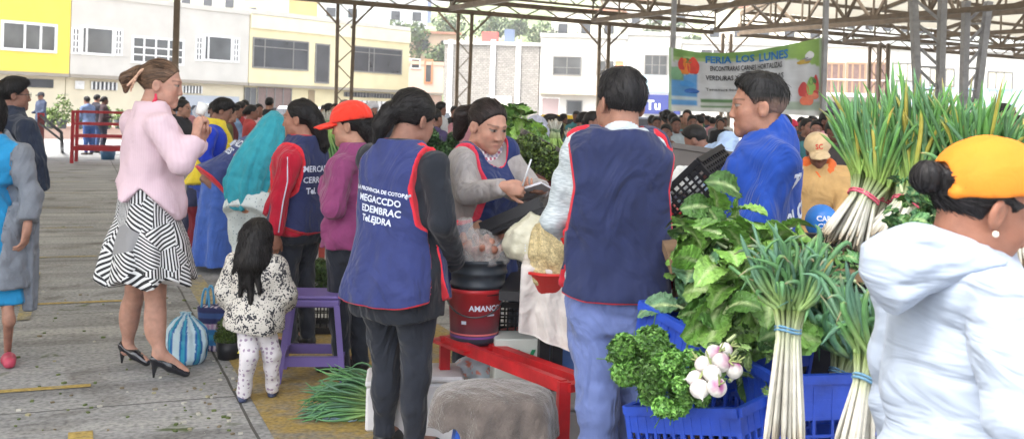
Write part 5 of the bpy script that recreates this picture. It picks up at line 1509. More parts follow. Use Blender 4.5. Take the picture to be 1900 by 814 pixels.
# ---- woman in the blue navy apron, back to the camera
D = 4.35; P = Pose(at_px(748, D), D, -33, 1.535, head=(-12, 20, 0), bw=1.18, hs=1.02)
P.set(shR=W(806, 308, 4.22), elR=W(822, 410, 4.20), wrR=W(846, 490, 4.42), shL=W(688, 292, 4.52), elL=W(700, 380, 4.80), wrL=W(740, 400, 4.95),
      anR=W(768, 800, 4.30), anL=W(712, 800, 4.42), knR=W(772, 690, 4.30), knL=W(718, 690, 4.42), hpR=W(772, 560, 4.30), hpL=W(712, 560, 4.42))
for g in 'LR': P.J['an' + g][2] = .07; P.J['to' + g] = P.J['an' + g] + P.f * .15 + (0, 0, -.05)
T = thing('person', 'woman seen from behind in a long navy apron with four lines of white lettering', 'person', (P.x, P.y, 0), GP)
body(P, T, srgb(146, 106, 90)); top(P, T, M_BLACK, 'black_top', g=.014, hem=-.135, sl=1.15, seed=14, neck=.056, flare=.02)
a_ = tabard(P, T, M_NAVYL, g=.036, hem=-.100, seed=15, wS=.100, wB=.115, h=.0085, neck=.080, corner=.03, flare=.22, width=.97, arm_t=.06, gap=(.035, .022))
Rb = np.stack([P.T[:, 0], P.T[:, 2], -P.T[:, 1]], 1)
print_on(a_, [('LA PROVINCIA DE COTOPAXI', .00, .064, .0215, .0008), ('MEGACCDO', -.012, .026, .039, .0011), ('EDEMBRAC', .0, -.016, .040, .0011), ('Tel.EJDRA', -.012, -.056, .037, .0011)], P.tp(.006, -.1, .165), Rb @ np.array(((math.cos(.1), math.sin(.1), 0), (-math.sin(.1), math.cos(.1), 0), (0, 0, 1))), M_PRINT, a_)
pants(P, T, M_BLACKP, g=.010, legr=1.02); shoes(P, T, M_SHOE, (.02, .02, .02))
make_hair(P, T, 'tied', seed=9, extra=[('e', (-.02, -.105, -.005), (.050, .045, .05)), ('c', (-.02, -.12, -.02), (-.035, -.125, -.07), .042, .040), ('c', (-.035, -.125, -.07), (-.045, -.115, -.14), .040, .018), ('e', (0, -.02, .042), (.081, .101, .086))])

# ---- the stallholder who writes
D = 4.95; P = Pose(at_px(893, D), D, -126, 1.50, head=(-14, 16, 0), bw=1.15, hs=1.05)
P.set(shR=W(858, 296, 4.78), elR=W(868, 362, 4.70), wrR=W(934, 346, 4.55), shL=W(934, 284, 5.0), elL=W(985, 350, 4.95), wrL=W(1004, 352, 4.72))
T = thing('person', 'stallholder in a grey cardigan and navy apron writing on a notepad', 'person', (P.x, P.y, 0), GP)
body(P, T, srgb(186, 140, 120), hands=[('R', (1, .1, -.08), (-.1, 1, -.35), -1, 1.1, .1, .7), ('L', (-.5, -.6, 0), (0, 0, 1), -1, .6)], lips=(.5, .14, .12))
top(P, T, pattern('pink_check_shirt', 'check'), 'check_shirt', g=.014, sleeve=.2, neck=.062, h=.011); top(P, T, cloth('grey_knit', srgb(160, 154, 152), bump=.006, bscale=25), 'cardigan', g=.018, hem=-.08, sl=1.10, neck=.100, seed=17)
tabard(P, T, cloth('seller_apron', srgb(36, 50, 98), trim=srgb(222, 60, 84), trimw=.007), g=.042, hem=-.14, seed=18, wS=.092, wB=.12, neck=.100, neckd=.02, h=.0095, arm_t=.06); pants(P, T, M_BLACKP, h=.018)
make_hair(P, T, 'tied', srgb(34, 24, 22), seed=10, extra=[('c', (-.01, -.11, .04), (.03, -.16, .0), .034, .042), ('c', (.03, -.16, 0), (.035, -.155, -.09), .042, .03)]); shoes(P, T, M_SHOE, (.02, .02, .02), h=.012)
q = MB(); a = P.J['wrR'] + (.085, .0, .035); q.tube([a + (.0, 0, -.03), a + (.035, -.0, .09)], .004, 8); tag(q.build('pen', mat('white_pen', (.7, .72, .75), .3), smooth=True, attr=False), 'white pen held by the stallholder over the notepad', 'pen')
q = MB(); q.box(W(978, 356, 4.66), (.20, .14, .010), rotm(math.radians(-25), .25, -.35)); o = q.build('notepad', mat('notepad_paper', (.62, .63, .68), .8), attr=False); tag(o, 'small open notepad in the hands of the stallholder', 'notepad')

# ---- the man in the dark navy vest
D = 3.7; P = Pose(at_px(1154, D), D, -2, 1.625, head=(26, 4, 3), sx='m', bw=.96, hs=1.04)
P.set(shR=W(1204, 278, 3.74), shL=W(1086, 272, 3.72), elL=W(1033, 400, 3.78), wrL=W(1082, 452, 4.0), elR=W(1212, 392, 3.86), wrR=W(1190, 430, 4.1), hpL=W(1104, 560, 3.7), hpR=W(1182, 560, 3.7),
      knL=W(1110, 740, 3.66), knR=W(1184, 730, 3.80), anL=(*W(1112, 900, 3.68)[:2], .075), anR=(*W(1186, 900, 3.74)[:2], .075))
for g in 'LR': P.J['to' + g] = P.J['an' + g] + (0, .15, -.055)
T = thing('person', 'man seen from behind in a plain dark navy vest over a grey sweater', 'person', (P.x, P.y, 0), GP)
body(P, T, srgb(158, 116, 98), hh=.004); M_HEA = pattern('heather_grey', 'heather')
top(P, T, M_HEA, 'sweater', g=.016, hem=-.018, sl=1.22, seed=20, wr=.007, neck=.066)
F = Fld(P.neck - .12, P.neck + .12, .006); F.add(cap(P.neck + (0, .0, -.03), P.neck + (0, .012, .055), .073, .064), 0); F.sub(cap(P.neck + (0, .012, .03), P.neck + (0, .03, .2), .056, .056), .003); F.keep(lambda X, Y, Z: P.neck[2] + .045 + .5 * (P.neck[1] - Y) - Z)
V, Q, _ = F.mesh(); part('collar', V, Q, cloth('white_collar', srgb(196, 204, 214)), T)
a_ = tabard(P, T, M_NAVYD, 'vest', g=.038, hem=-.025, seed=21, wS=.112, wB=.150, h=.0085, neck=.078, corner=.045, flare=.16, arm_t=.08, width=1.08, wr=.006, gap=(.03, .012))
pants(P, T, cloth('blue_grey_trousers', srgb(104, 120, 172), bump=.010, bscale=7), g=.020, legr=1.05, seed=22, wr=.006, calf=1.25); shoes(P, T, M_SHOE, (.03, .03, .03), h=.012)
make_hair(P, T, 'crop', (.014, .013, .014), h=.0045, seed=11)
# red carrier bag at his left hip
def bag_mesh(c, r, hgt, seed, R=None, k=7):
    F = Fld(np.array(c) - (max(r) + .05, max(r) + .05, .03), np.array(c) + (max(r) + .05, max(r) + .05, hgt + .05), .009)
    F.add(stack(c, np.eye(3) if R is None else R, [(0, 0, 0, r[0] * .7, r[1] * .7), (hgt * .15, 0, 0, r[0], r[1]), (hgt * .6, 0, 0, r[0] * .92, r[1] * .9), (hgt * .85, 0, 0, r[0] * .5, r[1] * .5), (hgt, .01, 0, r[0] * .35, r[1] * .3)], 2.2, lambda an, t: .008 * np.sin(an * k + seed + 8 * t)), 0)
    F.disp(wrinkle(.010, seed, 22, None)); F.disp(wrinkle(.004, seed + 1, 60, None)); return F.mesh()
V, Q, _ = bag_mesh(W(1066, 455, 3.82), (.045, .05), .17, 3); o = part('carrier_bag', V, Q, mat('red_plastic_bag', srgb(214, 40, 40), .35, bump=.004, bscale=30)); tag(o, 'crumpled red plastic bag at the left hip of the man in the dark vest', 'bag')

# ---- the man in the blue jacket
D = 3.95; P = Pose(at_px(1418, D), D, 64, 1.635, head=(20, 2, 0), sx='m', bw=1.04, hs=1.04)
P.set(shL=W(1440, 305, 3.78), elL=W(1412, 410, 3.74), wrL=W(1352, 425, 3.95), shR=W(1408, 285, 4.15), elR=W(1372, 390, 4.3), wrR=W(1330, 420, 4.3))
T = thing('person', 'young man with short cropped hair in a bright blue jacket, looking to the left', 'person', (P.x, P.y, 0), GP)
body(P, T, srgb(168, 122, 102), hh=.004, neckr=0)
M_BJ = cloth('bright_blue_jacket', srgb(30, 70, 160), bump=.010, bscale=6)
a_ = top(P, T, M_BJ, 'jacket', g=.030, hem=-.08, sl=1.25, seed=24, wr=.008, neck=.070, extra=[(cap(P.neck + (0, .0, -.02), P.neck + (0, 0, .035), .095, .082), .02)])
pants(P, T, cloth('navy_trousers', srgb(44, 52, 84)), h=.016); shoes(P, T, M_SHOE, (.03, .03, .03), h=.012)
def fade(x, y, z): return np.clip((.035 - z) / .03, 0, 1) * .85
make_hair(P, T, 'crop', (.013, .012, .012), h=.0045, seed=12, tips=(srgb(128, 104, 92), fade))
print_on(a_, [('RADA', 0, .07, .075, .004), ('POLCH', -.02, -.10, .075, .004)], P.tp(-.035, -.1, .215), np.stack([P.T[:, 0], P.T[:, 2], -P.T[:, 1]], 1) @ np.array(((math.cos(.35), -math.sin(.35), 0), (math.sin(.35), math.cos(.35), 0), (0, 0, 1))), M_PRINT, a_)

# ---- the woman in white with the orange cap, nearest
def mk17(x, y, H): return Pose(x, y, -58, H, head=(-26, 22, 3), bw=.96, hs=.97, lean=3)
P = mk17(1, 2, 1.4); d_ = W(1853, 400, 1.84) - P.hp(.078, -.008, -.012); P = mk17(1 + d_[0], 2 + d_[1], 1.4 + d_[2] / .857)
for a in P.J: P.J[a] = P.J[a] + P.f * .07
P.hip = P.hip + P.f * .07; P.neck = P.neck + P.f * .045
HX = P.loc
P.set(shR=W(1862, 560, 1.80), elR=W(1895, 770, 1.74), wrR=W(1985, 880, 1.82)); D = P.y
T = thing('person', 'woman in a white hooded jacket and orange yellow cap, nearest the camera', 'person', (P.x, P.y, 0), GP)
body(P, T, srgb(142, 98, 80), hh=.0035)
M_WJ = mat('white_quilted_jacket', srgb(158, 169, 186), .6, bump=.030, bscale=5, var=.04, spec=.3, sheen=.1, stretch=(.8, .8, 2.6))
nk = P.neck
top(P, T, M_WJ, 'jacket', g=.026, hem=-.12, sl=1.12, seed=30, wr=.0055, h=.0075, neck=.060, k=.008, belly=.0,
    extra=[(cap(nk + P.f * .07 + P.r * .03 + (0, 0, -.04), nk - P.f * .05 + P.r * .05 + (0, 0, -.03), .05, .05), .03)])
ol = [(1618, 462), (1645, 436), (1700, 413), (1742, 420), (1800, 446), (1856, 478), (1838, 496), (1790, 510), (1722, 548), (1664, 592), (1640, 566), (1612, 515)]
o3 = [W(px, py, 1.86) for px, py in ol]
F = Fld(np.min(o3, 0) - .12, np.max(o3, 0) + .12, .0055); F.add(slab([(p[0], p[2]) for p in o3], 1.875, .062, .034, -.30), 0)
for a, b, r_ in (((1652, 440), (1640, 560), .004), ((1668, 455), (1830, 478), .007), ((1690, 540), (1815, 492), .005)):
    pa, pb = W(*a, 1.8), W(*b, 1.8); F.sub(cap(pa + (0, .03, 0), pb + (0, .0, 0), r_), .02)
F.disp(wrinkle(.0028, 5, 22, None)); F.disp(wrinkle(.0016, 7, 55, None)); V, Q, _ = F.mesh(1); part('hood', V, Q, M_WJ, T)
make_hair(P, T, 'tied', (.010, .009, .010), h=.0045, ztop=.03, seed=13, extra=[('e', (-.0, -.126, .004), (.034, .030, .032))])
bcap(P, T, mat('orange_yellow_cap', srgb(208, 120, 30), .8, bump=.004, bscale=24, var=.06), big=1.05, tilt=-.50, up=.002, h=.0045, opening=True)
q = MB(); q.lathe(P.hp(.088, -.004, -.046), [(.0001, -.006), (.005, -.004), (.006, 0), (.005, .004), (.0001, .006)], 10); q.build('earring', mat('pearl', (.8, .74, .6), .25), T, smooth=True, attr=False)
pants(P, T, M_BLACKP, h=.018)

# ---- people on the far side of the stall
D = 6.6; P = Pose(at_px(1518, D), D, 172, 1.40, lean=6, head=(0, 20, 6), bw=1.15, sx='m')
P.set(elL=W(1568, 380, 6.4), wrL=W(1550, 420, 6.3)); T = thing('person', 'person in a tan cap, orange scarf and tan jacket behind the onions', 'person', (P.x, P.y, 0), GP)
body(P, T, 'deep', h=.018, hh=.006); top(P, T, cloth('tan_jacket', srgb(196, 158, 104)), 'jacket', g=.028, sl=1.2, h=.015); make_hair(P, T, 'crop', h=.008, ztop=.04)
c_ = bcap(P, T, cloth('tan_cap', srgb(206, 180, 140), bump=.004, bscale=20), big=1.08); print_on(c_, [('SC', 0, 0, .04, .001)], P.hp(0, .1, .075), np.stack([-P.HR[:, 0], P.HR[:, 2], P.HR[:, 1]], 1), mat('red_print', srgb(200, 60, 50)), c_); F = Fld(P.neck - .2, P.neck + .2, .01)
F.add(cap(P.neck + P.f * .02 + (-.05, 0, 0), P.neck + P.f * .09 + (.03, 0, -.13), .055, .035), 0); F.add(cap(P.neck + P.f * .02 + (.07, 0, 0), P.neck + P.f * .09 + (.05, 0, -.10), .05, .03), .01); F.disp(wrinkle(.008, 3, 40)); V, Q, _ = F.mesh(); part('scarf', V, Q, cloth('orange_scarf', srgb(226, 110, 52)), T); pants(P, T, M_BLACKP, h=.02)
D = 6.7; P = Pose(at_px(986, D), D, -152, 1.42, head=(0, 26, 0), bw=1.0); T = thing('person', 'child in a grey knitted beanie behind the stacked crate of greens', 'person', (P.x, P.y, 0), GP)
body(P, T, 'brown', h=.018, hh=.006); top(P, T, cloth('grey_brown_coat', srgb(92, 82, 78)), 'coat', g=.03, h=.015); pants(P, T, M_BLACKP, h=.02)
F = Fld(P.hc - .15, P.hc + .18, .006); F.add(ell(P.hp(0, -.012, .052), np.array((.090, .106, .092)), P.HR), 0); F.add(ell(P.hp(0, -.04, .12), (.05, .05, .04), P.HR), .03); F.keep(lambda X, Y, Z: P.hloc(X, Y, Z)[2] - .028); V, Q, _ = F.mesh(); part('beanie', V, Q, cloth('grey_beanie', srgb(158, 160, 174), bump=.006, bscale=30), T)
D = 7.0; P = Pose(at_px(1022, D), D, -20, 1.46, head=(0, 10, 0)); T = thing('person', 'black haired woman in dark clothes half hidden by hanging green stalks', 'person', (P.x, P.y, 0), GP)
body(P, T, 'brown', h=.02, hh=.01, fine=False); top(P, T, M_BLACK, 'coat', g=.03, h=.016); pants(P, T, M_BLACKP, h=.02); make_hair(P, T, 'long', h=.008)
# ------------------------------------------------------------------ stall: bundles, leaves, crates
M_VEG = mat('vegetable', attr=True, rough=.45, var=.16, vscale=22, bump=.0015, bscale=90, spec=.35)
M_LEAFY = mat('leaf_vegetable', attr=True, rough=.40, var=.28, vscale=34, bump=.010, bscale=62, spec=.4)


def onion_bundle(name, label, base, tie, tipc, n=50, spread=.16, rb=.05, ls=2.6, group='bundles of long green onions', seed=0, rleaf=.0055, dry=.22, droop=.02, tiecol=(214, 96, 120), wob=.10, tl=1.0, sr=.0062, over=0., tint=(1, 1, 1), yl=.07):
    """white stalks tied at one point that open into a fan of green leaves"""
    base, tie, tipc = [np.array(v, float) for v in (base, tie, tipc)]; r = np.random.default_rng(seed)
    T = thing(name, label, 'green onions', base, group)
    ax = tie - base; L1 = np.linalg.norm(ax); ax /= L1; u = np.cross(ax, (0, 1, .1)); u /= np.linalg.norm(u); v = np.cross(ax, u)
    def disk(R): a = r.uniform(0, 6.283, n); q = np.sqrt(r.uniform(0, 1, n)) * R; return q, a
    q, a = disk(1.); du = (q * np.cos(a))[:, None] * u + (q * np.sin(a))[:, None] * v
    pb = base + du * rb * 1.35 + ax * (r.uniform(-.02, .02, n))[:, None] + r.normal(size=(n, 3)) * .004; pt = tie + du * rb * .62
    split = tie + ax * .055 + du * rb * 1.0
    t = np.linspace(0, 1, 9)[None, :, None]
    ta = np.clip(t / .82, 0, 1) ** .8; tb2 = np.clip((t - .82) / .18, 0, 1)
    P1 = pb[:, None] * (1 - ta) + pt[:, None] * ta + (split - pt)[:, None] * tb2
    tt = np.linspace(0, 1, 9)
    R1 = np.interp(tt, (0, .06, .12, 1), (.55, 1.25, 1.05, .95))[None] * sr * r.uniform(.8, 1.25, (n, 1))
    w = np.array((.58, .56, .49)); gy = np.array((.30, .42, .12)); brn = np.array((.34, .27, .18))
    C1 = np.stack([np.interp(tt, (0, .05, .55, .80, 1), (brn[i], w[i], w[i], w[i] * .55 + gy[i] * .45, gy[i] * .7)) for i in range(3)], -1)[None] * r.uniform(.75, 1.1, (n, 1, 1))
    V, F, c = tubes(P1, R1, C1, 6); part('stalks', V, F, M_VEG, T, col=c)
    # leaves: several per stalk
    nl = int(n * ls); i = r.integers(0, n, nl); st = split[i]
    dirn = (tipc - tie); LT = np.linalg.norm(dirn); dirn /= LT
    off = du[i] * spread * 1.5 + r.normal(size=(nl, 3)) * spread * .38; ln = LT * r.uniform(.5, 1.12, nl) ** .8
    tip = tie + dirn * ln[:, None] + off * (ln / LT)[:, None]
    m = 9; t = np.linspace(0, 1, m)[None, :, None]; mid = (st + tip) / 2 + r.normal(size=(nl, 3)) * wob * .12 + dirn * .03
    P2 = st[:, None] * (1 - t) ** 2 + 2 * t * (1 - t) * mid[:, None] + t ** 2 * tip[:, None]
    if over:
        bend = r.uniform(0, 1, nl) < over; dd = r.normal(size=(nl, 3)) * (1, .6, 0); dd /= np.linalg.norm(dd, axis=1)[:, None] + 1e-6
        P2 = P2 + (bend[:, None, None] * np.clip(t - .45, 0, 1) ** 1.5) * (dd[:, None] * .55 * LT + np.array((0, 0, -1.)) * .7 * LT)
    P2[:, :, 2] -= droop * (t[..., 0] ** 3)
    tt = np.linspace(0, 1, m); R2 = np.interp(tt, (0, .2, .8, .96, 1), (.85, 1.1, .95, .35, .1))[None] * rleaf * r.uniform(.7, 1.3, (nl, 1))
    g1_, g2_, g3_ = np.array((.32, .48, .12)), np.array((.12, .29, .065)), np.array((.12, .25, .13)); tipb = np.array((.42, .28, .12)); yel = np.array((.46, .40, .08))
    mixg = r.uniform(0, 1, (nl, 1)); top_ = g2_ * mixg + g3_ * (1 - mixg); isd = (r.uniform(0, 1, nl) < dry); isy = (r.uniform(0, 1, nl) < yl); ty = np.where(isd[:, None], tipb, top_ * 1.25)
    C2 = np.zeros((nl, m, 3)); body_ = np.where(isy[:, None], yel, top_)
    for k in range(3): C2[:, :, k] = np.stack([np.interp(tt, (0, .18, .4, .85, .97), (g1_[k] * .9, g1_[k] * .8, body_[j, k], body_[j, k], ty[j, k])) for j in range(nl)])
    C2 *= r.uniform(.75, 1.25, (nl, 1, 1)) * np.array(tint)
    V, F, c = tubes(P2, R2, C2, 5); part('leaves', V, F, M_VEG, T, col=c)
    qm = MB(); ring = [tie + (u * math.cos(a) + v * math.sin(a)) * rb * .78 + ax * .004 * math.sin(a * 2) for a in np.linspace(0, 2 * math.pi, 20)]
    qm.tube(ring, .0035, 6); qm.tube([p + ax * .008 for p in ring], .003, 6); qm.build('tie', mat('tie_%d' % tiecol[0], srgb(*tiecol), .6), T, smooth=True, attr=False)
    return T


def leaf_sheets(n, origin, dirs, L, Wd, seed=0, curl=.6, ruf=.02, cols=((.05, .13, .03),), nu=7, nv=12, rib=(.32, .42, .18), ruffreq=5., start=.12, hang=.3):
    """ruffled leaf blades growing from origin (n,3) along dirs (n,3)"""
    r = np.random.default_rng(seed); origin = np.array(origin, float); dirs = dirs / np.linalg.norm(dirs, axis=1)[:, None]
    s = np.cross(dirs, r.normal(size=(n, 3))); s /= np.linalg.norm(s, axis=1)[:, None]; nn = np.cross(s, dirs)
    flip = np.sign(nn[:, 2] + 1e-6)[:, None]; nn *= flip; s *= flip
    t = np.linspace(0, 1, nv); u = np.linspace(-1, 1, nu)
    L = L * r.uniform(.7, 1.2, n); Wd = Wd * r.uniform(.7, 1.2, n); cu = curl * r.uniform(.4, 1.4, n)
    ph = r.uniform(0, 6, n)
    ang = cu[:, None] * t[None] ** 1.5 * 1.6
    fx = np.cumsum(np.cos(ang), 1) / nv; fz = -np.cumsum(np.sin(ang), 1) / nv
    mid = origin[:, None] + dirs[:, None] * (L[:, None] * fx)[..., None] + nn[:, None] * (L[:, None] * fz)[..., None]; mid[..., 2] -= hang * (L[:, None] * t[None] ** 2) * .35
    w = Wd[:, None] * np.interp(t, (0, start, start + .08, .3, .55, .8, .93, 1), (.05, .08, .42, .85, 1, .82, .45, .05))[None]
    U = u[None, None]; rf = np.sin(t[None, :, None] * ruffreq * 6.28 + ph[:, None, None] + U * 1.5) * ruf * np.abs(U) ** 1.3 + ruf * .45 * np.sin(t[None, :, None] * 24 + U * 7 + ph[:, None, None] * 2)
    up_ = (.25 * np.abs(U) ** 1.5 * w[..., None]) + rf
    P = mid[:, :, None] + s[:, None, None] * (w[..., None] * U)[..., None] + nn[:, None, None] * up_[..., None]
    cols = np.array(cols); cb = cols[r.integers(0, len(cols), n)] * r.uniform(.7, 1.35, (n, 1)); ribm = np.clip(1 - np.abs(U) * 5, 0, 1) * np.clip(1.3 - t[None, :, None], 0, 1)
    ribm = ribm[..., None]; C = cb[:, None, None] * (1 + .2 * np.sin(t[None, :, None, None] * 23 + U[..., None] * 7)) * (1 - ribm) + np.array(rib) * ribm
    C = C * np.ones((n, nv, nu, 1)); k = nv * nu
    i, a, b = np.meshgrid(np.arange(n), np.arange(nv - 1), np.arange(nu - 1), indexing='ij'); q = i * k + a * nu + b
    F = np.stack([q, q + 1, q + nu + 1, q + nu], -1).reshape(-1, 4)
    return P.reshape(-1, 3), F, C.reshape(-1, 3)


def bunch(name, label, base, dirn, n, L, Wd, spread=.6, seed=0, cat='leafy greens', group=None, rb=.04, **k):
    r = np.random.default_rng(seed); base = np.array(base, float); T = thing(name, label, cat, base, group)
    d = np.array(dirn, float)[None] + r.normal(size=(n, 3)) * spread
    o = base + r.normal(size=(n, 3)) * rb
    V, F, c = leaf_sheets(n, o, d, L, Wd, seed + 1, **k); part('leaves', V, F, M_LEAFY, T, col=c)
    m = max(6, n // 2); dd = d[:m] / np.linalg.norm(d[:m], axis=1)[:, None]; t = np.linspace(-.35, .45, 6)[None, :, None]
    V, F, c = tubes(o[:m, None] * np.ones((1, 6, 1)) + dd[:, None] * t * L * .6, np.full((m, 6), .0055), np.tile(np.array((.42, .50, .26)), (m, 6, 1)), 6); part('stems', V, F, M_VEG, T, col=c)
    return T


def crate(name, label, c, size, R, m, rows=4, wall=.008, group=None, nslot=9, cat='crate', solid=0.):
    """a plastic crate with lattice walls: c = centre of the floor"""
    c = np.array(c, float); a, b, h = size; T = thing(name, label, cat, c, group); RR = R
    q = MB(); q.box(c + RR @ np.array((0, 0, .006)), (a, b, .012), RR); q.build('base', m, T, attr=False)
    def side(p, along, w, nm):
        q = MB(); al = np.array(along, float); ou = np.cross(al, (0, 0, 1.)); Rs = np.stack([RR @ al, RR @ ou, RR[:, 2]], 1); cc = c + RR @ np.array(p, float)
        q.box(cc + RR[:, 2] * (h - .012), (w, wall * 2.6, .024), Rs); q.box(cc + RR[:, 2] * (.03), (w, wall, .036), Rs)
        z0, z1 = .048, h - .024; zz = np.linspace(z0, z1, rows + 1)
        for z in zz[1:-1]: q.box(cc + RR[:, 2] * z, (w, wall * .8, .008), Rs)
        for x in np.linspace(-w / 2 + .004, w / 2 - .004, nslot + 1): q.box(cc + RR[:, 2] * (z0 + z1) / 2 + RR @ al * x, (.008 if 0 < abs(x) < w / 2 - .01 else .014, wall, z1 - z0), Rs)
        if solid: q.box(cc + RR[:, 2] * (z0 + (z1 - z0) * (1 - solid / 2)), (w, wall * .7, (z1 - z0) * solid), Rs)
        q.build(nm, m, T, attr=False)
    side((0, -b / 2, 0), (1, 0, 0), a, 'side_wall'); side((0, b / 2, 0), (-1, 0, 0), a, 'side_wall'); side((-a / 2, 0, 0), (0, -1, 0), b, 'end_wall'); side((a / 2, 0, 0), (0, 1, 0), b, 'end_wall')
    return T


M_BLUEC = mat('blue_crate_plastic', srgb(30, 66, 168), .4, var=.3, vscale=9, spec=.4, bump=.001, bscale=50); M_BLACKC = mat('black_crate_plastic', srgb(34, 34, 38), .45, var=.2)
M_GREYC = mat('grey_crate_plastic', srgb(96, 90, 86), .55, var=.25)

# ---- tall onion bundles on the right, on a raised crate table
q = MB(); tz = 1.03
q.box((1.32, 3.35, tz - .02), (1.6, .75, .035), rotm(-.1)); tb = None
T = thing('display_table', 'plain plank table behind the crates that carries the tall onion bundles', 'table', (1.32, 3.35, 0))
q.build('table_top', mat('plank', srgb(120, 96, 72), .8, bump=.003, bscale=20), T, attr=False)
for a, b in ((-.72, -.3), (.72, -.3), (-.72, .3), (.72, .3)):
    q = MB(); p = np.array((1.32, 3.35, 0)) + rotm(-.1) @ np.array((a, b, 0)); q.bar(p, p + (0, 0, tz - .04), .05); q.build('leg', mat('plank', (.2, .15, .1)), T, attr=False)
onion_bundle('green_onion_bundle', 'long green onion bundle with a pink tie at the left end of the row', W(1566, 448, 3.20), W(1602, 366, 3.22), W(1612, 205, 3.25), n=95, spread=.085, rb=.062, seed=1, ls=4.4, rleaf=.0056, wob=.12, sr=.0056)
onion_bundle('green_onion_bundle', 'green onion bundle in the middle of the row, its leaf fan the tallest', W(1650, 452, 3.18), W(1684, 380, 3.20), W(1726, 188, 3.26), n=100, spread=.11, rb=.064, seed=2, ls=4.6, rleaf=.0058, wob=.12, sr=.0056)
onion_bundle('green_onion_bundle', 'smaller green onion bundle squeezed behind the middle one, stalks brownish', W(1622, 448, 3.42), W(1640, 375, 3.42), W(1660, 215, 3.45), n=50, spread=.12, rb=.045, seed=3, ls=4, rleaf=.0055, wob=.12)
onion_bundle('green_onion_bundle', 'green onion bundle fanning out above the orange yellow cap', W(1800, 470, 3.15), W(1806, 390, 3.15), W(1826, 200, 3.18), n=90, spread=.15, rb=.06, seed=4, ls=4.6, rleaf=.0058, wob=.12)
onion_bundle('green_onion_bundle', 'green onion bundle at the right edge, half hidden by the orange yellow cap', W(1900, 480, 3.1), W(1890, 400, 3.1), W(1905, 240, 3.1), n=80, spread=.14, rb=.06, seed=5, ls=4.0, rleaf=.0058, wob=.12)
# ---- front onion bundles
Bf = W(1452, 830, 2.55)
onion_bundle('green_onion_bundle', 'front bundle of green onions standing before the blue crate', Bf, W(1462, 612, 2.56), W(1466, 446, 2.60), n=52, spread=.075, rb=.040, seed=6, ls=3.0, rleaf=.0058, dry=.4, tiecol=(96, 140, 170), over=.12, wob=.35, sr=.0052, tint=(.72, .74, 1.0), yl=.02)
onion_bundle('green_onion_bundle', 'front bundle of green onions tilted against the white jacket', W(1578, 850, 2.35), W(1604, 702, 2.36), W(1600, 510, 2.40), n=36, spread=.08, rb=.034, seed=7, ls=2.0, rleaf=.0064, dry=.5, tiecol=(97, 140, 170), over=.12, wob=.25, sr=.0050, tint=(.72, .74, 1.0), yl=.0)
onion_bundle('green_onion_bundle', 'loose dark green onion bunch between the two front bundles', W(1545, 760, 2.9), W(1560, 690, 2.9), W(1545, 520, 2.95), n=26, spread=.15, rb=.04, seed=8, ls=2.6, rleaf=.008, dry=.15, tiecol=(98, 140, 170), over=.35, wob=.5, tint=(.8, .85, 1.3), yl=0.)
# ---- green onions lying on the ground
p0 = G(785, 772, .06); p1 = G(728, 755, .07); p2 = G(600, 738, .07)
onion_bundle('green_onion_bundle', 'bundle of green onion tops lying on the yellow painted ground', p0, p1, p2, n=90, spread=.10, rb=.07, seed=9, yl=0., tint=(.8, .85, 1.1), ls=8, dry=.02, droop=.03, rleaf=.0055, wob=.4)
V, Q, _ = bag_mesh(np.array(G(645, 778, 0)), (.13, .035), .035, 5); o = part('plastic_bag', V, Q, mat('blue_white_plastic', srgb(160, 190, 214), .35)); tag(o, 'flat blue and white plastic bag beside the onions on the ground', 'bag')

# ---- chard
CH = ((.10, .22, .04), (.14, .30, .05), (.07, .17, .035), (.18, .34, .07))
for i, (px, py, D, dz, n, L, lb) in enumerate(((1318, 425, 3.25, (-.1, -.3, .7), 16, .17, 'topmost chard bunch, its leaves reaching the blue jacket'), (1290, 440, 3.15, (-.8, -.3, .35), 16, .16, 'chard bunch on the left with pale stems towards the dark vest'),
      (1345, 500, 3.0, (-.3, -.8, .3), 22, .17, 'large chard bunch in the middle of the green heap'), (1388, 492, 3.1, (.4, -.4, .5), 18, .17, 'chard bunch beside the black crate'),
      (1325, 565, 2.95, (-.35, -.8, -.1), 18, .15, 'lowest chard bunch, drooping over the blue crate'), (1385, 545, 2.95, (.2, -.9, .1), 18, .16, 'dark chard bunch above the turnips'), (1295, 505, 3.1, (-.8, -.5, -.1), 14, .15, 'small blue green chard bunch with curled leaves at the left side'))):
    bunch('chard_bunch', lb, W(px + 34, py + 26, D), dz, int(n * 1.9), L * .92, .053, .50, seed=120 + i, group='bunches of chard', cols=CH if i != 6 else ((.07, .16, .08), (.09, .19, .10)), ruf=.0045, curl=.75, rb=.05, rib=(.40, .50, .24), nu=9, nv=24, ruffreq=9)
for i, (px, py, D, n, lb) in enumerate(((1550, 545, 3.1, 46, 'curly kale bunch inside the black crate'), (1600, 530, 3.15, 46, 'dark curly kale bunch at the right of the black crate'), (1722, 440, 2.95, 26, 'curly kale bunch in front of the onion stalks'), (1730, 410, 2.9, 34, 'curly kale bunch under the bun of the woman in white'), (1500, 520, 3.1, 44, 'kale bunch behind the front onions'))):
    bunch('kale_bunch', lb, W(px, py, D), (-.1, -.5, .7), int(n * 3), .055, .024, 1.1, seed=40 + i, group='bunches of curly kale', cols=((.05, .14, .055), (.07, .18, .06), (.11, .24, .06)), ruf=.010, ruffreq=8, nv=12, curl=.7, rb=.045)
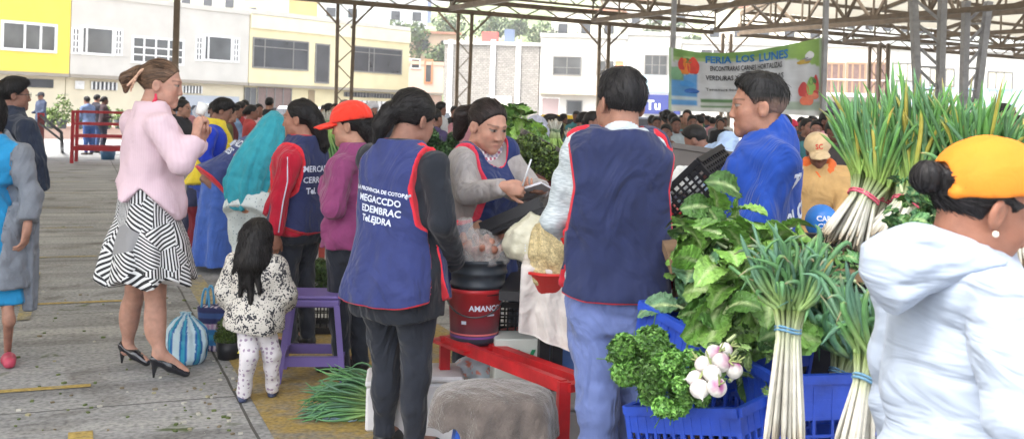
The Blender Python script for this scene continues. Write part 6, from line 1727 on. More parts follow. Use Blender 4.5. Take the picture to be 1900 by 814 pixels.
# ---- parsley
def fine_herb(name, label, c, rad, n, cols, leaf=.008, group=None, cat='herbs', seed=0, stems=60, base=None):
    T = thing(name, label, cat, c, group); r = np.random.default_rng(seed); cs = []; ra = []
    for i in range(26): d = r.normal(size=3); d /= np.linalg.norm(d); cs.append(np.array(c) + d * np.array(rad) * r.uniform(.45, 1.05)); ra.append(np.array(rad) * r.uniform(.16, .42))
    V, F, cc = leaf_cloud(cs, ra, n, leaf, cols, seed, up=.5); part('leaves', V, F, M_LEAFY, T, smooth=False, col=cc)
    base = np.array(c) + (0, .1, -.05) if base is None else base
    e = np.array(cs)[r.integers(0, 26, stems)] + r.normal(size=(stems, 3)) * np.array(rad) * .3; t = np.linspace(0, 1, 6)[None, :, None]
    P_ = base + (e - base)[:, None] * t; V, F, cc = tubes(P_, np.full((stems, 6), .0014), np.tile(np.array((.12, .25, .05)), (stems, 6, 1)), 4); part('stems', V, F, M_VEG, T, col=cc)
    return T
PC = ((.10, .25, .045), (.14, .33, .055), (.07, .19, .035), (.18, .38, .08))
fine_herb('parsley_bunch', 'big bunch of parsley hanging over the left corner of the blue crate', W(1205, 685, 2.72), (.11, .09, .085), 15000, PC, .0078, 'bunches of parsley', seed=1)
fine_herb('parsley_bunch', 'parsley bunch drooping down in front of the blue crate wall', W(1262, 715, 2.66), (.075, .06, .085), 8000, PC, .0078, 'bunches of parsley', seed=2)
fine_herb('parsley_bunch', 'upper parsley bunch beside the thigh of the man in the dark vest', W(1185, 650, 2.85), (.085, .08, .045), 6500, PC, .0078, 'bunches of parsley', seed=3)
# ---- turnips
for i, (px, py, D, s_, lb) in enumerate(((1325, 660, 2.72, 1.0, 'topmost round turnip in the blue crate'), (1305, 680, 2.68, .95, 'turnip left of the topmost pair'), (1338, 676, 2.68, 1.05, 'turnip just below the topmost one'), (1321, 697, 2.64, 1.0, 'turnip in the middle of the pile'),
     (1362, 690, 2.68, .95, 'turnip furthest to the onions, apart from the rest'), (1330, 722, 2.60, 1.05, 'lowest turnip, close to the crate rim'), (1298, 725, 2.62, 1.05, 'turnip with a wide purple side near the parsley'), (1290, 706, 2.66, .9, 'turnip lying on its side with its root to the parsley'), (1346, 652, 2.76, .8, 'small turnip at the back of the pile'))):
    c = W(px, py - 4, D - .09); r_ = .0235 * s_; T = thing('turnip', lb, 'turnip', c - (0, 0, r_), 'turnips in the blue crate'); R = rotm(rnd.uniform(-3, 3), rnd.uniform(-.9, .9), rnd.uniform(-1.2, 1.2)) if i != 7 else rotm(0, 0, 1.5)
    prof = [(.0004, -1.55), (.04, -1.3), (.12, -1.1), (.42, -.9), (.78, -.6), (.98, -.15), (.99, .2), (.82, .6), (.5, .85), (.2, .93), (.05, .95)]
    q = MB(); q.lathe(c, [(a * r_, z * r_) for a, z in prof], 18, R); col = []
    for v in q.V: z = (R.T @ (np.array(v) - c))[2] / r_; w = np.clip((z - .52 + .15 * math.sin(v[0] * 300)) * 2.5, 0, 1); col.append(np.array((.62, .60, .56)) * (1 - w) + np.array((.32, .08, .22)) * w)
    q.C = col; q.build('root', M_VEG, T, smooth=True)
    r = np.random.default_rng(i); e = np.array([R @ np.array((r.normal() * .012, r.normal() * .012, .95 * r_ + .02)) for _ in range(4)]); t = np.linspace(0, 1, 4)[None, :, None]; b0 = c + R @ np.array((0, 0, .85 * r_))
    V, F, cc = tubes(b0 + (c + e - b0)[:, None] * t, np.full((4, 4), .0022), np.tile(np.array((.30, .36, .14)), (4, 4, 1)), 5); part('stalk', V, F, M_VEG, T, col=cc)
bunch('turnip_greens', 'tuft of small turnip leaves at the back of the pile', W(1368, 668, 2.78), (.2, -.5, .6), 18, .06, .014, .7, seed=60, cat='turnip greens', cols=((.13, .22, .07), (.10, .18, .06)), ruf=.008)

# ---- blue crates
Rc = rotm(math.radians(52)); kc = W(1332, 722, 2.86)
T = crate('vegetable_crate', 'blue plastic crate with slotted walls holding turnips and parsley', (kc[0] + .05, kc[1] + .02, kc[2] - .27), (.46, .34, .26), Rc @ rotm(0, .18, 0), M_BLUEC, rows=5, nslot=12, group='blue vegetable crates', solid=.25)
T = crate('vegetable_crate', 'blue crate standing behind, its high back wall under the chard', W(1330, 720, 3.15) + (0, 0, -.02), (.42, .32, .26), rotm(math.radians(30), -.15), M_BLUEC, rows=4, group='blue vegetable crates', solid=.5)
T = crate('vegetable_crate', 'lower blue crate between the front onion bundles', W(1530, 830, 2.95), (.50, .36, .26), rotm(math.radians(12)), M_BLUEC, rows=4, group='blue vegetable crates', solid=.5)
q = MB(); a, b, c, d = W(1236, 622, 3.02), W(1300, 568, 3.10), W(1312, 590, 3.11), W(1300, 628, 3.06)
F = Fld(np.minimum(a, b) - .12, np.maximum(a, b) + .12, .007); n_ = np.cross(b - a, c - a); n_ /= np.linalg.norm(n_)
for t in np.linspace(0, 1, 12):
    p = a + (b - a) * t; F.add(cap(p, p * (1 - .0) + (d - a) * 0 + np.array((.0, 0, -.005 - .085 * t)), .007), .004)
F.add(cap(a, b, .010), .004); V, Q, _ = F.mesh(); o = part('crate_lid', V, Q, M_BLUEC); tag(o, 'raised blue plastic flap sticking up between the parsley and the chard', 'crate lid')
# supports under the blue crates and the onions
T = crate('support_crate', 'black crate under the blue turnip crate', (kc[0] + .08, kc[1] + .05, .0), (.50, .36, .28), rotm(.5), M_BLACKC, rows=4, group='black crates stacked under the display')
T = crate('support_crate', 'second black crate stacked under the blue turnip crate', (kc[0] + .08, kc[1] + .05, .285), (.48, .35, .16), rotm(.5), M_BLACKC, rows=3, group='black crates stacked under the display')
T = crate('support_crate', 'black crate standing on the ground under the chard', (W(1375, 600, 3.4)[0], 3.42, 0), (.44, .34, .42), rotm(.1), M_BLACKC, rows=5, group='black crates stacked under the display')
T = crate('support_crate', 'black crate stacked directly beneath the chard bunches', (W(1375, 600, 3.4)[0], 3.42, .425), (.42, .32, .40), rotm(.05), M_BLACKC, rows=5, group='black crates stacked under the display')
T = crate('support_crate', 'grey crate on the ground under the kale crate', (W(1535, 606, 3.3)[0], 3.34, 0), (.50, .38, .39), rotm(-.18), M_GREYC, rows=5, group='black crates stacked under the display')
T = crate('support_crate', 'grey crate carrying the kale crate', (W(1535, 606, 3.3)[0], 3.34, .395), (.48, .36, .36), rotm(-.18), M_GREYC, rows=5, group='black crates stacked under the display')
T = crate('support_crate', 'black crate on the ground under the lower blue crate', (W(1530, 830, 2.95)[0], 2.95, 0), (.48, .34, .40), rotm(.2), M_BLACKC, rows=5, group='black crates stacked under the display')
T = crate('support_crate', 'black crate on the ground under the rear blue crate', (W(1330, 720, 3.15)[0], 3.15, 0), (.40, .30, .50), rotm(.5), M_BLACKC, rows=5, group='black crates stacked under the display')
T = crate('support_crate', 'black crate under the cabbage heap behind the red sweater', (W(594, 505, 6.7)[0], 6.7, 0), (.4, .3, .26), rotm(.1), M_BLACKC, rows=4, group='black crates stacked under the display')
# ---- black crate with the kale
Rk = rotm(-.18, -.10); T = crate('kale_crate', 'black plastic crate with curved rim holding curly kale', W(1530, 606, 3.28), (.52, .40, .26), Rk, M_BLACKC, rows=4, nslot=10, solid=1.9, group='black crates on the stall')

# ---- crates between the man in the vest and the man in blue
T = crate('empty_crate', 'black lattice crate tipped on edge in front of the man in blue', W(1312, 392, 4.15), (.36, .26, .17), rotm(math.radians(-32), -.2, -.75), M_BLACKC, rows=5, nslot=11, group='black crates on the stall')
T = crate('empty_crate', 'grey dusty crate behind the tipped black one', W(1298, 330, 4.6), (.28, .22, .12), rotm(math.radians(-8), .2, .12), M_GREYC, rows=3, nslot=9, solid=1.2, group='black crates on the stall')
V, Q, _ = bag_mesh(W(1270, 362, 4.35), (.07, .06), .13, 8); o = part('sack', V, Q, mat('white_sack', srgb(214, 216, 214), .8, bump=.004, bscale=40)); tag(o, 'white sack beside the tipped black crate', 'sack')

# ---- writer's table with its buckets and bags
def lathe_thing(name, label, cat, c, prof, m, n=32, group=None, nm='body', R=None):
    T = thing(name, label, cat, c, group); q = MB(); q.lathe(c, prof, n, R); q.build(nm, m, T, smooth=True, attr=False); return T
bc = W(879, 632, 4.62)
T = thing('bucket', 'red plastic bucket with a purple stripe and printed badge', 'bucket', bc)
q = MB(); q.lathe(bc, [(.0, .002), (.104, .0), (.107, .02), (.121, .225), (.127, .228), (.129, .245), (.124, .248), (.118, .24), (.104, .02), (0, .02)], 40)
def bcol(v):
    z = v[2] - bc[2]; return srgb(52, 58, 70) if z < .022 else srgb(196, 50, 56)
q.C = [bcol(v) for v in q.V]; q.build('pail', mat('bucket_plastic', attr=True, rough=.35, var=.08), T, smooth=True)
for z, hgt, cl in ((.030, .010, (120, 74, 150)), (.044, .008, (226, 120, 120))): q = MB(); r0 = .107 + .014 * (z - .02) / .205; q.lathe(bc, [(r0 + .0012, z), (r0 + .0014 + .0006, z + hgt)], 40); q.build('stripe', mat('stripe_%d' % cl[0], srgb(*cl), .4), T, smooth=True, attr=False)
q = MB(); hx = [bc + np.array((.128 * math.cos(a), .128 * math.sin(a) , .215 - .085 * math.sin(-a))) for a in np.linspace(-math.pi * .98, -.06, 18)]; q.tube(hx, .0035, 6); q.build('handle', mat('wire', (.10, .10, .11), .4, metal=.6), T, smooth=True, attr=False)
q = MB()
for a in np.linspace(-1.35, -.75, 6): pass
def on_bucket(a, z, r_=.004): rr = .107 + .014 * (z - .02) / .205 + r_; return bc + np.array((rr * math.cos(a), rr * math.sin(a), z))
A = np.linspace(-1.42, -.80, 9); q.add([on_bucket(a, z) for z in (.150, .185) for a in A], [(i, i + 1, i + 10, i + 9) for i in range(8)]); q.build('badge', mat('badge_red', srgb(150, 40, 44), .5), T, attr=False)
V, F = text_mesh('AMANCO', .034, bold=.001); V2 = [on_bucket(-1.11 + v[0] / .118, .167 + v[1], .006) for v in V]; part('lettering', V2, F, M_PRINT, T, smooth=False)
A = np.linspace(-1.05, -.72, 5); q = MB(); q.add([on_bucket(a, z) for z in (.132, .140) for a in A], [(i, i + 1, i + 6, i + 5) for i in range(4)]); q.build('sticker', M_PRINT, T, attr=False)
q = MB(); q.add([on_bucket(a, z) for z in (.095, .110) for a in (-2.05, -1.95, -1.85)], [(0, 1, 4, 3), (1, 2, 5, 4)]); q.build('sticker', M_PRINT, T, attr=False)
c2 = bc + (.0, 0, .252); M_BKB = mat('black_pail', srgb(52, 58, 66), .45, var=.2)
T = thing('bucket', 'black plastic bucket stacked on the red one', 'bucket', c2); q = MB(); q.lathe(c2 + (.012, 0, -.03), [(0, .0), (.116, .0), (.118, .03), (.127, .035), (.127, .045), (.121, .05), (.124, .085), (.131, .09), (.131, .10), (.126, .105), (.128, .135), (.135, .14), (.135, .152), (.127, .155), (.12, .05), (0, .03)], 40); q.build('pail', M_BKB, T, smooth=True, attr=False)
M_FILM = mat('clear_film', srgb(225, 222, 220), .25, trans=.0, alpha=.30, bump=.006, bscale=26, spec=.6)
M_MEAT = mat('cooked_meat', attr=True, rough=.5, var=.3, vscale=30, bump=.004, bscale=50)
T = thing('food_bag', 'clear plastic bag of pink cooked snacks on the black bucket', 'bag', c2 + (.015, 0, .13)); F = Fld(c2 + (-.17, -.17, .08), c2 + (.19, .17, .30), .007); r = random.Random(3)
for i in range(26): a = c2 + (.012 + r.uniform(-.085, .09), r.uniform(-.08, .06), .12 + r.uniform(0, .075)); F.add(cap(a, a + (r.uniform(-.04, .04), r.uniform(-.03, .03), r.uniform(.0, .05)), r.uniform(.012, .02)), .004)
V, Q, _ = F.mesh(); cc = np.array((.42, .19, .13)) + .12 * vnoise(V, 40, 2)[:, None] * np.array((1, .8, .6)); part('snacks', V, Q, M_MEAT, T, col=np.clip(cc, .05, .8))
V, Q, _ = bag_mesh(c2 + (.012, 0, .085), (.135, .125), .165, 12, k=9); part('film', V, Q, M_FILM, T)
V, Q, _ = bag_mesh(c2 + (-.06, -.03, .10), (.06, .07), .20, 15, k=5); part('film', V, Q, M_FILM, T)
q = MB(); F = Fld(W(897, 436, 4.75) - .1, W(897, 436, 4.75) + .1, .008); F.add(bxp(W(893, 430, 4.75), (.05, .04, .04), rotm(.3, .2, .5), .02), 0); F.disp(wrinkle(.006, 2, 40)); V, Q, _ = F.mesh(); o = part('paper_bag', V, Q, mat('brown_paper', srgb(172, 132, 108), .8)); tag(o, 'small crumpled brown paper bag behind the snack bag', 'bag')
F = Fld(W(925, 432, 4.7) - .08, W(925, 432, 4.7) + .08, .006); F.add(bxp(W(925, 434, 4.7), (.045, .02, .022), rotm(.2, 0, -.3), .01), 0); F.disp(wrinkle(.006, 5, 60)); V, Q, _ = F.mesh(); o = part('yellow_cloth', V, Q, cloth('yellow_rag', srgb(226, 190, 50))); tag(o, 'small yellow rag between the snack bag and the white bag', 'cloth')
wb = W(972, 470, 4.5); V, Q, _ = bag_mesh(wb + (0, 0, -.03), (.10, .09), .20, 21, R=rotm(0, 0, .25), k=6); cc = np.array((.66, .64, .50)) + .10 * vnoise(V, 12, 5)[:, None]
o = part('produce_bag', V, Q, mat('white_plastic_bag', attr=True, rough=.35, bump=.004, bscale=35), col=np.clip(cc, 0, .85)); tag(o, 'white plastic bag of pale produce beside the grain bag', 'bag')
gb = W(1030, 505, 4.35); V, Q, _ = bag_mesh(gb + (0, 0, -.06), (.085, .08), .27, 26, R=rotm(0, 0, -.28), k=5); cc = np.array((.52, .42, .22)) * (1 + .25 * vnoise(V, 150, 6)[:, None])
o = part('grain_bag', V, Q, mat('grain_bag', attr=True, rough=.4, var=.35, vscale=130, bump=.004, bscale=120), col=np.clip(cc, .05, .85)); tag(o, 'clear bag of toasted grain standing in the red basin', 'bag')
rb_ = W(1024, 505, 4.35); T = lathe_thing('basin', 'red plastic basin holding the grain bag', 'basin', rb_ + (0, 0, -.09), [(0, 0), (.075, 0), (.105, .085), (.118, .088), (.118, .098), (.102, .1), (.07, .01), (0, .01)], mat('red_basin', srgb(206, 46, 44), .35))
# white cloth hanging in front of the basin, over a table edge
cl = W(1012, 545, 4.28); R = rotm(-.12); nu, nv = 34, 30; U, Vv = np.meshgrid(np.linspace(-.105, .105, nu), np.linspace(0, 1, nv), indexing='ij')
zz = .15 - .33 * Vv - .03 * Vv * (U / .1 + .6) ; yy = -.012 * np.sin(U * 60 + 1) * Vv - .02 * np.sin(U * 24) * Vv + np.where(Vv < .12, (.12 - Vv) * 1.2, 0)
Pp = np.stack([U * (1 + .05 * Vv), yy, zz - np.where(Vv < .12, 0, 0)], -1).reshape(-1, 3) @ R.T + cl; Pb = Pp + R @ np.array((0, .006, 0)); Fq = tri_strip_grid(nu, nv); n_ = len(Pp)
ring = [i * nv for i in range(nu)] + [(nu - 1) * nv + j for j in range(1, nv)] + [i * nv + nv - 1 for i in range(nu - 2, -1, -1)] + [j for j in range(nv - 2, 0, -1)]
Fr = np.array([(ring[i], ring[(i + 1) % len(ring)], ring[(i + 1) % len(ring)] + n_, ring[i] + n_) for i in range(len(ring))])
o = part('towel', np.concatenate([Pp, Pb]), np.concatenate([Fq, Fq[:, ::-1] + n_, Fr]), cloth('white_towel', srgb(214, 208, 204), bump=.006, bscale=14)); tag(o, 'white cloth hanging down in front of the red basin', 'cloth')
T = thing('stall_table', 'dark table under the basin, with two black uprights', 'table', (W(985, 600, 4.7)[0], 4.75, 0)); q = MB(); tt_ = W(985, 515, 4.75); q.box((W(1003, 515, 4.6)[0], 4.70, tt_[2] - .02), (.30, .68, .04), rotm(-.1)); q.build('table_top', M_BLACKC, T, attr=False)
for px, dy in ((1010, -.2), (1034, -.2), (1008, .35), (1034, .35)): q = MB(); p = W(px, 600, 4.62 + dy); q.bar((p[0], p[1], 0), (p[0], p[1], tt_[2] - .04), .045); q.build('leg', M_BLACKC, T, attr=False)
crate('support_crate', 'black crate under the dark table', (W(975, 600, 4.85)[0], 4.95, .35), (.34, .3, .22), rotm(.05), M_BLACKC, group='black crates stacked under the display')
T = crate('tray', 'black tray with red lettering slanting down from the notepad', W(968, 420, 4.66) + (0, 0, .0), (.30, .22, .045), rotm(math.radians(-20), .15, -.45), M_BLACKC, rows=1, nslot=4, solid=1.9, cat='tray')
if 0: V, F = text_mesh('RICO', .03, bold=.001); 
# black and white net strip
q = MB(); c = W(985, 465, 4.42)
for i in range(5):
    for j in range(3): q.box(c + (i * .012 - .024, 0, j * .012 + i * .004), (.006, .004, .006))
q.build('net', M_PRINT, attr=False); o = bpy.data.objects['net']; tag(o, 'strip of black and white netting under the white bag', 'net')

# white carton with a green V, printed bag, white foam boxes, blue can
c = W(958, 668, 4.45); T = thing('carton', 'white carton with a large green V under the table', 'carton', (c[0], c[1], 0)); q = MB(); q.box((c[0], c[1] + .16, .23), (.215, .18, .46), rotm(.12), bev=.006); q.build('box', mat('white_carton', srgb(200, 206, 200), .8), T, attr=False)
V, F = text_mesh('V', .14, bold=.002); V2, F2 = text_mesh('/', .10, bold=.001); Rv = rotm(.12)
for (V_, F_, dx) in ((V, F, .03), (V2, F2, .09)): part('lettering', [np.array((c[0], c[1] + .16, .36)) + Rv @ np.array((v[0] + dx, -.094, v[1])) for v in V_], F_, mat('green_print', srgb(24, 130, 84), .6), T, smooth=False)
def foam(px, py, D, size, label, rot=.1, m=None): c = W(px, py, D); q = MB(); q.box((c[0], c[1], size[2] / 2), size, rotm(rot), bev=.012); q.box((c[0], c[1], size[2] + .015), (size[0] * 1.04, size[1] * 1.04, .028), rotm(rot), bev=.01); o = q.build('foam_box', m or mat('white_foam', srgb(214, 214, 218), .8, bump=.001, bscale=60), attr=False, base=(c[0], c[1], 0)); tag(o, label, 'box', 'white foam boxes')
foam(792, 760, 4.62, (.30, .26, .26), 'white foam box just behind the black leggings'); foam(728, 770, 4.75, (.24, .26, .20), 'white foam box seen between the two legs of the black leggings'); foam(1050, 760, 4.35, (.3, .3, .24), 'grey white box beside the leg of the red frame', m=mat('grey_foam', srgb(150, 150, 150), .8))
V, Q, _ = bag_mesh(W(888, 700, 4.75), (.11, .07), .12, 31); o = part('printed_bag', V, Q, mat('printed_plastic', attr=True, rough=.4), col=np.clip(np.array((.55, .62, .70)) + (vnoise(V, 60, 8)[:, None] > .55) * np.array((.2, -.35, -.5)), .05, .9)); tag(o, 'white plastic bag with blue and orange print inside the red frame', 'bag')
T = lathe_thing('jug', 'blue plastic jug beside the trousers of the man in the vest', 'jug', W(1044, 690, 4.75), [(0, 0), (.06, 0), (.065, .02), (.065, .15), (.05, .18), (.03, .2), (.03, .22), (0, .22)], mat('blue_jug', srgb(70, 116, 190), .35, alpha=.8), nm='body')
V, Q, _ = bag_mesh(W(1020, 705, 4.5), (.03, .03), .08, 33); o = part('crumpled_paper', V, Q, mat('white_paper', srgb(210, 218, 230), .8)); tag(o, 'crumpled white paper beside the corner of the red frame', 'paper')

# ---- red steel frame
M_REDF = mat('red_frame_paint', srgb(186, 32, 38), .4, var=.35, vscale=8, spec=.5, bump=.001, bscale=30)
A_, B_ = G(826, 632, .415), G(1046, 716, .415); dAB = (B_ - A_) / np.linalg.norm(B_ - A_); dP = np.array((-dAB[1], dAB[0], 0))
T = thing('red_table_frame', 'open red steel table frame carrying the buckets, its front corner towards the camera', 'table frame', (A_[0], A_[1], 0))
def lbar(a, b, nm, w=.052): q = MB(); q.bar(a, b, w, .006); q.bar(a + (0, 0, -w / 2 + .003) + dP * 0, b + (0, 0, -w / 2 + .003), .006, w); q.build(nm, M_REDF, T, attr=False)
def rbar(a, b, nm, w=.045, d=None): q = MB(); q.bar(a, b, w, d or w); q.build(nm, M_REDF, T, attr=False)
rbar(A_, B_, 'rail', .03, .05); rbar(A_ + dP * .13, B_ + dP * .13, 'rail', .05, .03); C_, D_ = B_ + dP * .55, A_ + dP * .55
rbar(C_, D_, 'rail', .03, .05); rbar(B_ + dAB * .018, C_ + dAB * .018, 'rail', .05, .03); rbar(A_ - dAB * .018, D_ - dAB * .018, 'rail', .05, .03)
for p in (A_, B_, C_, D_): rbar(p + (0, 0, .02), (p[0], p[1], 0), 'leg', .045)
# the board on which the bucket stands
q = MB(); q.box(bc + (0, .02, -.012), (.30, .30, .014), rotm(math.atan2(dAB[1], dAB[0]))); q.build('shelf_plate', M_REDF, T, attr=False)

# ---- grey blanket over a blue stool
c = W(915, 760, 3.72); T = thing('plastic_stool', 'blue plastic stool hidden under the grey blanket', 'stool', (c[0], c[1], 0)); M_BST = mat('blue_stool', srgb(36, 84, 176), .4); top_z = .36
q = MB(); q.box((c[0], c[1], top_z), (.28, .20, .04), bev=.01); q.build('seat', M_BST, T, attr=False)
for a, b in ((-1, -1), (1, -1), (-1, 1), (1, 1)): q = MB(); q.bar((c[0] + a * .165, c[1] + b * .12, 0), (c[0] + a * .12, c[1] + b * .09, top_z - .02), .07, .025); q.build('leg', M_BST, T, attr=False)
F = Fld((c[0] - .36, c[1] - .3, .05), (c[0] + .36, c[1] + .3, .60), .009)
F.add(stack((c[0], c[1], .10), rotm(.06), [(0, 0, 0, .235, .17), (.15, 0, 0, .232, .172), (.28, 0, 0, .225, .168), (.335, .0, 0, .21, .155), (.365, .0, 0, .17, .12), (.378, 0, 0, .06, .05)], 2.8, lambda an, t: (.016 * np.sin(an * 7 + 1) + .012 * np.sin(an * 13)) * np.clip(1.25 - t * 3.0, 0, 1)), 0)
F.disp(wrinkle(.005, 6, 12, None, (1, 1, .3))); F.disp(wrinkle(.0025, 8, 34, None)); cut_ = lambda X, Y, Z: Z - .215 - .014 * np.sin(X * 31) - .125 / (1 + np.exp((X - c[0] + .105) * 90)) - .055 / (1 + np.exp(-(X - c[0] - .12) * 90)) - .01 * np.sin(X * 70)
F.keep(cut_); V, Q, _ = F.mesh(); o = part('blanket', V, Q, mat('grey_wool_blanket', srgb(98, 89, 84), .95, var=.35, vscale=18, bump=.006, bscale=110, sheen=.5, fold=.02)); tag(o, 'worn grey wool blanket draped over the blue stool', 'blanket')

# ---- purple stool
c = G(585, 700, 0); c = np.array((W(583, 600, 5.55)[0], 5.55, 0)); T = thing('plastic_stool', 'purple plastic stool behind the magenta fleece woman\'s legs', 'stool', c); M_PUR = mat('purple_plastic', srgb(112, 96, 160), .42, var=.08)
R = rotm(.12); q = MB(); q.box(c + (0, 0, .445), (.27, .27, .022), R, bev=.009); q.box(c + (0, 0, .415), (.275, .275, .04), R, bev=.008); q.build('seat', M_PUR, T, attr=False)
for a, b in ((-1, -1), (1, -1), (-1, 1), (1, 1)): q = MB(); q.bar(c + R @ np.array((a * .168, b * .155, 0)), c + R @ np.array((a * .122, b * .122, .405)), .055, .03); q.build('leg', M_PUR, T, attr=False)
for a, b, e, f in ((-1, -1, 1, -1), (-1, 1, 1, 1), (-1, -1, -1, 1), (1, -1, 1, 1)): q = MB(); z = .115; k_ = .156; q.bar(c + R @ np.array((a * k_, b * .146, z)), c + R @ np.array((e * k_, f * .146, z)), .03, .05); q.build('stretcher', M_PUR, T, attr=False)

# ---- bags and herbs behind the woman in pink
sb = G(345, 672, 0); F = Fld(sb - (.16, .14, .02), sb + (.16, .14, .36), .007)
F.add(stack(sb, np.eye(3), [(0, 0, 0, .085, .08), (.03, 0, 0, .108, .10), (.12, .005, 0, .118, .105), (.19, 0, 0, .108, .10), (.245, -.01, 0, .06, .05), (.268, -.01, 0, .022, .02), (.285, -.015, 0, .035, .02)], 2.1, lambda an, t: .006 * np.sin(an * 14) * np.clip(t * 5, 0, 1)), 0); F.disp(wrinkle(.004, 3, 40, None)); V, Q, _ = F.mesh()
an = np.arctan2(V[:, 1] - sb[1], V[:, 0] - sb[0]); st = (np.sin(an * 8 + .5) > .1)[:, None]; st2 = (np.sin(an * 8 + .5) > .75)[:, None]; cc = np.where(st2, np.array(srgb(60, 160, 190)), np.where(st, np.array(srgb(34, 104, 170)), np.array(srgb(196, 222, 232))))
o = part('striped_bag', V, Q, mat('striped_plastic', attr=True, rough=.35, bump=.004, bscale=40), col=cc); tag(o, 'knotted plastic bag with blue and white stripes on the ground behind the heels', 'bag')
tb_ = G(398, 648, 0); T = thing('tote_bag', 'woven tote bag in blue, navy and pink bands with two blue handles', 'bag', tb_); F = Fld(tb_ - (.16, .12, .02), tb_ + (.16, .12, .34), .008); F.add(stack(tb_, np.eye(3), [(0, 0, 0, .075, .055), (.1, 0, 0, .085, .06), (.26, 0, 0, .10, .07)], 3.5), 0); F.disp(wrinkle(.003, 5, 40)); V, Q, _ = F.mesh()
z = V[:, 2] / .26; band = np.array([srgb(70, 60, 110), srgb(60, 130, 190), srgb(70, 160, 205), srgb(60, 130, 190), srgb(190, 150, 190), srgb(46, 50, 100), srgb(60, 90, 150), srgb(46, 50, 100)]); cc = band[np.clip((z * 8).astype(int), 0, 7)]
dots = (np.sin(V[:, 0] * 220) > .3) & ((z * 8).astype(int) % 4 == 0); cc = np.where(dots[:, None], np.array((.7, .6, .7)), cc); part('pouch', V, Q, mat('woven_plastic', attr=True, rough=.6), T, col=cc)
for dy in (-.05, .05): q = MB(); q.tube([tb_ + np.array((-.07 + .045 * (1 - math.cos(a)) * .5, dy, .25 + .12 * math.sin(a))) for a in np.linspace(0, math.pi, 12)], .007, 7); q.build('handle', mat('blue_handle', srgb(96, 170, 214), .4), T, smooth=True, attr=False)
hb = G(424, 664, 0); T = thing('plant_pot', 'black pot of feathery green herbs beside the tote bag', 'plant pot', hb); q = MB(); q.lathe(hb, [(0, 0), (.06, 0), (.075, .10), (.07, .10), (.055, .01), (0, .01)], 20); q.build('pot', M_BLACKC, T, smooth=True, attr=False)
V, F, c_ = leaf_cloud([hb + (0, 0, .17), hb + (-.02, 0, .12), hb + (.03, 0, .22)], [(.075, .07, .08), (.07, .06, .06), (.05, .05, .07)], 5000, .007, ((.10, .17, .03), (.13, .20, .04), (.08, .13, .03)), 4); part('foliage', V, F, M_LEAFY, T, smooth=False, col=c_)
q = MB(); p = hb + (.01, .05, .30); q.box(p + (-.02, 0, -.01), (.07, .04, .035), rotm(.3, .3, .3), bev=.01); o = q.build('orange_cloth', mat('orange_cloth', srgb(226, 130, 96), .8), attr=False); tag(o, 'scrap of orange cloth lying on the tote bag', 'cloth')
p = G(440, 655, .15); q = MB(); q.add([p, p + (.07, 0, 0), p + (.06, .03, .13), p + (.0, .03, .01)], [(0, 1, 2), (0, 2, 3), (0, 3, 1), (1, 3, 2)]); o = q.build('yellow_bag', mat('yellow_plastic', srgb(230, 214, 60), .4), attr=False); tag(o, 'yellow plastic bag corner beside the herbs', 'bag')

# ---- greens behind the stall
for i, (px, py, D, n, L, lb) in enumerate(((955, 262, 5.9, 26, .13, 'bright lettuce head right beside the writing stallholder'), (944, 235, 6.1, 22, .13, 'upper dark lettuce head behind the stallholder'), (972, 250, 5.8, 22, .12, 'pale lettuce head in front of the grey beanie'), (963, 290, 5.7, 20, .11, 'lower lettuce head above the crate of greens'))):
    bunch('lettuce', lb, W(px, py, D), (.1, -.5, .5), n, L, .07, .7, seed=70 + i, cat='lettuce', group='lettuce heads', cols=((.20, .38, .06), (.26, .46, .09), (.12, .26, .05)) if i != 1 else ((.05, .14, .03), (.09, .2, .04)), ruf=.012, rb=.05)
T = crate('greens_crate', 'brown grey crate of small leafy greens tipped towards the camera', W(990, 318, 5.35), (.30, .06, .17), rotm(math.radians(12), -.15, .45), M_GREYC, rows=1, nslot=2, group='black crates on the stall')
Rg = rotm(math.radians(12), -.15, .45); cs = [W(990, 318, 5.31) + Rg @ np.array((x, -.01, z)) for x in (-.10, 0, .10) for z in (.05, .12)]; V, F, c_ = leaf_cloud(cs, [(.065, .05, .05)] * 6, 2600, .012, ((.22, .32, .07), (.12, .2, .05), (.06, .10, .03)), 5); part('greens', V, F, M_LEAFY, T, smooth=False, col=c_)
def hanging(label, px, py0, py1, D, w, seed, n=46):
    a = W(px, py0, D); b = W(px + 6, py1, D); onion_bundle('green_stalk_bundle', label, a + (0, 0, .02), a + (0, 0, -.03), b, n=n, spread=w, rb=.04, seed=seed, ls=2.4, rleaf=.007, dry=.02, droop=.04, tiecol=(99, 120, 90), group='green stalk bundles behind the stall')
hanging('tall green stalk bundle between the woman in red and the visor cap', 606, 215, 320, 7.0, .12, 81, 40)
hanging('green stalk bundle beside the beanie, its leaves hanging down', 1030, 232, 330, 6.3, .12, 82, 36); hanging('low heap of green stalks in front of the dark vest shoulder', 1062, 250, 330, 6.0, .13, 83, 40)
fine_herb('herb_bunch', 'dark green herb bunch behind the shoulder of the woman in the navy apron', W(818, 268, 5.5), (.11, .09, .10), 3500, ((.05, .12, .03), (.04, .09, .03)), .011, 'herb bunches on the far tables', seed=5)
fine_herb('herb_bunch', 'green herb heap behind the grey cardigan of the stallholder', W(822, 320, 5.6), (.10, .09, .14), 3500, ((.06, .13, .03), (.1, .16, .04)), .011, 'herb bunches on the far tables', seed=6)
fine_herb('herb_bunch', 'green cabbage heap low behind the red sweater woman', W(594, 505, 6.7), (.12, .10, .12), 3500, ((.06, .13, .03), (.1, .16, .04)), .012, 'herb bunches on the far tables', seed=7)

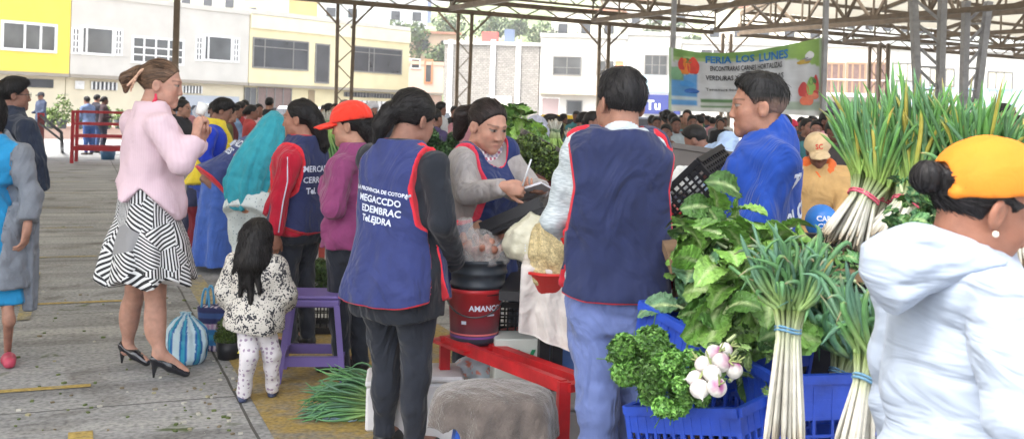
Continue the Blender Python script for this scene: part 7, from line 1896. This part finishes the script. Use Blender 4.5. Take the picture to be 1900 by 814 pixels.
# ---- balloon
c = W(1524, 411, 4.9); T = thing('balloon', 'blue balloon with white print below the tan cap', 'balloon', c); V, Q, _ = None, None, None
F = Fld(c - .12, c + .12, .008); F.add(ell(c, (.078, .078, .084)), 0); F.add(cap(c + (0, 0, -.08), c + (0, 0, -.095), .012, .006), .01); V, Q, _ = F.mesh(); o = part('envelope', V, Q, mat('blue_rubber', srgb(34, 116, 200), .25, spec=.6), T)
print_on(o, [('CAR', -.01, .02, .034, .001), ('CHO', .0, -.015, .034, .001)], c, np.stack([np.array((1., 0, 0)), np.array((0, 0, 1.)), np.array((0, -1., 0))], 1), M_PRINT, T)
# ------------------------------------------------------------------ far props: railing, rack, banner, vehicles
T = thing('red_rack', 'red metal market rack of horizontal rails standing on the pavement', 'rack', G(133, 303)); M_RR = mat('dull_red_paint', srgb(170, 40, 48), .5, var=.15)
p0 = G(133, 303); dr = np.array((.96, .28, 0)); dq = np.array((-.28, .96, 0))
for a, b in ((0, 0), (1.9, 0), (0, .8), (1.9, .8)): q = MB(); p = p0 + dr * a + dq * b; q.bar(p, p + (0, 0, 1.2), .07); q.build('post', M_RR, T, attr=False)
for z in (1.17, .90, .62, .34):
    for b in (0, .8): q = MB(); q.bar(p0 + dr * .04 + dq * b + (0, 0, z), p0 + dr * 1.86 + dq * b + (0, 0, z), .07, .05 if z != .34 else .10); q.build('rail', M_RR, T, attr=False)
for z in (1.17, .34):
    for a in (0, 1.9): q = MB(); q.bar(p0 + dr * a + dq * .04 + (0, 0, z), p0 + dr * a + dq * .76 + (0, 0, z), .06, .05); q.build('rail', M_RR, T, attr=False)
q = MB(); c = G(200, 296); q.lathe(c, [(0, 0), (.15, 0), (.19, .28), (.17, .28), (.14, .02), (0, .02)], 20); tag(q.build('bucket', mat('blue_pail', srgb(60, 110, 150), .5), smooth=True, attr=False), 'blue pail on the pavement at the foot of the red rack', 'bucket')
T = thing('handrail', 'grey steel stair handrail going down to the pavement behind the dark jacket man', 'handrail', G(116, 282)); q = MB()
for k in (0, .35): a, b = W(74, 214, 19 + k), W(114, 246, 19 + k); q.tube([a, b, G(114 + k * 8, 282)], .028, 8); q.tube([a + (0, 0, -.15), b + (0, 0, -.14)], .02, 8)
q.build('rail', mat('rail_grey', srgb(88, 90, 96), .4), T, smooth=True, attr=False); q = MB(); q.bar(G(76, 290), W(76, 214, 19), .12, .08); q.build('post', M_RR, T, attr=False)

# banner
bw0, bw1 = W(1241, 205, 19.0), W(1524, 215, 18.2)
def btop(s): return np.interp(s, (0, .18, .35, .55, .75, 1), (88, 97, 99, 95, 85, 70))
def bbot(s): return np.interp(s, (0, .5, 1), (206, 209, 216))
def bp(s, t, off=0.):
    px = 1241 + (1525 - 1241) * s; D = 19.0 - .8 * s - .10 * math.sin(s * 9 + 2) * .5 + .02 * math.sin(s * 40) ; py = btop(s) + (bbot(s) - btop(s)) * t; return W(px, py, D - off)
T = thing('banner', 'white and green market banner with blue and black lettering and vegetable pictures', 'banner', (bw0[0], bw0[1], 0))
nu, nv = 90, 36; ss, tt = np.meshgrid(np.linspace(0, 1, nu), np.linspace(0, 1, nv), indexing='ij'); V = np.array([bp(s, t) for s, t in zip(ss.ravel(), tt.ravel())]); V2 = V + (0, .012, 0)
def bcolr(s, t):
    c = np.array((.60, .62, .66)) 
    if t > .93: c = np.array((.68, .7, .68))
    e = .17 + .10 * (s - .4) ** 2 * 4
    if t < e * .9 and s > .03: c = np.array((.20, .38, .10)) if t < e * .55 else np.array((.38, .52, .22))
    if s > .78 and t < .38 - (1 - s) * .9: c = np.array((.30, .50, .12))
    if s < .19 and .36 + .5 * (.19 - s) < t < .90: c = np.array((.10, .32, .66)) if (t < .76 or t > .80) else np.array((.5, .62, .7))
    if s < .09 and .30 < t < .50: c = np.array((.22, .40, .26))
    if (s < .02 or s > .985): c = np.array((.45, .6, .4))
    if .21 < s < .45 and .78 < t < .92: c = np.array((.10, .22, .08)) if (t < .83 or t > .89) else np.array((.5, .54, .5))
    if s > .70 and .80 < t < .93: c = np.array((.36, .44, .36))
    return c
nz = vnoise(V * (9, 0, 9), 1., 3); cc = np.array([bcolr(s, t) for s, t in zip(ss.ravel(), tt.ravel())]) * (1 + .12 * nz[:, None])
F = tri_strip_grid(nu, nv); n_ = len(V); part('sheet', np.concatenate([V, V2]), np.concatenate([F, F[:, ::-1] + n_]), mat('banner_vinyl', attr=True, rough=.5, var=.05), T, col=np.concatenate([cc, cc]))
def btext(s, x, y, wid, hgt, m, bold=.004):
    V, F = text_mesh(s, 1.0, bold=bold); x0, x1, y0, y1 = V[:, 0].min(), V[:, 0].max(), V[:, 1].min(), V[:, 1].max()
    P_ = [bp(x + (v[0] - x0) / (x1 - x0) * wid, y - (v[1] - y0) / (y1 - y0) * hgt + hgt, .02) for v in V]; part('lettering', P_, F, m, T, smooth=False)
M_BT = mat('black_print', srgb(40, 40, 48), .6); M_BLT = mat('blue_print', srgb(40, 120, 190), .6)
btext('FERIA', .24, .06, .17, .12, M_BLT, .03); btext('LOS', .44, .055, .12, .12, M_BLT, .03); btext('LUNES', .59, .06, .19, .13, M_BLT, .03)
btext('ENCONTRARAS CARNES HORTALIZAS', .27, .225, .47, .085, M_BT, .02); btext('VERDURAS Y FRUTAS FRESCAS', .24, .385, .51, .085, M_BT, .02); btext('Tenemos todo para el consumidor', .24, .60, .54, .06, M_BT, .01)
def blob(s, t, rs, rt, col, nm='picture', n=20, m=None):
    P_ = [bp(s, t, .022)] + [bp(s + rs * math.cos(a), t + rt * math.sin(a) * (1 + .15 * math.sin(3 * a)), .022) for a in np.linspace(0, 2 * math.pi, n, endpoint=False)]; part(nm, P_, [(0, i + 1, (i + 1) % n + 1) for i in range(n)], mat('print_%d_%d_%d' % col, srgb(*col), .5), T, smooth=False)
for a in ((.105, .28, .035, .13, (224, 130, 40)), (.16, .25, .04, .14, (216, 60, 40)), (.085, .24, .025, .10, (200, 60, 50)), (.12, .17, .03, .04, (90, 120, 50)), (.05, .40, .035, .10, (130, 180, 140)), (.12, .55, .05, .05, (70, 150, 220)), (.15, .66, .05, .04, (40, 100, 180)),
          (.88, .66, .035, .10, (200, 70, 70)), (.93, .62, .03, .12, (140, 180, 90)), (.96, .62, .02, .14, (200, 60, 60)), (.90, .80, .045, .07, (226, 120, 90)), (.93, .74, .05, .05, (226, 130, 100)), (.94, .55, .025, .05, (70, 110, 60)), (.88, .28, .045, .03, (190, 160, 70)), (.92, .20, .03, .05, (230, 232, 235)), (.90, .25, .035, .025, (140, 140, 150))): blob(*a)
for px, D, y0 in ((1242, 19.05, 55), (1524, 18.2, 40)): q = MB(); p = W(px, 300, D); q.bar((p[0], p[1], 0), (p[0], p[1], 4.2), .08); tag(q.build('banner_pole', M_STEELG, attr=False), 'thin grey pole at the %s edge of the banner' % ('fruit and pepper' if px < 1300 else 'carrot'), 'pole')

# ------------------------------------------------------------------ parked vehicles
def car(p, yaw, col, label, L=4.2, Wd=1.7, H=1.45, name='parked_car'):
    T = thing(name, label, 'car', (p[0], p[1], 0), 'vehicles parked beyond the market', rz=0.); R = rotm(yaw); p = np.array((p[0], p[1], 0.))
    F = Fld(p - (L * .62, L * .62, -.1), p + (L * .62, L * .62, H + .1), .06); F.add(bxp(p + (0, 0, .52), (Wd / 2, L / 2, .28), R, .16), 0); F.add(stack(p + (0, 0, .7), R, [(0, 0, -.1, Wd * .47, L * .36), (H - .72, 0, -.2, Wd * .38, L * .24)], 5), .1)
    for sx in (-1, 1):
        for sy in (-.32, .32): w = p + R @ np.array((sx * Wd / 2, sy * L, .32)); F.sub(cap(w - R[:, 0] * .15, w + R[:, 0] * .15, .36), .02)
    V, Q, _ = F.mesh(); part('body', V, Q, mat('car_%d_%d' % col[:2], srgb(*col), .25, spec=.6, coat=.5, var=.03), T)
    for s_, nm in ((1, 'windscreen'), (-1, 'rear_window')): q = MB(); a = [R @ np.array(v) + p for v in ((-Wd * .36, -.2 + s_ * L * .275, H - .1), (Wd * .36, -.2 + s_ * L * .275, H - .1), (Wd * .42, -.12 + s_ * L * .345, .86), (-Wd * .42, -.12 + s_ * L * .345, .86))]; q.quad(*a); q.build(nm, M_GLASSD, T, attr=False)
    for s_ in (-1, 1): q = MB(); a = [R @ np.array(v) + p for v in ((s_ * (Wd * .395 + .012), -.2 - L * .2, H - .12), (s_ * (Wd * .395 + .012), -.2 + L * .2, H - .12), (s_ * (Wd * .462 + .012), -.12 + L * .29, .88), (s_ * (Wd * .462 + .012), -.12 - L * .29, .88))]; q.quad(*a); q.build('side_window', M_GLASSD, T, attr=False)
    for sx in (-1, 1):
        for sy in (-.32, .32): w = p + R @ np.array((sx * (Wd / 2 - .1), sy * L, .32)); q = MB(); q.lathe(w, [(0, -.1), (.2, -.1), (.31, -.1), (.32, -.06), (.32, .06), (.31, .1), (.2, .1), (0, .1)], 20, R @ np.array(((0, 0, 1.), (0, 1, 0), (-1, 0, 0)))); q.build('wheel', mat('tyre', (.02, .02, .02), .8), T, smooth=True, attr=False)
    return T
w = W(1068, 230, 26); car(w, 1.2, (240, 200, 40), 'yellow taxi parked beyond the market behind the man in the dark vest')
w = W(560, 225, 40); car(w, 1.0, (235, 235, 238), 'white car parked in front of the cream building'); w = W(410, 222, 39); car(w, .9, (170, 178, 190), 'silver car parked in front of the white garage'); w = W(765, 225, 42); car(w, 1.2, (225, 228, 232), 'white van like car behind the navy apron woman')
w = W(1180, 232, 38); car(w, 1.5, (60, 64, 74), 'dark car parked left of the banner'); w = W(1590, 232, 44); car(w, 1.5, (232, 232, 235), 'white car parked under the balconies')

# ------------------------------------------------------------------ far crowd
K = (22, 20, 20)
cr = [
 (76, 31, 1.64, 150, (52, 62, 84), (50, 54, 66), K, 'far passer-by in dark clothes in front of the pale wall', dict(sx='m', hat=(40, 40, 46))),
 (166, 27, 1.55, 60, (110, 130, 170), (60, 90, 150), K, 'far man in a light blue shirt behind the red rack', dict(sx='m', lean=10)), (179, 28, 1.60, -30, (50, 50, 60), (60, 80, 120), K, 'far man in black standing between two others behind the red rack', dict(sx='m')),
 (193, 27.5, 1.56, -60, (60, 44, 50), (40, 44, 60), K, 'far figure in a maroon top behind the right part of the red rack', dict()),
 
 (317, 13, 1.52, 100, (40, 40, 46), (40, 40, 46), K, 'black haired person just past the face of the woman in pink', dict()), (338, 12, 1.50, -100, (44, 44, 50), (50, 50, 60), K, 'black haired person under the raised arm of the woman in pink', dict()),
 (352, 10.5, 1.1, -60, (150, 146, 142), (40, 44, 70), K, 'short person in a pale grey top below the raised pink arm', dict()), (366, 10.0, .92, -60, (48, 54, 86), (120, 30, 44), K, 'crouching person in navy with a red skirt beside the pink jacket', dict()),
 (446, 15, 1.50, -80, (180, 60, 66), (50, 50, 60), K, 'person in a red checked shirt past the yellow vest', dict()), (466, 14, 1.46, -70, (186, 70, 70), (60, 60, 70), K, 'second person in a red top just left of the bent head', dict()),
 (480, 17, 1.48, -150, (214, 170, 176), (60, 60, 70), K, 'person in a pale pink top in the far crowd', dict()), (499, 19, 1.60, -10, (40, 40, 46), (40, 40, 46), K, 'tall person in black between the red tops and the woman in red', dict(sx='m')),
 (487, 9.6, 1.40, -60, (36, 36, 44), (40, 40, 50), K, 'dark haired woman stooping just behind the teal shawl', dict(lean=14)),
 (549, 21, 1.56, 170, (110, 100, 96), (60, 60, 70), (60, 50, 44), 'grey haired person far behind the woman in red', dict(sx='m')), (563, 20, 1.62, 160, (60, 60, 70), (60, 60, 70), K, 'person in dark grey far behind the woman in red', dict(sx='m')), (580, 15, 1.50, 120, (50, 60, 70), (50, 50, 60), K, 'dark haired person right of the woman in red', dict()),
 (622, 16, 1.52, 180, (90, 110, 90), (60, 60, 70), K, 'person behind the tall green stalk bundle', dict()), (641, 14, 1.56, 160, (120, 110, 100), (60, 60, 70), (120, 110, 100), 'man in a grey brown cap behind the visor cap', dict(sx='m', hat=(120, 108, 98))),
 (667, 18, 1.52, 150, (60, 140, 150), (60, 60, 70), K, 'person in a turquoise cap far behind the visor cap', dict(hat=(70, 150, 160))), (692, 15, 1.56, 150, (170, 40, 60), (60, 60, 70), (190, 186, 190), 'white haired person in crimson behind the visor cap', dict(hat=(206, 206, 214))),
 (683, 12, 1.44, 60, (44, 44, 52), (50, 50, 60), K, 'dark haired person between the visor cap and the navy apron', dict()), (728, 12, 1.5, 40, (50, 50, 60), (50, 50, 60), K, 'dark figure just behind the bun of the woman in navy', dict()), (806, 11, 1.48, -40, (70, 60, 96), (50, 50, 60), K, 'dark haired figure right behind the face of the woman in navy', dict()),
 (1100, 10, 1.50, -120, (190, 150, 180), (50, 50, 60), K, 'woman in lilac beside the cheek of the man in the vest', dict()), (1085, 13, 1.50, -100, (190, 200, 205), (50, 50, 60), K, 'person in a white top behind the left shoulder of the man in the vest', dict()),
 (1219, 15, 1.46, 180, (60, 56, 60), (50, 50, 60), K, 'seated man in a dark jacket right of the dark vest', dict(sx='m')), (1230, 17, 1.46, 140, (190, 170, 60), (50, 50, 60), K, 'person with a yellow striped top under the banner corner', dict()), (1238, 11.5, 1.38, 160, (110, 70, 60), (50, 50, 60), K, 'dark haired child close to the dark vest', dict(sx='m')),
 (1254, 14, 1.46, -170, (150, 160, 165), (60, 60, 70), K, 'man in a grey shirt sitting under the banner', dict(sx='m')), (1276, 19, 1.50, 160, (56, 50, 50), (50, 50, 60), K, 'man in a dark brown jacket under the banner', dict(sx='m')), (1290, 22, 1.5, 200, (190, 160, 60), (50, 50, 60), K, 'far figure in mustard under the middle of the banner', dict()),
 (1335, 20, 1.5, 170, (120, 120, 125), (50, 50, 60), K, 'far figure in grey left of the blue jacket face', dict()), (1345, 24, 1.5, 170, (200, 200, 200), (50, 50, 60), K, 'far figure in white left of the blue jacket face', dict()),
 (1470, 13, 1.48, 150, (200, 120, 150), (50, 50, 60), K, 'person in a raspberry cap and pink top right of the blue jacket', dict(hat=(190, 40, 70))), (1488, 16, 1.52, 170, (50, 50, 56), (50, 50, 60), K, 'person in black right of the raspberry cap', dict(sx='m')), (1498, 12, 1.50, 200, (40, 40, 46), (50, 50, 60), K, 'dark figure between the raspberry cap and the onions', dict()), (1512, 20, 1.55, 150, (170, 150, 130), (50, 50, 60), K, 'far figure in beige beside the onion leaves', dict()),
 (1548, 9.5, 1.49, -160, (60, 54, 54), (50, 50, 60), K, 'dark haired person behind the left onion bundle', dict()), (1458, 17, 1.5, 150, (96, 60, 60), (50, 50, 60), K, 'far person in maroon behind the neck of the man in blue', dict()),
 (1862, 6.2, 1.60, 150, (90, 70, 60), (50, 50, 60), K, 'black haired man behind the right hand onion bundles', dict(sx='m')), (1893, 8, 1.56, 170, (50, 50, 56), (50, 50, 60), K, 'dark haired figure at the right edge behind the onions', dict()),
]
for (px, D, H, yw, sh, tr, hc, lb, kw) in cr: crowd(px, D, H, yw, sh, tr, hc, lb, skin=rnd.choice(['brown', 'tan', 'deep']), **kw)
cols = {'black': (36, 36, 40), 'navy': (46, 54, 84), 'maroon': (100, 44, 52), 'grey': (120, 120, 126), 'white': (200, 202, 206), 'red': (176, 50, 54), 'olive': (96, 96, 60), 'brown': (96, 74, 60), 'teal': (60, 120, 130), 'sky blue': (130, 160, 200), 'mustard': (190, 156, 60), 'pink': (200, 140, 150), 'green': (70, 110, 80)}
zones = [((395, 480), (11, 22), 'left of the teal shawl', 5), ((530, 640), (12, 24), 'between red sweater and visor cap', 6), ((655, 735), (12, 24), 'between the visor cap and the navy apron', 5), ((815, 860), (12, 20), 'just left of the writing woman', 3),
         ((1040, 1110), (12, 22), 'left of the dark vest', 4), ((1205, 1262), (13, 26), 'right of the head of the vest man', 6), ((1264, 1345), (12, 26), 'under the banner, left of the blue jacket', 9), ((1455, 1540), (11, 24), 'between the blue jacket and the onions', 8), ((1600, 1890), (14, 24), 'behind the tall onion leaves', 7), ((300, 360), (14, 26), 'beyond the face of the woman in pink', 3)]
zr = random.Random(12)
for (a, b), (d0, d1), wh, n in zones:
    ck = zr.sample(sorted(cols), n)
    for i, k in enumerate(ck):
        c_ = cols[k]; crowd(a + (b - a) * (i + zr.uniform(.1, .9)) / n, zr.uniform(d0, d1), zr.uniform(1.42, 1.6), zr.choice([160, 180, -150, 60, -60, 0]), c_, (50, 50, 60), K, 'far shopper in %s %s' % (k, wh), sx=zr.choice('mf'), skin=zr.choice(['brown', 'tan', 'deep']))
# man in pale blue shirt bending, and the boy in plaid
D = 7.6; P = Pose(at_px(1372, D), D, 68, 1.50, lean=32, bw=1.1, sx='m', head=(0, 10, 0)); P.set(elL=W(1338, 290, 7.3), wrL=W(1352, 292, 6.9), shL=W(1350, 262, 7.4))
T = thing('person', 'person in a pale blue shirt bending behind the young man in blue', 'person', (P.x, P.y, 0), GP); body(P, T, 'brown', h=.02, hh=.01, fine=False, hands=[('L', (-.3, -1, -.3), (0, 0, -1), 1, .8)]); top(P, T, cloth('pale_blue_shirt', srgb(172, 196, 232)), g=.024, sl=1.3, h=.014, wr=.006); pants(P, T, M_BLACKP, h=.02); make_hair(P, T, 'crop', h=.009)
D = 7.9; P = Pose(at_px(1310, D), D, 20, 1.36, lean=8, bw=1.2, sx='m', head=(0, 8, 0)); T = thing('person', 'boy in a dark plaid shirt with his back to the camera behind the grey crate', 'person', (P.x, P.y, 0), GP)
body(P, T, 'brown', h=.02, hh=.01, fine=False); top(P, T, pattern('plaid_shirt', 'plaid'), g=.024, sl=1.2, h=.014); pants(P, T, M_BLACKP, h=.02); make_hair(P, T, 'crop', h=.008)
# red table behind, dark gap fillers of the market: more tables with produce
def table(px, D, w, d, h, col, label, rz_=0.):
    p = W(px, 250, D); T = thing('market_table', label, 'table', (p[0], p[1], 0), 'market tables of the far stalls'); R = rotm(rz_); m_ = mat('tab_%d_%d' % col[:2], srgb(*col), .5); q = MB(); q.box((p[0], p[1], h), (w, d, .05), R); q.build('table_top', m_, T, attr=False)
    for a in (-1, 1):
        for b in (-1, 1): q = MB(); e = np.array((p[0], p[1], 0)) + R @ np.array((a * w * .46, b * d * .45, 0)); q.bar(e, e + (0, 0, h - .02), .05); q.build('leg', m_, T, attr=False)
    return p
p = table(1262, 9.6, 1.1, .7, 1.08, (190, 40, 44), 'red steel table behind the man in the dark vest', -.3)
p = table(720, 8.2, 1.2, .6, .82, (150, 60, 50), 'red brown table of the stall behind the visor cap')
for i, (px, lb) in enumerate(((690, 'cabbage pile behind the navy apron woman'), (780, 'cabbage pile half hidden by the stallholder'))): q = W(px, 300, 8.1); fine_herb('cabbage_pile', lb, (q[0], 8.1, .95), (.25, .25, .14), 2500, ((.08, .17, .04), (.14, .26, .07)), .03, 'cabbage piles on the far tables', seed=30 + i)
p = table(985, 5.75, .75, .75, 1.08, (120, 40, 40), 'dark red table carrying the lettuce and the crate of greens')
p = table(822, 5.6, .45, .45, .96, (110, 70, 50), 'brown table carrying the herb bunches behind the navy apron')
p = table(1288, 4.55, .46, .42, 1.03, (180, 44, 44), 'small red table carrying the grey crate and the white sack')

# thin air: far things pale a little, near things stay clear
q = MB(); q.box((15, 140, 29), (420, 340, 62)); hz = q.build('haze', mat('haze_air', (1, 1, 1)), attr=False, base=(0, 0, 0)); tag(hz, kind='stuff')
m = bpy.data.materials.new('haze_volume'); m.use_nodes = True; m.node_tree.nodes.remove(m.node_tree.nodes['Principled BSDF']); v = m.node_tree.nodes.new('ShaderNodeVolumePrincipled')
v.inputs['Color'].default_value = (.93, .95, 1, 1); v.inputs['Density'].default_value = .0013; m.node_tree.links.new(v.outputs[0], m.node_tree.nodes['Material Output'].inputs['Volume']); hz.data.materials.clear(); hz.data.materials.append(m)
